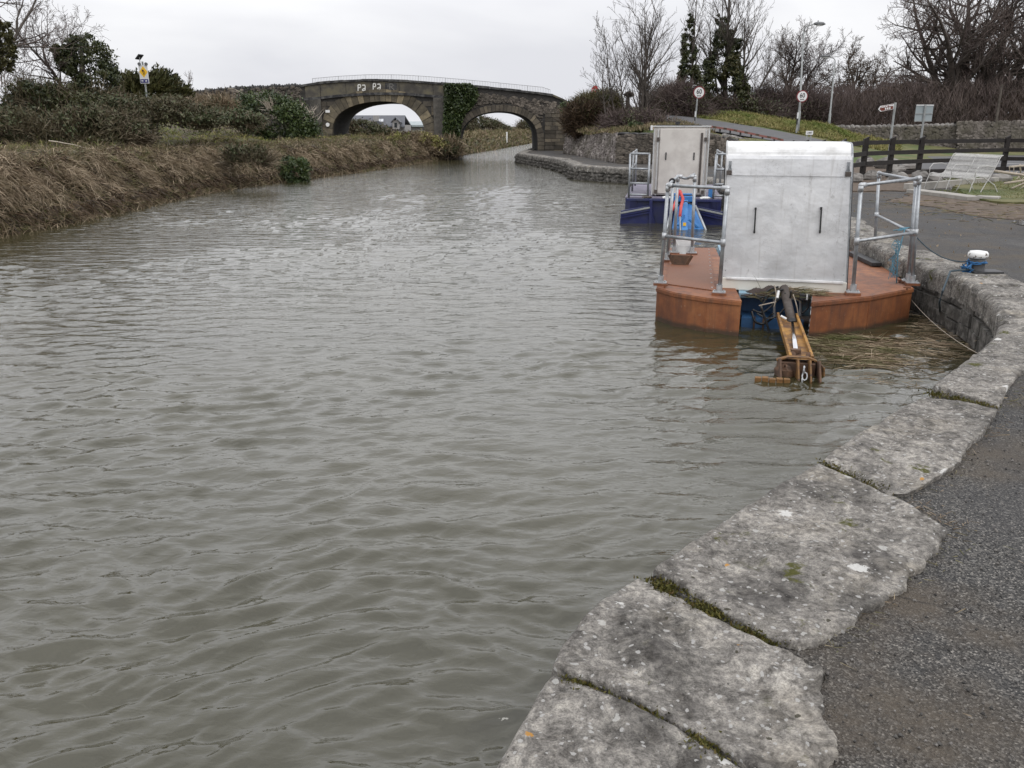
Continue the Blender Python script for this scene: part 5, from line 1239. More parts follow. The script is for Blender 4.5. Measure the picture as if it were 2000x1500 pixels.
b = MB(); b.tube([cf(1302, 440, -1.0), cf(1285, 460, -1.2)], .018, 6); CB(b, 'stay_bar', 'palegrey')
b = MB(); b.tube([cf(1322, 405, -.66), cf(1330, 397, -.7), cf(1340, 393, -.72), cf(1352, 400, -.72), cf(1358, 412, -.75)], .012, 6); CB(b, 'curved_hose', 'hose', smooth=True)

# ------------------------------------------------------------------ bollard and ropes
bo = G(1905, 531)
bl_ = thing('mooring_bollard', 'black iron mooring bollard with chipped white cap on the quay edge', 'bollard', tuple(bo))
b = MB(); b.tube([bo + Vector((0, 0, z)) for z in (0, .02, .1, .16)], [.115, .092, .085, .085], 18); b.build('post', M['iron'], bl_, smooth=True)
b = MB(); b.tube([bo + Vector((0, 0, z)) for z in (.155, .165, .185, .215, .235, .243)], [.075, .095, .108, .106, .09, .04], 20); b.build('cap', M['white'], bl_, smooth=True)
b = MB(); b.box(bo + Vector((.07, -.06, .012)), (.34, .20, .03)); b.build('base_plate', M['iron'], bl_, bevel=.006)
r_ = np.random.default_rng(2)
def coil(c, rad, turns, z0, z1, r, jitter=.006, start=0):
    t = np.linspace(0, 1, int(26 * turns)); return [Vector((c[0] + (rad + random.gauss(0, jitter)) * math.cos(start + 6.283 * turns * a), c[1] + (rad + random.gauss(0, jitter)) * math.sin(start + 6.283 * turns * a), c[2] + z0 + (z1 - z0) * a + random.gauss(0, .004))) for a in t]
b = MB(); b.tube(coil(bo, .093, 2.5, .09, .135, .004), .008, 6)
rp_ = bo + Vector((-.12, -.05, -.02))
for k in range(9):
    pts = [rp_ + Vector((random.gauss(0, .035), random.gauss(0, .03), .0 + .15 * (1 - abs(2 * j / 7 - 1)) * random.uniform(.5, 1) + random.gauss(0, .012))) for j in range(8)]
    b.tube(pts, .0095, 5)
tag(b.build('mooring_rope', M['bluerope'], smooth=True), 'bright blue rope knotted round the bollard below its white cap', 'rope')
def catenary(a, c_, sag, n=16): return [a.lerp(c_, i / n) - up_ * sag * (1 - (2 * i / n - 1) ** 2) for i in range(n + 1)]
Wb = lambda p: Mw @ p
ra_ = Wb(mid(R3, U3, .47))
b = MB(); b.tube(catenary(ra_, bo + Vector((-.1, 0, .12)), .09), .0075, 6); tag(b.build('taut_mooring_line', M['darkrope'], smooth=True), 'dark blue line sagging from the railing corner to the bollard', 'rope')
q = Wb(mid(R2, U2, .52)); b = MB()
for k in range(8):
    pts = [q + Vector((-.16 + random.gauss(0, .035), random.gauss(0, .03), -.12 - .055 * j + random.gauss(0, .02))) for j in range(9)]; b.tube(pts, .004, 4)
b.tube([q + Vector((-.1, -.02, .02)), q + Vector((-.14, -.02, -.3)), q + Vector((-.10, .0, -.65))], .007, 5)
for k in range(4): b.tube([q + Vector((random.gauss(-.08, .03), random.gauss(0, .03), .02)), q + Vector((-.03, 0, .035)), q + Vector((random.gauss(-.15, .05), random.gauss(0, .03), .0))], .006, 5)
tag(b.build('hanging_twine', M['palerope'], smooth=True), 'faded light blue twine hanging in loops from the right railing', 'rope')
b = MB(); b.tube([bo + Vector((-.1, -.1, .05)), G(1855, 535) + up_ * .03, G(1848, 560) + Vector((-.03, 0, -.05)), G(1846, 590, -.2) + Vector((-.06, 0, 0)), G(1836, 615, -.52)], .011, 6); tag(b.build('slack_line', M['darkrope'], smooth=True), 'dark slack line running from the bollard down the quay face into the water', 'rope')
b = MB(); b.tube(catenary(Wb(Vector((pr[2][0], pr[2][1], WZ + .25))), G(1909, 690, -.15), .05), .0026, 4); tag(b.build('thin_tan_cord', M['twigpale'], smooth=True), 'thin tan cord stretched from the barge corner to the near quay', 'rope')

# ------------------------------------------------------------------ post and rail fence
fn = thing('rail_fence', 'dark stained post and rail fence beside the bench', 'fence', tuple(G(1740, 349, GZ)))
fpost = [(G(2300, 345, GZ), 1.27), (G(1958, 338, GZ), 1.27), (G(1792, 345, GZ), 1.27), (G(1735, 348, GZ), 1.27), (G(1683, 352, GZ), 1.27)]
for (px, py, Y) in ((1648, 273, 25.5), (1608, 274.5, 28), (1575, 275, 30.5), (1547, 275.5, 33)):
    t_ = A(px, py, Y); fpost.append((Vector((t_[0], Y, t_[2] - 1.27)), 1.27))
for p, h in fpost:
    d_ = .15; b = MB(); b.slab([p + Vector((-d_ / 2, -.05, -.1)), p + Vector((d_ / 2, -.05, -.1)), p + Vector((d_ / 2, -.05, h + .035)), p + Vector((-d_ / 2, -.05, h - .045))], (0, .12, 0)); b.build('post', M['brownstain'], fn, bevel=.006)
for (p, h), (q, h2) in zip(fpost[:-1], fpost[1:]):
    for z in (.16, .50, .80, 1.12):
        b = MB(); b.bar(p + Vector((0, -.07 if z < 1 else .06, z)), q + Vector((0, -.07 if z < 1 else .06, z)), .04, .13); b.build('rail', M['brownstain'], fn, bevel=.004)
# boulders behind the fence
rn = random.Random(21); bl0 = None
BLD = [(1700, 318, 1.0, 'round grey boulder behind the fence post nearest the white hood'), (1716, 345, .75, 'pale flat boulder low behind the fence, left of the others'), (1742, 322, 1.1, 'large dark boulder behind the second fence gap'), (1768, 350, .8, 'squat brown boulder under the fence rails left of the bench'), (1790, 325, .9, 'pale boulder just behind the third fence post'), (1812, 346, .75, 'small dark boulder behind the bench end'), (1680, 350, .7, 'small pale boulder half hidden by the hood edge'), (1765, 330, .7, 'light grey wedge boulder in the middle of the boulder row'), (1838, 348, .7, 'grey boulder seen beneath the bench seat'), (1945, 352, .6, 'low mossy boulder right of the bench'), (1975, 350, .7, 'dark boulder behind the bundle of sticks')]
for k, (px, py, s_, lb) in enumerate(BLD):
    p = G(px, py + 10, GZ) + Vector((0, .55, 0)); b = MB(); b.blob(p + up_ * .16 * s_, (.42 * s_, .30 * s_, .24 * s_), 60 + k, 10, 7, .28)
    o = b.build('boulder', M['palestone']); o.location = p; o.data.transform(Matrix.Translation(-p)); tag(o, lb, 'boulder', 'boulders behind the rail fence')

# ------------------------------------------------------------------ wire bench facing the canal
be = G(1882, 372, 0); be2 = Vector((be[0], be[1], GZ))
bn = thing('wire_bench', 'two-seat bench of white welded wire mesh standing on the concrete strip by the fence', 'bench', tuple(be2), math.radians(-80))
BL = 1.75; WV = lambda s_, d, z: Vector((s_, -d, z))     # s along the bench, d towards the sitter's front... local frame: +y is the back
prof_b = [(.40, .36), (.42, .42), (.30, .435), (.10, .40), (.0, .43), (-.05, .52), (-.12, .68), (-.20, .88), (-.24, .95), (-.27, .93)]   # (front distance, height)
def pb(f):
    d = np.r_[0, np.cumsum([math.dist(prof_b[i], prof_b[i + 1]) for i in range(len(prof_b) - 1)])]; t = f * d[-1]; return float(np.interp(t, d, [p[0] for p in prof_b])), float(np.interp(t, d, [p[1] for p in prof_b]))
b = MB(); nL = 44
for k in range(nL):
    for s_ in (1, -1):
        pts = []
        for f in np.linspace(0, 1, 9):
            x = -BL / 2 + BL * (k + .5) / nL + s_ * .16 * (float(f) - .5)
            if abs(x) <= BL / 2: d_, z = pb(float(f)); pts.append(Vector((x, -d_, z)))
        if len(pts) > 1: b.tube(pts, .0062, 3, cap=False)
for f in np.linspace(0, 1, 9):
    d_, z = pb(float(f)); b.tube([Vector((-BL / 2, -d_, z)), Vector((BL / 2, -d_, z))], .0062, 3, cap=False)
o = b.build('wire_mesh', M['benchwire'], bn, local=True); o['kind'] = 'stuff'
for x in (-BL / 2, BL / 2, 0):
    b = MB(); b.tube([Vector((x, -pb(f)[0], pb(f)[1])) for f in np.linspace(0, 1, 14)], .011, 6); b.build('frame_tube', M['benchwire'], bn, local=True, smooth=True)
for x in (-BL / 2, 0, BL / 2):
    b = MB(); b.tube([Vector((x, -.40, .42)), Vector((x, -.47, .22)), Vector((x, -.52, .0))], .011, 6); b.build('leg', M['benchwire'], bn, local=True)
    b = MB(); b.tube([Vector((x, .02, .45)), Vector((x, -.10, .25)), Vector((x, -.22, .0))], .011, 6); b.build('leg', M['benchwire'], bn, local=True)
    b = MB(); b.tube([Vector((x, -.20, .42)), Vector((x, .16, .22)), Vector((x, .30, .0))], .011, 6); b.build('leg', M['benchwire'], bn, local=True)
    b = MB(); b.tube([Vector((x, -.42, .42)), Vector((x, -.42, .58)), Vector((x, -.34, .67)), Vector((x, -.10, .68)), Vector((x, .08, .64))], .011, 6); b.build('armrest', M['benchwire'], bn, local=True, smooth=True)
# bundle of bare poles beside it
rn = random.Random(31); PL = ['thickest bleached pole of the heap, its cut end nearest the bench', 'lower thick pole lying nearly level under the thickest one', 'topmost level pole of the heap, crossing a fence rail', 'thin pole of the heap slanting up from the grass', 'lowest slanting thin pole, its end in the grass', 'thin pole lying flat at the bottom of the heap', 'short upright stick standing in the heap of poles', 'short thin stick slanting across the top of the heap']
PO = [((1942, 334), (2040, 352), .035), ((1962, 358), (2060, 348), .03), ((1972, 326), (2070, 322), .028), ((1976, 368), (2040, 345), .022), ((1978, 380), (2030, 345), .018), ((1980, 381), (2070, 372), .018), ((1992, 322), (1996, 372), .02), ((1985, 350), (2020, 330), .016)]
for k, (a, c_, r) in enumerate(PO):
    Yk = 21.5 + .25 * k; p0, p1 = A(*a, Yk), A(*c_, Yk + .8); b = MB(); m_ = (p0 + p1) / 2 + Vector((0, 0, .03))
    b.tube([p0, m_, p1], [r, r * .9, r * .7], 7)
    for j in range(3): w_ = p0.lerp(p1, rn.uniform(.3, .9)); b.tube([w_, w_ + Vector((rn.uniform(-.1, .15), rn.uniform(-.1, .1), rn.uniform(.05, .25)))], .009, 5)
    o = b.build('cut_pole', M['twigpale'], None, smooth=True); o.location = p0; o.data.transform(Matrix.Translation(-p0)); tag(o, PL[k], 'branch', 'cut branches heaped right of the bench')

# ------------------------------------------------------------------ signs and lamps
def text_mesh(txt, size, mt, parent, loc, rot, name='lettering', sx=1.0, depth=.0015, bold=0):
    cu = bpy.data.curves.new(name, 'FONT'); cu.body = txt; cu.size = size; cu.align_x = 'CENTER'; cu.align_y = 'CENTER'; cu.extrude = depth; cu.offset = bold; cu.resolution_u = 3
    o = bpy.data.objects.new(name, cu); COL.objects.link(o); dg = bpy.context.evaluated_depsgraph_get(); me = bpy.data.meshes.new_from_object(o.evaluated_get(dg)); bpy.data.objects.remove(o)
    me.transform(Matrix.Translation(loc) @ rot @ Matrix.Diagonal((sx, 1, 1, 1))); return link_mesh(name, me, mt, parent)
RX = Matrix.Rotation(math.pi / 2, 4, 'X')
def round_sign(px, py, Y, rad, foot, label, tilt=0, post_off=-.12, bands=True, rim=None):
    c = A(px, py, Y); f = Vector((c[0] + post_off, Y + .04, foot)); t = thing('speed_limit_sign', label, 'road sign', tuple(f), 0, 'speed limit signs on the ramp road')
    L = lambda v: Vector(v) - f
    b = MB(); b.tube([f - up_ * .4, Vector((f[0] + .06, f[1], c[2] + rad * .8))], .045, 10); b.build('post', M['post'], t)
    if bands:
        for z0, m_ in ((.02, 'signblack'), (.32, 'signwhite')): b = MB(); b.tube([f + up_ * z0, f + up_ * (z0 + .3)], .049, 10); b.build('post_band', M[m_], t)
    b = MB(); b.tube([c + Vector((0, .0, 0)), c + Vector((0, .02, 0))], rad, 28); b.build('disc', M['signring'], t)
    b = MB(); b.tube([c + Vector((0, -.006, 0)), c], rad * .82, 28); b.build('sign_face', M['signwhite'], t)
    text_mesh('60', rad * 1.05, M['signblack'], t, L(c + Vector((0, -.009, rad * .10))), RX, sx=.86, bold=rad * .02)
    text_mesh('km/h', rad * .34, M['signblack'], t, L(c + Vector((0, -.009, -rad * .52))), RX, bold=rad * .01)
round_sign(1365.5, 180.5, 50, .335, A(1361, 240, 50)[2], 'round 60 speed limit sign left of the two, on the green bank')
round_sign(1567, 188, 46, .30, A(1561, 244, 46)[2], 'round 60 speed limit sign in front of the tall lamp post')
# STOP sign turned partly away
c = A(1162, 178, 55); f = Vector((c[0] - .03, 55.04, 2.2)); t = thing('stop_sign', 'red octagonal stop sign above the bushes at the bridge end', 'road sign', tuple(f))
b = MB(); b.tube([f, Vector((c[0], 55.04, c[2]))], .035, 8); b.build('post', M['post'], t)
R55 = Matrix.Rotation(math.radians(-52), 4, 'Z'); oc = lambda r, y: [c + R55 @ Vector((r * math.cos(a), y, r * math.sin(a))) for a in [math.pi / 8 + k * math.pi / 4 for k in range(8)]]
b = MB(); b.slab(oc(.37, 0), R55 @ Vector((0, .02, 0))); b.build('sign_plate', M['signwhite'], t)
b = MB(); b.slab(oc(.335, -.005), R55 @ Vector((0, .004, 0))); b.build('red_field', M['signred'], t)
text_mesh('STOP', .27, M['signwhite'], t, Vector(c) - f + R55 @ Vector((0, -.008, 0)), R55 @ RX, sx=.88, bold=.006)
# brown finger post
c = A(1748, 206, 34); f = Vector((c[0], 34, GZ)); t = thing('finger_post', 'brown tourist finger sign pointing left on a grey post', 'signpost', tuple(f))
b = MB(); b.tube([f, c + up_ * .04], .042, 10); b.build('post', M['post'], t)
e1 = A(1713, 215, 34); RF_ = Matrix.Rotation(math.radians(-2), 4, 'Y')
tl_, tr2, br2, bl2 = A(1720, 207, 33.9), A(1746, 202.5, 33.9), A(1746, 213, 33.9), A(1720, 218, 33.9); tip_ = A(1715.5, 213.5, 33.9)
b = MB(); b.slab([tl_, tr2, br2, bl2, tip_], (0, .03, 0)); b.build('finger_plate', M['signwhite'], t)
ins = lambda p, cpt, k, y: cpt + (p - cpt) * k + Vector((0, y, 0))
cp_ = (tl_ + tr2 + br2 + bl2) / 4; b = MB(); b.slab([ins(p, cp_, .86, -.004) for p in (tl_, tr2, br2, bl2)] + [ins(tip_, cp_, .88, -.004)], (0, .006, 0)); b.build('brown_field', M['signbrown'], t)
for k, (x0_, x1_, y_) in enumerate(((1721.5, 1729, 208.8), (1730, 1734, 207.6), (1735.5, 1744.5, 206.2))):
    a, q = A(x0_, y_ + .6, 33.885), A(x1_, y_ - .6, 33.885); b = MB(); b.bar(a, q, .01, .036); b.build('white_lettering', M['signwhite'], t)
for x in (1729.8, 1733.8, 1737.8): b = MB(); b.box(A(x, 212.2 - (x - 1730) * .12, 33.885), (.05, .008, .075)); b.build('white_pictogram', M['signwhite'], t)
b = MB(); b.box(A(1748, 208, 33.9), (.085, .03, .29)); b.build('bracket', M['post'], t)
# back of a square sign
c = A(1804.5, 221, 34); f = Vector((A(1798, 280, 34)[0], 34.0, GZ)); t = thing('sign_seen_from_behind', 'square traffic sign seen from its plain grey back, right of the brown finger post', 'road sign', tuple(f))
b = MB(); b.tube([f, c + Vector((0, -.04, .30))], .04, 10); b.build('post', M['post'], t)
b = MB(); b.box(c, (.66, .012, .62)); b.build('sign_plate', M['signgrey'], t)
for z in (.29, -.02, -.29): b = MB(); b.box(c + Vector((0, -.02, z)), (.66, .02, .035)); b.build('stiffener', M['signwhite'] if z > .2 else M['post'], t)
# small road number plate
c = A(1581, 259.5, 40); f = Vector((c[0], 40.02, A(1580, 275, 40)[2] - .6)); t = thing('road_number_plate', 'small white road number plate on two short legs before the grass mound', 'road sign', tuple(f))
for s_ in (-.09, .09): b = MB(); b.box(Vector((f[0] + s_, f[1] + .02, (f[2] + c[2]) / 2)), (.055, .03, c[2] - f[2])); b.build('leg', M['post'], t)
b = MB(); b.box(c, (.33, .015, .17)); b.build('plate', M['signwhite'], t, bevel=.005)
text_mesh('L 8007', .10, M['signblack'], t, c - f + Vector((0, -.011, 0)), RX, sx=.85, bold=.002)
# school warning sign on the left bank
c = A(281, 145, 41.2); f = Vector((c[0], 41.25, 1.0)); t = thing('school_warning_sign', 'white warning board with yellow diamond and small solar panel above the left hedge', 'road sign', tuple(f))
b = MB(); b.tube([f, Vector((c[0] - .02, 41.25, c[2] + .55))], .045, 8); b.build('post', M['post'], t)
b = MB(); b.box(c, (.40, .03, .80)); b.build('board', M['signwhite'], t)
dm = c + Vector((0, -.02, .10)); b = MB(); b.slab([dm + Vector((.19, 0, 0)), dm + Vector((0, 0, .25)), dm + Vector((-.19, 0, 0)), dm + Vector((0, 0, -.25))], (0, .01, 0)); b.build('yellow_diamond', M['signyellow'], t)
b = MB(); b.blob(dm + Vector((-.02, -.01, .06)), (.05, .008, .05), 1, 8, 5, 0); b.bar(dm + Vector((-.03, -.01, .03)), dm + Vector((.03, -.01, -.12)), .05, .01); b.bar(dm + Vector((.04, -.01, .04)), dm + Vector((.06, -.01, -.1)), .03, .01); b.build('figure_symbol', M['rustdark'], t)
b = MB(); b.box(c + Vector((0, -.02, -.29)), (.36, .012, .15)); b.build('blue_strip', M['signblue'], t)
for s_ in (-.09, .08): b = MB(); b.box(c + Vector((s_, -.03, -.29)), (.09, .008, .05)); b.build('white_lettering', M['signwhite'], t)
for s_ in (-.15, .16): b = MB(); b.tube([c + Vector((s_, -.05, .44)), c + Vector((s_, .02, .44))], .07, 12); b.build('flasher_lamp', M['lamp'], t)
b = MB(); b.slab([c + Vector((-.26, -.15, .66)), c + Vector((-.08, -.15, .86)), c + Vector((-.02, .25, .86)), c + Vector((-.2, .25, .66))], (.02, 0, -.03)); b.build('solar_panel', M['iron'], t)
b = MB(); b.tube([c + Vector((-.12, .03, .35)), c + Vector((-.13, .03, .75))], .02, 6); b.build('panel_stem', M['post'], t)
# street lamps
def lamp(px, pb_, ptx, pty, hx_, hy_, Y, label, k):
    f = A(px, pb_, Y); tp_ = A(ptx, pty, Y); hd = A(hx_, hy_, Y); t = thing('street_lamp', label, 'street lamp', (f[0], Y, f[2] - .6), 0, 'street lamps on the ramp road')
    s_ = 1 if hd[0] > tp_[0] else -1; e = Vector((tp_[0] - s_ * .0, Y, tp_[2] - .32))
    b = MB(); b.tube([Vector((f[0], Y, f[2] - .6)), Vector((f[0], Y, f[2] + .7)), Vector((f[0], Y, f[2] + .72)), e], [.085, .08, .055, .042], 10); b.build('column', M['post'], t, smooth=True)
    b = MB(); b.tube([e, e + Vector((s_ * .02, 0, .18)), e + Vector((s_ * .12, 0, .30)), e + Vector((s_ * .35, 0, .34)), hd - Vector((s_ * .3, 0, 0))], .032, 8); b.build('bracket_arm', M['post'], t, smooth=True)
    b = MB(); b.tube([hd + Vector((s_ * x, 0, z)) for x, z in ((-.32, 0), (-.22, .01), (0, .01), (.2, .0), (.32, -.02))], [.045, .08, .10, .085, .02], 10); b.build('lantern', M['lamp'], t, smooth=True)
    b = MB(); b.blob(hd + Vector((0, 0, -.07)), (.22, .075, .05), 1, 10, 6, 0); b.build('lens', M['palegrey'], t, smooth=True)
    b = MB(); b.tube([hd + Vector((-s_ * .1, 0, .09)), hd + Vector((-s_ * .1, 0, .17))], .03, 8); b.build('photocell', M['lamp'], t)
lamp(1559, 243, 1571, 50, 1601, 46.5, 50, 'taller street lamp with its lantern reaching right, behind the second 60 sign', 0)
lamp(1619, 244, 1632, 113, 1612, 110, 58, 'shorter street lamp with its lantern reaching left, right of the taller one', 1)
# red and black rail of the ramp
rr_t = thing('crash_rail', 'low faded red and black banded rail on short posts along the ramp', 'barrier', tuple(A(1450, 262, 41.5)))
RT = [A(x, y, Y) for x, y, Y in ((1385, 247, 42.2), (1407, 250, 42), (1427, 253, 41.6), (1447, 257, 41.3), (1468, 261, 41.2), (1490, 266, 41.1), (1513, 270, 41.1), (1530, 274, 41.1))]
for a, c_ in zip(RT[:-1], RT[1:]):
    for j in range(3): p, q = a.lerp(c_, j / 3 + .0), a.lerp(c_, j / 3 + .33); b = MB(); b.bar(p, q, .05, .09); b.build('rail_band', M['railred'] if j != 1 else M['rustdark'], rr_t)
for a in RT[1:]: b = MB(); b.box(a - up_ * .2 + Vector((0, .05, 0)), (.07, .07, .36)); b.build('post', M['iron'], rr_t)
b = MB(); b.tube([A(1826, 158, 66) , A(1815, 240, 66)], .075, 8)
p = A(1957, 165, 60); q = A(1945, 240, 60); b = MB(); b.tube([q - up_ * .5, p], [.10, .07], 8); o = b.build('utility_pole', M['bark']); o.data.transform(Matrix.Translation(-q)); o.location = q; tag(o, 'bare wooden pole leaning before the wood at the far right', 'pole')
# tan stick post seen before the thicket etc is left to the thicket

# ------------------------------------------------------------------ house and far building seen through the land arch
def Hs(px, py, Y=118): return A(px, py, Y)
h = thing('slate_roof_house', 'house with a blue-grey slate roof, dormer and roof windows seen through the left arch', 'house', tuple(Hs(740, 252)))
YH = 118; ez = Hs(700, 247)[2]; rz2 = Hs(700, 224.5)[2]; xl_, xr_ = Hs(650, 240)[0], Hs(791, 247)[0]; xrt = Hs(784, 224.5)[0]
b = MB(); b.box(((xl_ + xrt) / 2 + .2, YH + 4, ez - 1.6), (xrt - xl_ + .3, 7.2, 3.6)); b.build('wall', M['housewall'], h)
b = MB(); b.slab([Vector((xl_, YH - .2, ez)), Vector((xr_, YH - .2, ez)), Vector((xrt, YH + 4, rz2)), Vector((xl_, YH + 4, rz2))], (0, 0, -.15)); b.slab([Vector((xl_, YH + 8.2, ez)), Vector((xr_, YH + 8.2, ez)), Vector((xrt, YH + 4, rz2)), Vector((xl_, YH + 4, rz2))], (0, 0, -.15)); rf_ = b.build('roof', M['slate'], h)
ch = Hs(735, 233, 119.5); b = MB(); b.box(ch, (.62 * 1.2, .8, 1.0)); b.build('chimney', M['housewall'], h)
for x in (741.5, 747): b = MB(); p = Hs(x, 235, 119.6); b.box(p + Vector((0, -.35, 0)), (.34, .05, .42), M=Matrix.Rotation(-.65, 3, 'X')); b.build('roof_window', M['skyglass'], rf_, local=False)
dc = Hs(773, 245, 117.2); b = MB(); b.box(dc + Vector((0, .9, .1)), (.85, 1.8, 1.15)); dm_ = b.build('dormer', M['housewall'], h)
for s_ in (-1, 1): b = MB(); b.slab([dc + Vector((0, -.25, 1.05)), dc + Vector((s_ * .62, -.25, .45)), dc + Vector((s_ * .62, 2.0, .45)), dc + Vector((0, 2.0, 1.05))], (0, 0, -.12)); b.build('dormer_roof', M['slate'], dm_)
b = MB(); b.box(dc + Vector((0, -.03, .05)), (.34, .05, .6)); w_ = b.build('window', M['glass'], dm_)
b = MB(); b.slab([Hs(740, 236, 116), Hs(755, 247.5, 116), Hs(708, 247.5, 116), Hs(708, 240, 116)], (0, .1, 0)); b.build('side_gable_roof', M['slate'], h)
h2 = thing('low_far_shed', 'low pale shed roof right of the slate-roofed house, under the arch', 'shed', tuple(A(810, 247, 150)))
b = MB(); a0_, a1_ = A(790, 247, 150), A(835, 247, 150); b.slab([A(789, 244, 150), A(796, 237, 154), A(838, 237, 154), A(838, 244, 150)], (0, 0, -.3)); b.build('roof', M['signgrey'], h2)
b = MB(); b.box(((a0_[0] + a1_[0]) / 2, 151, a0_[2] - .6), (a1_[0] - a0_[0], .4, 1.6)); b.build('wall', M['housewall'], h2)

# ------------------------------------------------------------------ left bank: reeds, mats, brambles
r_ = np.random.default_rng(41)
s0, s1 = s_at(11), s_at(62)
def s_samples(n, a, b, p=1.6): return a + (b - a) * r_.random(n) ** p        # denser near the eye
# hanging dead growth over the toe
n = 46000; s = s_samples(n, s0, s1, 1.35); d = r_.uniform(-.12, 1.7, n) ** 1.0
Pq = left_point(s, np.clip(d, .02, None)); Pq[:, 2] = np.maximum(Pq[:, 2], WZ - .02) + r_.uniform(0, .10, n)
nx = np.interp(s, LBS, LBN[:, 0]); ny = np.interp(s, LBS, LBN[:, 1])
def clump(x, y, k=1.5): return np.c_[k * fbm(x, y, 1.5, 3, 61), k * fbm(x, y, 1.5, 3, 62), .7 * k * fbm(x, y, 1.3, 3, 63)]
dirn = np.c_[-nx * r_.uniform(-.3, .6, n) + r_.normal(0, .6, n), -ny * r_.uniform(-.3, .6, n) + r_.normal(0, .6, n), r_.uniform(-.1, 1.1, n)] + clump(Pq[:, 0], Pq[:, 1], 1.4); Pq[:, 2] += .22 * np.clip(fbm(Pq[:, 0], Pq[:, 1], .7, 3, 64), 0, 1)
far_ = (Pq[:, 1] - 10) / 50
tag(blades('reed_bank', Pq, dirn, r_.uniform(.08, .34, n), .011 + .015 * far_, M['reed'], droop=.5, seed=2, kind='stuff'), 'tangled brown dead reeds and grass lining the left canal bank', 'reeds')
# upper bank, reed tops and rank grass
n = 33000; s = s_samples(n, s0, s1, 1.35); d = r_.uniform(.9, 5.2, n)
Pq = left_point(s, d); dirn = np.c_[r_.normal(0, .45, n), r_.normal(0, .45, n), r_.uniform(.3, 1.1, n)] + clump(Pq[:, 0], Pq[:, 1], 1.3); far_ = (Pq[:, 1] - 10) / 50
tag(blades('rank_grass', Pq, dirn, r_.uniform(.18, .50, n), .012 + .016 * far_, M['reed'], droop=.6, seed=3, kind='stuff'), 'rank brown and olive grass on top of the left bank', 'grass')
# mats of bleached reed lying over the edge: overhanging tufts
mats = MB(); cs = []; 
for k, (px, py, w_, hh) in enumerate(((45, 300, 1.5, .75), (105, 318, 1.2, .8), (150, 330, .8, .6), (215, 320, .8, .6), (330, 300, .9, .6), (390, 308, 1.3, .8), (440, 315, 1.3, .8), (480, 322, .9, .6), (590, 290, 1.3, .6), (640, 292, 1.4, .7), (700, 285, 1.3, .6), (745, 290, 1.2, .7), (790, 285, 1.2, .7), (840, 290, 1.0, .6), (10, 300, 1.0, .7), (270, 330, .7, .5), (540, 312, .8, .5))):
    y_ = np.interp(px, [0, 150, 300, 450, 600, 750, 850, 900], [17.3, 19.5, 24.6, 30.8, 36.2, 44.8, 57, 64]); sk = s_at(y_ + .4)
    m = int(1500 if px < 500 else 900); ss = sk + r_.normal(0, w_ * .55, m); zc = np.clip(1 - ((ss - sk) / (w_ * 1.3)) ** 2, 0, 1)
    p = left_point(ss, np.full(m, .75) + r_.normal(0, .22, m)); p[:, 2] += .10 + hh * .55 * zc * r_.uniform(.5, 1, m)
    nx = np.interp(ss, LBS, LBN[:, 0]); ny = np.interp(ss, LBS, LBN[:, 1]); q = np.c_[-nx * .7 + r_.normal(0, .75, m), -ny * .7 + r_.normal(0, .75, m) - .3, r_.normal(.12, .3, m)]; cs.append((p, q, r_.uniform(.10, .45, m)))
p = np.concatenate([c[0] for c in cs]); q = np.concatenate([c[1] for c in cs]) + clump(p[:, 0], p[:, 1], 1.1); p[:, 2] += .2 * fbm(p[:, 0], p[:, 1], .8, 3, 66); L = np.concatenate([c[2] for c in cs])
tag(blades('reed_mats', p, q, L, .012 + .010 * (p[:, 1] - 15) / 40, M['reedmat'], droop=.8, seed=4, kind='stuff'), 'bleached mats of dead reed flopping over the left bank edge', 'reeds')
n = 20000; s = s_samples(n, s0, s1, 1.3); dd_ = r_.uniform(.02, 1.7, n); Pq = left_point(s, dd_); keep = (fbm(Pq[:, 0], Pq[:, 1], .75, 3, 67) > .12) | (dd_ < .45); s = s[keep]; Pq = Pq[keep]; dd_ = dd_[keep]; n = len(s); Pq[:, 2] = np.where(dd_ < .45, WZ + r_.uniform(0, .45, n), Pq[:, 2] + r_.uniform(.05, .25, n))  # dark roots at the toe; higher up dark blades stand in for shaded hollows
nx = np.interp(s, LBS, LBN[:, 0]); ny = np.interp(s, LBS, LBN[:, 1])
tag(blades('bank_roots_and_hollow_shade', Pq, np.c_[-nx + r_.normal(0, .6, n), -ny + r_.normal(0, .6, n), r_.normal(0, .4, n)], r_.uniform(.15, .4, n), .03, M['reeddark'], droop=.8, seed=6, kind='stuff'), 'dark matted roots at the waterline and dark blades standing in for shaded hollows in the left bank', 'roots')
n = 5200; s = s_samples(n, s0, s1, 1.3); Pq = left_point(s, r_.uniform(.1, 3.2, n)); k_ = fbm(Pq[:, 0], Pq[:, 1], .6, 3, 71) > -.15; Pq = Pq[k_]; n = len(Pq)
tag(blades('broken_stems', Pq, np.c_[r_.normal(0, .75, n), r_.normal(0, .75, n), r_.uniform(.1, 1, n)], r_.uniform(.25, .85, n), .010 + .012 * (Pq[:, 1] - 10) / 50, M['twigbrown'], droop=.1, seed=19, kind='stuff'), 'broken brown stems sticking out of the left bank in all directions', 'stems')
# stalks standing in the shallows
n = 2600; s = s_samples(n, s0, s1, 1.4); Pq = left_point(s, r_.uniform(-.35, .1, n)); Pq[:, 2] = WZ - .05
tag(blades('shallow_stalks', Pq, np.c_[r_.normal(0, .5, n), r_.normal(0, .5, n), r_.uniform(.2, 1, n)], r_.uniform(.15, .5, n), .012, M['reedmat'], droop=.3, seed=8, kind='stuff'), 'scattered pale reed stalks leaning out of the shallow water at the left bank', 'reeds')
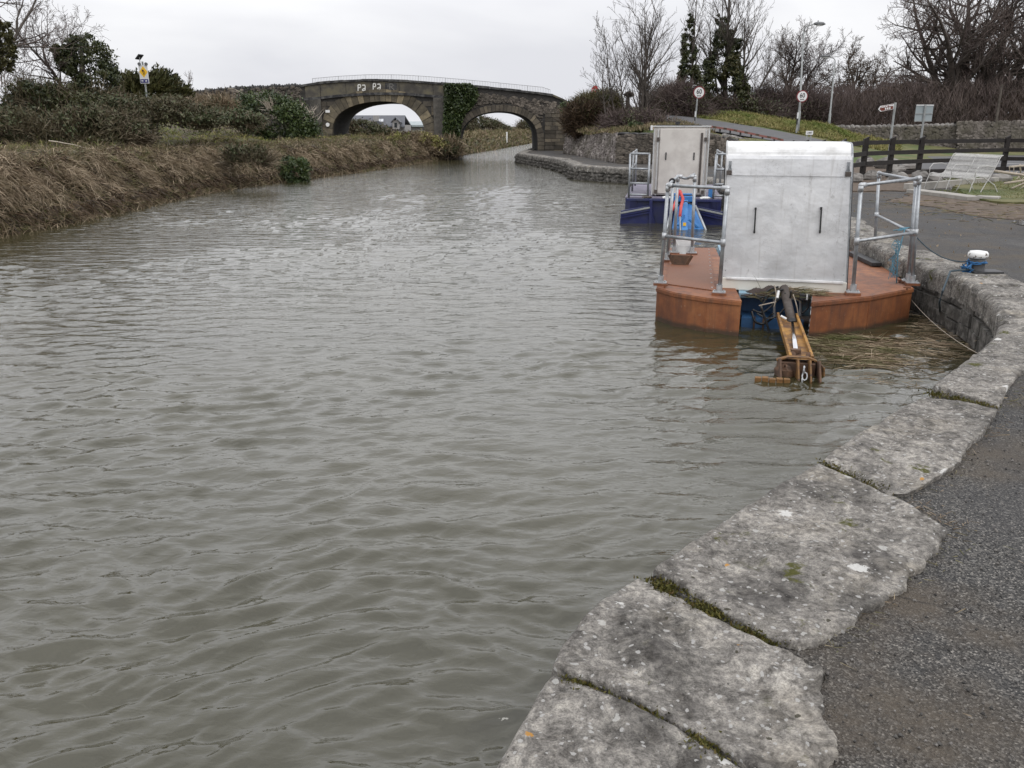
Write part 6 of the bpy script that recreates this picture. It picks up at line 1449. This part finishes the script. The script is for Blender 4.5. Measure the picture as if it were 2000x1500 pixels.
# grass on the far slope of the bank
n = 24000; s = s_samples(n, s0, s_at(70), 1.0); d = r_.uniform(4, 19, n); Pq = left_point(s, d); dirn = np.c_[r_.normal(0, .5, n), r_.normal(0, .5, n), r_.uniform(.4, 1, n)]
tag(blades('slope_grass', Pq, dirn, r_.uniform(.15, .38, n), .035, M['drygrass'], droop=.5, seed=5, kind='stuff'), 'olive grass on the slope behind the left bank reeds', 'grass')
n = 16000; s = s_at(60) + (s_at(150) - s_at(60)) * r_.random(n); d = r_.uniform(0, 5, n); Pq = left_point(s, d); Pq[:, 2] = np.maximum(Pq[:, 2], WZ)
tag(blades('far_reeds', Pq, np.c_[r_.normal(0, .5, n), r_.normal(0, .5, n), r_.uniform(.4, 1, n)], r_.uniform(.3, .8, n), .07, M['reed'], droop=.5, seed=15, kind='stuff'), 'brown reeds along the canal bank beyond the bridge', 'reeds')

def bush(name, label, cat, prof, Y, depth, n, size, mt, seed, twigs=0, tmat='twigbrown', clump=.4, ground=None, kind=None, twigL=(.3, .9), up=.3):
    cx = (prof[-1][1] + prof[-1][2]) / 2; base_ = A(cx, prof[-1][0], Y); t = thing(name, label, cat, tuple(base_))
    C = cloud(n, prof, Y, depth, seed, clump)
    leaves('foliage', C, size, M[mt], t, seed, up=up)['kind'] = 'stuff'
    if twigs:
        r = np.random.default_rng(seed + 9); D = cloud(twigs, prof, Y, depth * .8, seed + 3, clump * 1.2); D[:, 2] -= .2
        c = np.array(base_) - [0, 0, .5]; q = D - c; q /= np.linalg.norm(q, axis=1)[:, None]; q += r.normal(0, .75, q.shape); q[:, 2] += .25
        blades('twigs', D, q, r.uniform(*twigL, len(D)), .03, M[tmat], t, .1, seed)['kind'] = 'stuff'
    return t
# brambles and bushes on the left
bush('bramble_thicket', 'low dark bramble thicket at the far left, brown with bare stems', 'brambles', [(220, 20, 200), (230, -30, 235), (242, -40, 260), (262, -40, 290), (275, -40, 250)], 33, 2.2, 12000, .10, 'bramble', 51, 11000, 'twigbrown', .35, twigL=(.15, .5))
bush('bramble_bank', 'glossy grey-green bramble bank below the yellow warning sign', 'brambles', [(194, 225, 340), (206, 200, 370), (214, 190, 380), (226, 200, 425), (238, 215, 430)], 36, 2.0, 15000, .10, 'bramble', 52, 4000, 'twigbrown', .3, twigL=(.12, .4))
bush('bramble_mound', 'dark bramble mound between the sign and the bright green bush', 'brambles', [(222, 380, 470), (230, 370, 500), (238, 360, 510)], 40, 2, 7000, .12, 'bramble', 53, 1200, 'twigbrown', .3, twigL=(.15, .4))
bush('green_bush', 'bright green ivy-covered bush against the left end of the bridge', 'bush', [(184, 485, 520), (194, 475, 550), (206, 462, 580), (222, 440, 600), (245, 470, 618), (268, 520, 618)], 50, 1.8, 17000, .12, 'ivyb', 54, 500, 'twigpale', .35)
bush('dry_creeper', 'straw-coloured dead creeper trailing down the approach wall', 'creeper', [(194, 375, 430), (202, 378, 445), (216, 385, 450), (228, 400, 440)], 47, 1, 1500, .1, 'bramble', 55, 3000, 'reedmat', .3)
bush('rounded_evergreen', 'dark rounded evergreen bush below the bare ash at the left', 'bush', [(165, 60, 92), (175, 48, 112), (190, 45, 128), (210, 30, 140), (232, 10, 150)], 37, 1.6, 11000, .12, 'ivy', 56, 2500, 'twigbrown', .4)
bush('dark_understorey', 'dark hedge bottom under the ivy-clad tree on the left', 'hedge', [(190, 120, 215), (205, 100, 240), (225, 90, 260), (245, 90, 280)], 37.5, 1.8, 9000, .12, 'ivy', 57, 6000, 'twigbrown', .45)
bush('waterside_ivy', 'dark green ivy clump dropping to the water on the left bank', 'ivy', [(308, 560, 585), (320, 552, 600), (340, 556, 602), (356, 570, 600)], 35.3, .5, 4200, .09, 'ivyb', 58, 0, clump=.22)
bush('grass_mound_ivy', 'low ivy and bramble patch on the left bank top', 'ivy', [(290, 455, 510), (300, 440, 525), (312, 450, 520)], 31.5, .6, 2200, .08, 'bramble', 59, 300, clump=.25)
bush('arch_bush', 'gorse-like green and straw bush filling the left side of the land arch', 'bush', [(235, 690, 700), (243, 680, 725), (254, 684, 750), (266, 684, 780), (276, 690, 790)], 74, 1.5, 8000, .16, 'bramble', 60, 2000, 'reedmat', .4, twigL=(.2, .6))
bush('arch_reeds', 'tall straw-coloured weeds in front of the land arch', 'weeds', [(262, 770, 830), (268, 755, 850), (278, 740, 870), (290, 745, 880)], 58, 1.2, 2500, .12, 'drygrass', 61, 5000, 'reedmat', .3, twigL=(.15, .4))
bush('pier_scrub', 'bare grey scrub and roots hanging at the foot of the middle pier', 'scrub', [(272, 868, 895), (280, 850, 896), (290, 852, 896), (302, 865, 894)], 58.2, .7, 1500, .12, 'bramble', 62, 900, 'reedmat', .3, twigL=(.3, .8))
# reeds through the right arch and woods beyond
bush('far_wood', 'grey-brown wood seen through the canal arch', 'wood', [(230, 920, 945), (236, 910, 962), (242, 905, 975), (249, 900, 990), (258, 900, 1000), (266, 900, 1000)], 118, 4, 14000, .2, 'bramble', 63, 8000, 'twigbrown', .4, twigL=(.3, .9))['kind'] = 'stuff'
bush('far_tree', 'grey tree crown seen at the right side of the canal arch', 'tree', [(238, 1022, 1036), (244, 1016, 1045), (252, 1010, 1056), (262, 1005, 1060)], 140, 3, 2500, .25, 'bramble', 64, 3500, 'twigbrown', .6, twigL=(.4, 1.1))
b = MB(); p = A(990, 268, 95); b.box(p, (.16, .16, 1.1)); o = b.build('marker_post', M['signwhite']); o.data.transform(Matrix.Translation(-p)); o.location = p; tag(o, 'small white marker post on the far bank through the canal arch', 'post')

# ---- trees on the left
b0 = A(3, 205, 33); S = grow((b0[0] - .1, 33, .9), 8.5, .17, 12, nch=(13, 8, 6, 4), ratio=(.55, .5, .48, .45), ang=(48, 45, 45, 50), up=.07, wob=.10, start=.30, rmin=.009, bias=(.05, 0, 0))
t = put_tree('ivy_trunk_ash', 'bare ash tree with ivy round its trunk at the left edge of the picture', S, (b0[0] - .1, 33, .9), M['bark'], M['twig'])
C = cloud(5200, [(40, 3, 12), (60, 0, 20), (90, -10, 26), (118, -8, 28), (140, -10, 14)], 33, .35, 71, .16); leaves('ivy', C, .085, M['ivygold'], t, 3)
for k, (px, pb_, H, sd, Yk, lb) in enumerate(((150, 230, 4.8, 33, 39, 'bare thorn tree behind the ivy-clad tree, spreading left'), (205, 230, 4.2, 35, 39.5, 'bare twiggy thorn tree right of the ivy-clad tree'))):
    b0 = A(px, pb_, Yk); S = grow(b0, H, .10, sd, nch=(16, 9, 6, 4), ratio=(.62, .5, .5, .45), ang=(50, 48, 50, 50), up=.05, wob=.14, start=.15, rmin=.008)
    put_tree('thorn_tree', lb, S, b0, M['bark'], M['twig'])
b0 = A(172, 235, 38.5); t = thing('ivy_clad_tree', 'leaning tree thickly clad in dark ivy, left of the yellow warning sign', 'tree', tuple(b0))
b = MB(); b.tube([b0 - up_ * .4, A(165, 180, 38.5), A(160, 120, 38.5), A(158, 85, 38.5)], [.2, .15, .1, .04], 8); b.build('trunk', M['bark'], t, smooth=True)
C = np.concatenate([cloud(9000, [(62, 150, 163), (72, 146, 178), (90, 140, 200), (112, 120, 212), (130, 125, 218), (150, 140, 222), (175, 148, 225), (200, 150, 228), (222, 150, 215)], 38.5, 1.0, 72, .26), cloud(2400, [(92, 108, 140), (102, 105, 140), (118, 112, 140)], 38.5, .5, 73, .2)]); leaves('ivy', C, .11, M['ivy'], t, 4)
# fan-shaped conifer
b0 = A(285, 200, 43); t = thing('fan_conifer', 'spiky fan-shaped conifer behind the yellow warning sign', 'tree', tuple(b0)); r = np.random.default_rng(5); P_ = []; Q_ = []; Ls = []
for k in range(420):
    a = r.uniform(-1.35, 1.35); ro = r.random() ** .6; rad = (1.25 if a < .2 else 1.55) * ro; c_ = np.array(b0) + [math.sin(a) * rad * 1.25, r.normal(0, .35), math.cos(a) * rad * (.95 if a < 0 else .9)]
    dr = np.array([math.sin(a) * 1.1, r.normal(0, .2), math.cos(a) * .8 + .25]); m = 26; P_.append(c_ + r.normal(0, .05, (m, 3)) + dr * r.random((m, 1)) * .38); Q_.append(np.tile(dr, (m, 1)))
leaves('foliage', np.concatenate(P_), .10, M['conifer'], t, 5, asp=1.9, stretch=np.concatenate(Q_))
for k, (px, pb_, pt, sd, Yk) in enumerate(((352, 192, 158, 81, 75), (368, 190, 152, 82, 75))):
    b0 = A(px, pb_, Yk); S = grow(b0, (pb_ - pt) / FPX * Yk, .05, sd, nch=(9, 6, 4), levels=3, ang=(35, 40, 45), rmin=.013); put_tree('distant_sapling', 'faint bare sapling beyond the approach wall, the ' + ('left' if k == 0 else 'right') + ' of two', S, b0, M['bark'], M['twig'], group='saplings beyond the approach wall')
b0 = A(20, 215, 45); S = grow(b0, 2.4, .05, 83, nch=(12, 7, 5), levels=3, ang=(35, 40, 45), rmin=.014); put_tree('hedge_sapling', 'faint grey bare sapling rising at the far left hedge', S, b0, M['bark'], M['twig'])
# fallen branches on the bank and wall
for px, py, Yk, L, sd, lb in ((95, 275, 27, 1.6, 91, 'pale fallen branch lying on the left bank top'), (445, 172, 60, 3.0, 92, 'bare creeper branch lying along the approach wall cope')):
    b0 = A(px, py, Yk); S = grow(b0, L, .022, sd, nch=(6, 4), levels=2, d0=(1, .2, -.12 if Yk < 30 else .02), up=0, rmin=.008); t = thing('fallen_branch', lb, 'branch', tuple(b0)); segs_mesh('stem', S, M['twigpale'], t, 4)

# ---- right side: bushes above the wing wall
bush('dark_broom_bush', 'dense dark broom bush overhanging the bridge end of the wing wall', 'bush', [(202, 1128, 1160), (214, 1116, 1170), (230, 1112, 1168), (246, 1118, 1160), (258, 1130, 1152)], 51, 1.4, 3500, .08, 'conifer', 101, 16000, 'reeddark', .35, twigL=(.2, .6))
bush('bridge_end_ivy', 'small dark ivy bush at the right end of the bridge parapet', 'ivy', [(200, 1103, 1118), (208, 1100, 1126), (220, 1103, 1128), (232, 1106, 1122)], 54, .7, 3600, .12, 'ivyb', 102, clump=.3)
bush('olive_shrubs', 'olive and brown twiggy shrubs around the stop sign', 'shrub', [(176, 1174, 1188), (186, 1150, 1200), (196, 1128, 1205), (210, 1128, 1210), (235, 1150, 1212), (256, 1160, 1208)], 53, 2.0, 5000, .10, 'conifer', 103, 13000, 'twiggreen', .35, twigL=(.2, .6))
bush('wall_top_scrub', 'brown scrub and dead grass on top of the dark retaining wall', 'scrub', [(226, 1200, 1265), (240, 1195, 1290), (254, 1195, 1300), (266, 1195, 1290)], 46, 2.2, 2200, .09, 'bramble', 104, 10000, 'twig', .5, twigL=(.2, .7))
bush('small_dark_evergreen', 'small round dark evergreen above the retaining wall', 'bush', [(238, 1234, 1248), (246, 1230, 1254), (254, 1233, 1252)], 43, .4, 2600, .07, 'ivyb', 105, clump=.16)
bush('thorn_scrub', 'dense leafless scrub between the multi-stemmed tree and the ivy spire', 'scrub', [(172, 1310, 1330), (195, 1285, 1345), (215, 1272, 1360), (235, 1268, 1380), (250, 1270, 1385)], 56, 3, 4500, .11, 'bramble', 106, 17000, 'twig', .6, twigL=(.3, 1.2))
n = 9000; r_ = np.random.default_rng(44); x = r_.uniform(3.6, 9.5, n); y = r_.uniform(41, 50, n); z = RH(x, y); k = (y > np.interp(x, footx, footy) + .9)
tag(blades('wall_top_grass', np.c_[x, y, z][k], np.c_[r_.normal(0, .4, n), r_.normal(0, .4, n), np.ones(n)][k], r_.uniform(.15, .4, n)[k], .035, M['reed'], droop=.5, seed=16, kind='stuff'), 'straw-coloured dead grass above the retaining wall', 'grass')
# grass on the mound beyond the ramp
n = 38000; t_ = r_.random(n); px = 1330 + 370 * t_; Yb = np.interp(px, [1300, 1400, 1500, 1640, 1700], [54, 52, 50, 48, 48]); y = Yb + r_.random(n) ** 1.2 * 8; x = (px - 1000) / FPX * y * 1.045; z = RH(x, y)
tag(blades('mound_grass', np.c_[x, y, z], np.c_[r_.normal(0, .5, n) - .3, r_.normal(0, .5, n), r_.uniform(.5, 1.1, n)], r_.uniform(.15, .42, n), .035, M['drygrass'], droop=.7, seed=17, kind='stuff'), 'long yellow-green grass on the mound beyond the ramp', 'grass')
def scatter_poly(x0_, x1_, y0_, y1_, n, zf, mt, L, w, name, lab, seed, cat='grass', droop=.5):
    r = np.random.default_rng(seed); x = r.uniform(x0_, x1_, n); y = r.uniform(y0_, y1_, n); z = np.full(n, zf) if not callable(zf) else zf(x, y)
    return tag(blades(name, np.c_[x, y, z], np.c_[r.normal(0, .5, n), r.normal(0, .5, n), np.ones(n)], r.uniform(*L, n), w, M[mt], droop=droop, seed=seed, kind='stuff'), lab, cat)
vx0, vx1 = G(1905, 385)[0], G(2120, 385)[0]
scatter_poly(vx0, vx0 + 9, G(1900, 390)[1], G(1900, 372)[1], 9000, .0, 'grass', (.03, .10), .010, 'verge_grass', 'bright short grass on the verge beside the bench', 18)
scatter_poly(G(1875, 360)[0], G(1875, 360)[0] + 11, G(1900, 374)[1], G(1900, 350)[1], 9000, .0, 'grass', (.05, .18), .014, 'tufted_grass', 'longer tufty grass between the bench and the heap of branches', 19)
scatter_poly(G(1785, 290)[0], 42, G(1900, 292)[1], G(1900, 284)[1], 9000, .03, 'grass', (.05, .14), .05, 'roadside_grass', 'green grass strip across the road below the boundary wall', 20)
scatter_poly(G(1660, 290)[0], G(1790, 290)[0], G(1700, 299)[1], G(1700, 283)[1], 7000, .03, 'drygrass', (.08, .22), .04, 'dry_roadside_grass', 'yellowed rough grass strip across the road', 22)
# stone chips and green grass on the ramp wall top
r = np.random.default_rng(33); b = MB()
for k in range(240):
    f = r.random(); p = A(1412 + 60 * f, 264 + 14 * f + r.uniform(-1.5, 2.5), 40.6 + r.uniform(-.3, .4)); b.blob(p, (r.uniform(.05, .16),) * 2 + (r.uniform(.04, .08),), k, 6, 4, .3)
tag(b.build('pale_rubble', M['palestone']), 'pale loose rubble spilling along the ramp wall top', 'rubble', kind='stuff')
pp = np.array([A(1430 + 85 * f, 266 + 15 * f, 41.2) for f in r.random(3500)]) + np.c_[r.normal(0, .3, 3500), r.normal(0, .4, 3500), np.full(3500, -.12)]
tag(blades('ramp_edge_grass', pp, np.c_[r.normal(0, .4, 3500), r.normal(0, .4, 3500), np.ones(3500)], r.uniform(.06, .16, 3500), .03, M['grass'], droop=.4, seed=23, kind='stuff'), 'bright green grass strip between the ramp road and its wall', 'grass')

# ---- right side: trees
b0 = A(1252, 252, 48); SS = []
for k, (dx, H, d0, r0) in enumerate(((0, 6.4, (-.02, 0, 1), .11), (.12, 6.2, (.16, 0, 1), .09), (-.05, 5.9, (-.30, 0, 1), .085), (.1, 5.3, (.45, .1, 1), .07), (-.1, 5.0, (-.55, 0, 1), .06), (.1, 4.2, (.85, 0, 1), .05), (0, 3.6, (-.9, 0, 1), .045))):
    SS.append(grow((b0[0] + dx, 48, b0[2] - .2), H, r0, 200 + k, nch=(13, 7, 4), ratio=(.50, .45, .4), ang=(38, 36, 36), up=.05, wob=.055, start=.12, levels=4 if k < 4 else 3, rmin=.008))
put_tree('multi_stem_tree', 'tall bare pale-grey tree with upswept stems, left of the ivy spire', SS, b0, M['bark'], M['bark'])
for k, (px, pb_, H, sd) in enumerate(((1206, 255, 5.0, 210), (1222, 252, 4.6, 211), (1190, 256, 3.6, 212))):
    b0 = A(px, pb_, 49); S = grow(b0, H, .06, sd, nch=(14, 6, 4), ratio=(.52, .45, .4), ang=(40, 38, 36), up=.07, wob=.06, start=.2, d0=(-.12, 0, 1), rmin=.008)
    put_tree('slender_tree', ('thin bare stem nearest the multi-stemmed tree', 'middle', 'shortest thin bare tree beside the stop sign shrubs')[k] if k != 0 else 'slender bare tree second left of the multi-stemmed tree', S, b0, M['bark'], M['bark'], group='slender trees above the retaining wall') if k != 1 else put_tree('slender_tree', 'slender bare tree just left of the multi-stemmed tree', S, b0, M['bark'], M['bark'], group='slender trees above the retaining wall')
# dark stump post and shrubs: a cut ivy-clad trunk
b0 = A(1226, 215, 50); b = MB(); b.tube([b0 - up_ * .4, A(1226, 200, 50), A(1227, 186, 50)], [.14, .12, .09], 7); b.blob(A(1229, 184, 50), (.28, .2, .16), 5, 8, 6, .3); o = b.build('pollard_stump', M['barkdark']); o.data.transform(Matrix.Translation(-b0)); o.location = b0; tag(o, 'dark pollarded stump standing among the bare stems', 'stump')
# ivy spire
b0 = A(1345, 235, 57); S = grow(b0, 7.6, .12, 220, nch=(16, 7, 4), ratio=(.30, .45, .4), ang=(35, 40, 40), up=.15, wob=.02, start=.3, rmin=.010)
t = put_tree('ivy_spire_tree', 'narrow spire-shaped tree wrapped in dark ivy behind the left 60 sign', S, b0, M['bark'], M['bark'])
C = cloud(17000, [(30, 1345, 1351), (50, 1342, 1352), (75, 1336, 1354), (95, 1335, 1358), (115, 1331, 1358), (135, 1329, 1362), (155, 1325, 1368), (175, 1328, 1368), (200, 1315, 1372), (225, 1310, 1378), (240, 1312, 1380)], 57, .8, 221, .20); leaves('ivy', C, .13, M['ivy'], t, 7, up=-.2)
# broad ivy tree
b0 = A(1420, 240, 60); SS = [grow(A(1412, 240, 60), 9.6, .2, 230, nch=(18, 9, 6, 3), ratio=(.42, .5, .42, .4), ang=(38, 40, 40, 40), up=.10, wob=.04, start=.25, rmin=.010), grow(A(1436, 240, 60), 6.6, .15, 231, nch=(14, 8, 5, 3), ratio=(.5, .5, .42, .4), ang=(45, 40, 40, 40), up=.10, wob=.05, start=.3, d0=(.08, 0, 1), rmin=.010), grow(A(1450, 240, 61), 5.2, .1, 232, nch=(14, 8, 5, 3), ratio=(.5, .5, .42, .4), ang=(40, 40, 40, 40), up=.10, wob=.05, start=.2, d0=(.5, 0, 1), rmin=.010), grow(A(1412, 240, 60), 6.5, .1, 233, nch=(12, 8, 5, 3), ratio=(.5, .5, .42, .4), ang=(35, 40, 40, 40), up=.10, wob=.04, start=.4, d0=(-.25, 0, 1), rmin=.010)]
t = put_tree('broad_ivy_tree', 'big bare-topped tree with ivy columns and a broad ivy skirt, right of the ivy spire', SS, b0, M['bark'], M['bark'])
C = np.concatenate([cloud(20000, [(25, 1404, 1413), (50, 1402, 1416), (75, 1398, 1424), (100, 1393, 1426), (118, 1380, 1432), (135, 1375, 1448), (160, 1372, 1456), (185, 1368, 1462), (215, 1366, 1480), (240, 1366, 1490)], 60, 1.4, 234, .27), cloud(3500, [(75, 1434, 1444), (85, 1428, 1446), (105, 1428, 1442), (140, 1430, 1442)], 60, .4, 235, .2), cloud(1200, [(58, 1418, 1430), (68, 1416, 1432), (80, 1414, 1428)], 60, .3, 236, .18)]); leaves('ivy', C, .14, M['ivy'], t, 8, up=-.2)
C = cloud(2600, [(110, 1424, 1440), (130, 1415, 1440), (150, 1412, 1442)], 59, .4, 237, .24); leaves('olive_ivy', C, .13, M['ivygold'], t, 9)  # patch of olive-coloured leaves over the darker ivy
# bare crowns further right
def crown_tree(px, pb_, pt, Y, sd, label, r0, nch=(13, 9, 6, 4), ang=(50, 48, 45, 45), start=.25, bark='barkdark', twig='twig', levels=4, ratio=(.6, .52, .5, .45), wob=.12, rmin=.012, up=.06, stems=((0, 0, 1),), name='bare_tree', group=None, lenk=1.0):
    b0 = A(px, pb_, Y); H = (pb_ - pt) / FPX * Y * 1.02; SS = [grow((b0[0] + .15 * (i - (len(stems) - 1) / 2), Y, b0[2] - .3), H * lenk * (1 if i == 0 else .88), r0 * (1 if i == 0 else .8), sd + i, nch=nch, ratio=ratio, ang=ang, up=up, wob=wob, start=start, d0=d, rmin=rmin, levels=levels) for i, d in enumerate(stems)]
    return put_tree(name, label, SS, b0, M[bark], M[twig], group=group)
crown_tree(1540, 225, 92, 85, 240, 'fine-twigged bare tree behind the taller lamp post', .22, nch=(15, 10, 7, 5), ang=(42, 45, 45, 45), stems=((0, 0, 1), (.3, 0, 1), (-.3, 0, 1)), rmin=.014, up=.08)
crown_tree(1500, 235, 150, 80, 244, 'low bare tree between the broad ivy tree and the lamps', .12, nch=(14, 8, 6, 4), rmin=.013, ang=(50, 45, 45, 45), start=.1, stems=((0, 0, 1), (.5, 0, 1)))
crown_tree(1683, 230, 92, 95, 250, 'dense dark round-headed tree left of the great tree', .30, nch=(16, 11, 8, 5), ang=(62, 52, 48, 45), start=.25, rmin=.019, up=.03, twig='reeddark', stems=((0, 0, 1), (.5, 0, 1), (-.6, 0, 1)), lenk=.85)
crown_tree(1742, 225, 158, 92, 255, 'small bare scrub tree in the gap before the great tree', .12, nch=(13, 8, 6, 4), rmin=.014, start=.1)
crown_tree(1888, 236, -60, 66, 260, 'great old bare tree with heavy dark spreading limbs', .44, nch=(18, 11, 8, 6), ang=(60, 50, 48, 46), start=.12, rmin=.015, up=.07, wob=.10, ratio=(.50, .52, .5, .45), stems=((0, 0, 1), (-.42, 0, 1), (.42, 0, 1), (-.85, 0, .9), (.8, .2, .9)), name='great_bare_tree', lenk=.95)
crown_tree(1985, 236, -60, 72, 270, 'tall straight bare tree at the right edge', .30, nch=(17, 9, 6, 4), ang=(48, 44, 44, 44), start=.2, rmin=.015, up=.08, wob=.05, ratio=(.42, .5, .5, .45), stems=((0, 0, 1), (.22, 0, 1)), lenk=.95)
crown_tree(1940, 236, 20, 80, 275, 'slim bare tree between the great tree and the right edge', .22, nch=(15, 9, 6, 4), ang=(46, 44, 44, 44), start=.25, rmin=.015, up=.08, wob=.06, ratio=(.42, .5, .5, .45))
# the brown thicket behind the boundary wall
r = np.random.default_rng(77); n = 46000; px = r.uniform(1430, 2110, n); Yt = r.uniform(60, 78, n)
topy = np.interp(px, [1430, 1500, 1540, 1600, 1650, 1700, 1740, 1780, 1850, 1900, 2000, 2200], [215, 198, 176, 180, 168, 160, 172, 168, 160, 158, 158, 150]) + 6 * np.sin(px * .09) + 4 * np.sin(px * .23 + 1) + r.normal(0, 7, n)
zt_ = EYE + (245 - topy) / FPX * Yt; fr = r.random(n); z = 1.0 + (zt_ - 1.0) * fr * .9; L = np.minimum((zt_ - z) * 1.0 + .25, r.uniform(.3, 1.2, n)); x = (px - 1000) / FPX * Yt * 1.05
tag(blades('thicket', np.c_[x, Yt, z], np.c_[r.normal(0, .42, n), r.normal(0, .42, n), np.ones(n)], L, r.uniform(.014, .034, n), M['twig'], droop=.15, seed=78, kind='stuff'), 'dense brown leafless thicket behind the boundary wall', 'thicket')
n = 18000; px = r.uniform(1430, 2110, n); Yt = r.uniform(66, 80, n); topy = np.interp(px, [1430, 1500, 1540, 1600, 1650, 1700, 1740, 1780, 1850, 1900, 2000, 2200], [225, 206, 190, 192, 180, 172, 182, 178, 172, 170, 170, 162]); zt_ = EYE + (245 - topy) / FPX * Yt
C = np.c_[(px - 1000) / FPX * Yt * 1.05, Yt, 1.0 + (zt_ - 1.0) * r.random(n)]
leaves('thicket_backing', C, .34, M['reeddark'], None, 79); o = bpy.data.objects['thicket_backing']; tag(o, 'added dark backing that fills the gaps deep inside the brown thicket', 'thicket', kind='stuff')  # dark backing added among the stems so the thicket looks solid
# scrub behind the speed signs
bush('sign_scrub', 'dark scrub behind the left 60 sign at the foot of the ivy trees', 'scrub', [(196, 1400, 1470), (210, 1375, 1500), (225, 1370, 1530), (240, 1375, 1550)], 60.5, 2.5, 6500, .13, 'ivy', 107, 12000, 'twig', .6, twigL=(.3, 1.1))
bush('pale_reedy_scrub', 'pale leafless scrub behind the second 60 sign', 'scrub', [(185, 1490, 1560), (205, 1470, 1600), (225, 1470, 1620), (240, 1480, 1600)], 62, 2, 1500, .12, 'bramble', 108, 12000, 'twig', .6, twigL=(.4, 1.4))

# ------------------------------------------------------------------ floating reeds by the barge and litter on the ground
r = np.random.default_rng(91)
def float_patch(pts, n, seed, name, lab, L=(.1, .5), w=.006, main=(1, .05), spread=.45, mt='reedmat'):
    r = np.random.default_rng(seed); P2 = np.array([[G(*p, WZ)[0], G(*p, WZ)[1]] for p in pts]); lo, hi = P2.min(0), P2.max(0); out_ = []
    while len(out_) < n:
        q = lo + (hi - lo) * r.random(2); ins_ = False; j = len(P2) - 1
        for i in range(len(P2)):
            if (P2[i, 1] > q[1]) != (P2[j, 1] > q[1]) and q[0] < (P2[j, 0] - P2[i, 0]) * (q[1] - P2[i, 1]) / (P2[j, 1] - P2[i, 1]) + P2[i, 0]: ins_ = not ins_
            j = i
        if ins_: out_.append(q)
    q = np.array(out_); sg = np.sign(r.normal(size=n)); th_ = r.normal(0, spread, n); dirn = np.c_[main[0] * sg * np.cos(th_), main[1] * sg + np.sin(th_), r.normal(0, .035, n)]
    return tag(blades(name, np.c_[q, WZ + .004 + r.uniform(0, .028, n)], dirn, r.uniform(*L, n), w, M[mt], droop=.03, seed=seed, kind='stuff'), lab, 'reeds')
float_patch([(1588, 668), (1640, 658), (1770, 664), (1768, 690), (1720, 715), (1650, 712), (1600, 700)], 1500, 1, 'floating_reeds', 'raft of dead reeds floating in front of the right pontoon', (.08, .40), .007, (1, -.15), .75, 'reed')
float_patch([(1588, 680), (1640, 672), (1770, 675), (1740, 722), (1650, 720)], 330, 2, 'pale_floating_stalks', 'pale long stalks lying on top of the floating reed raft', (.15, .6), .007, (1, -.25), .55)
float_patch([(1785, 590), (1835, 615), (1900, 690), (1860, 712), (1790, 690), (1775, 665)], 620, 3, 'wall_reeds', 'broken reed stems floating between the barge corner and the quay', (.06, .35), .007, (1, -.3), .6)
float_patch([(1640, 715), (1760, 705), (1880, 700), (1800, 760), (1690, 750)], 240, 4, 'scattered_reed_bits', 'scattered reed fragments on the water off the coping', (.05, .3), .005, (1, -.3), .6)
# straw and twigs on the soil by the bench
n = 800; x = r.uniform(G(1740, 392)[0] - .6, G(1740, 392)[0] + 7.5, n); y = r.uniform(G(1800, 432)[1], G(1800, 390)[1], n)
tag(blades('twig_litter', np.c_[x, y, np.full(n, GZ + .02)], np.c_[r.normal(0, 1, n), r.normal(0, .6, n), r.normal(.05, .06, n)], r.uniform(.06, .35, n), .011, M['reed'], droop=.05, seed=92, kind='stuff'), 'twigs and reed litter strewn on the soil before the bench', 'twigs')
n = 170; x = r.uniform(.9, 3.4, n) ; y = r.uniform(1.2, 6.5, n); x = x + .55 * (y - 1.5)
tag(blades('path_twigs', np.c_[x, y, np.full(n, GZ + .012)], np.c_[r.normal(0, 1, n), r.normal(0, 1, n), r.normal(0, .03, n)], r.uniform(.02, .10, n), .0035, M['reedmat'], droop=.02, seed=93, kind='stuff'), 'tiny dry twigs on the tarmac path', 'twigs')

r = np.random.default_rng(121); n = 260; y = r.uniform(8.5, 26, n); x = np.array([max(edge_x(v) + [0]) for v in np.round(y, 1)]) + .7 + r.exponential(1.6, n)
tag(leaves('fallen_leaves', np.c_[x, y, np.full(n, GZ + .012)], .035, M['reedmat'], None, 5, asp=1.0, up=4), 'dead leaves and scraps scattered over the car park tarmac', 'leaves', kind='stuff')
n = 420; t_ = r.random(n); px = 1530 + 420 * t_; ss_ = r.integers(0, 4, n)
L4 = [((1545, 1262), (1850, 1045)), ((1742, 972), (1945, 806)), ((1742, 972), (1850, 1030)), ((1952, 792), (2000, 745))]
P_ = np.array([np.array(G(*L4[k][0], GZ + .012)) * (1 - q) + np.array(G(*L4[k][1], GZ + .012)) * q for k, q in zip(ss_, t_)]) + np.c_[r.normal(.05, .05, n), r.normal(-.03, .05, n), np.zeros(n)]
tag(blades('edge_litter', P_, np.c_[r.normal(0, 1, n), r.normal(0, 1, n), r.normal(.05, .1, n)], r.uniform(.01, .06, n), .003, M['reed'], droop=.05, seed=12, kind='stuff'), 'dirt and straw fragments gathered along the coping edge', 'litter')
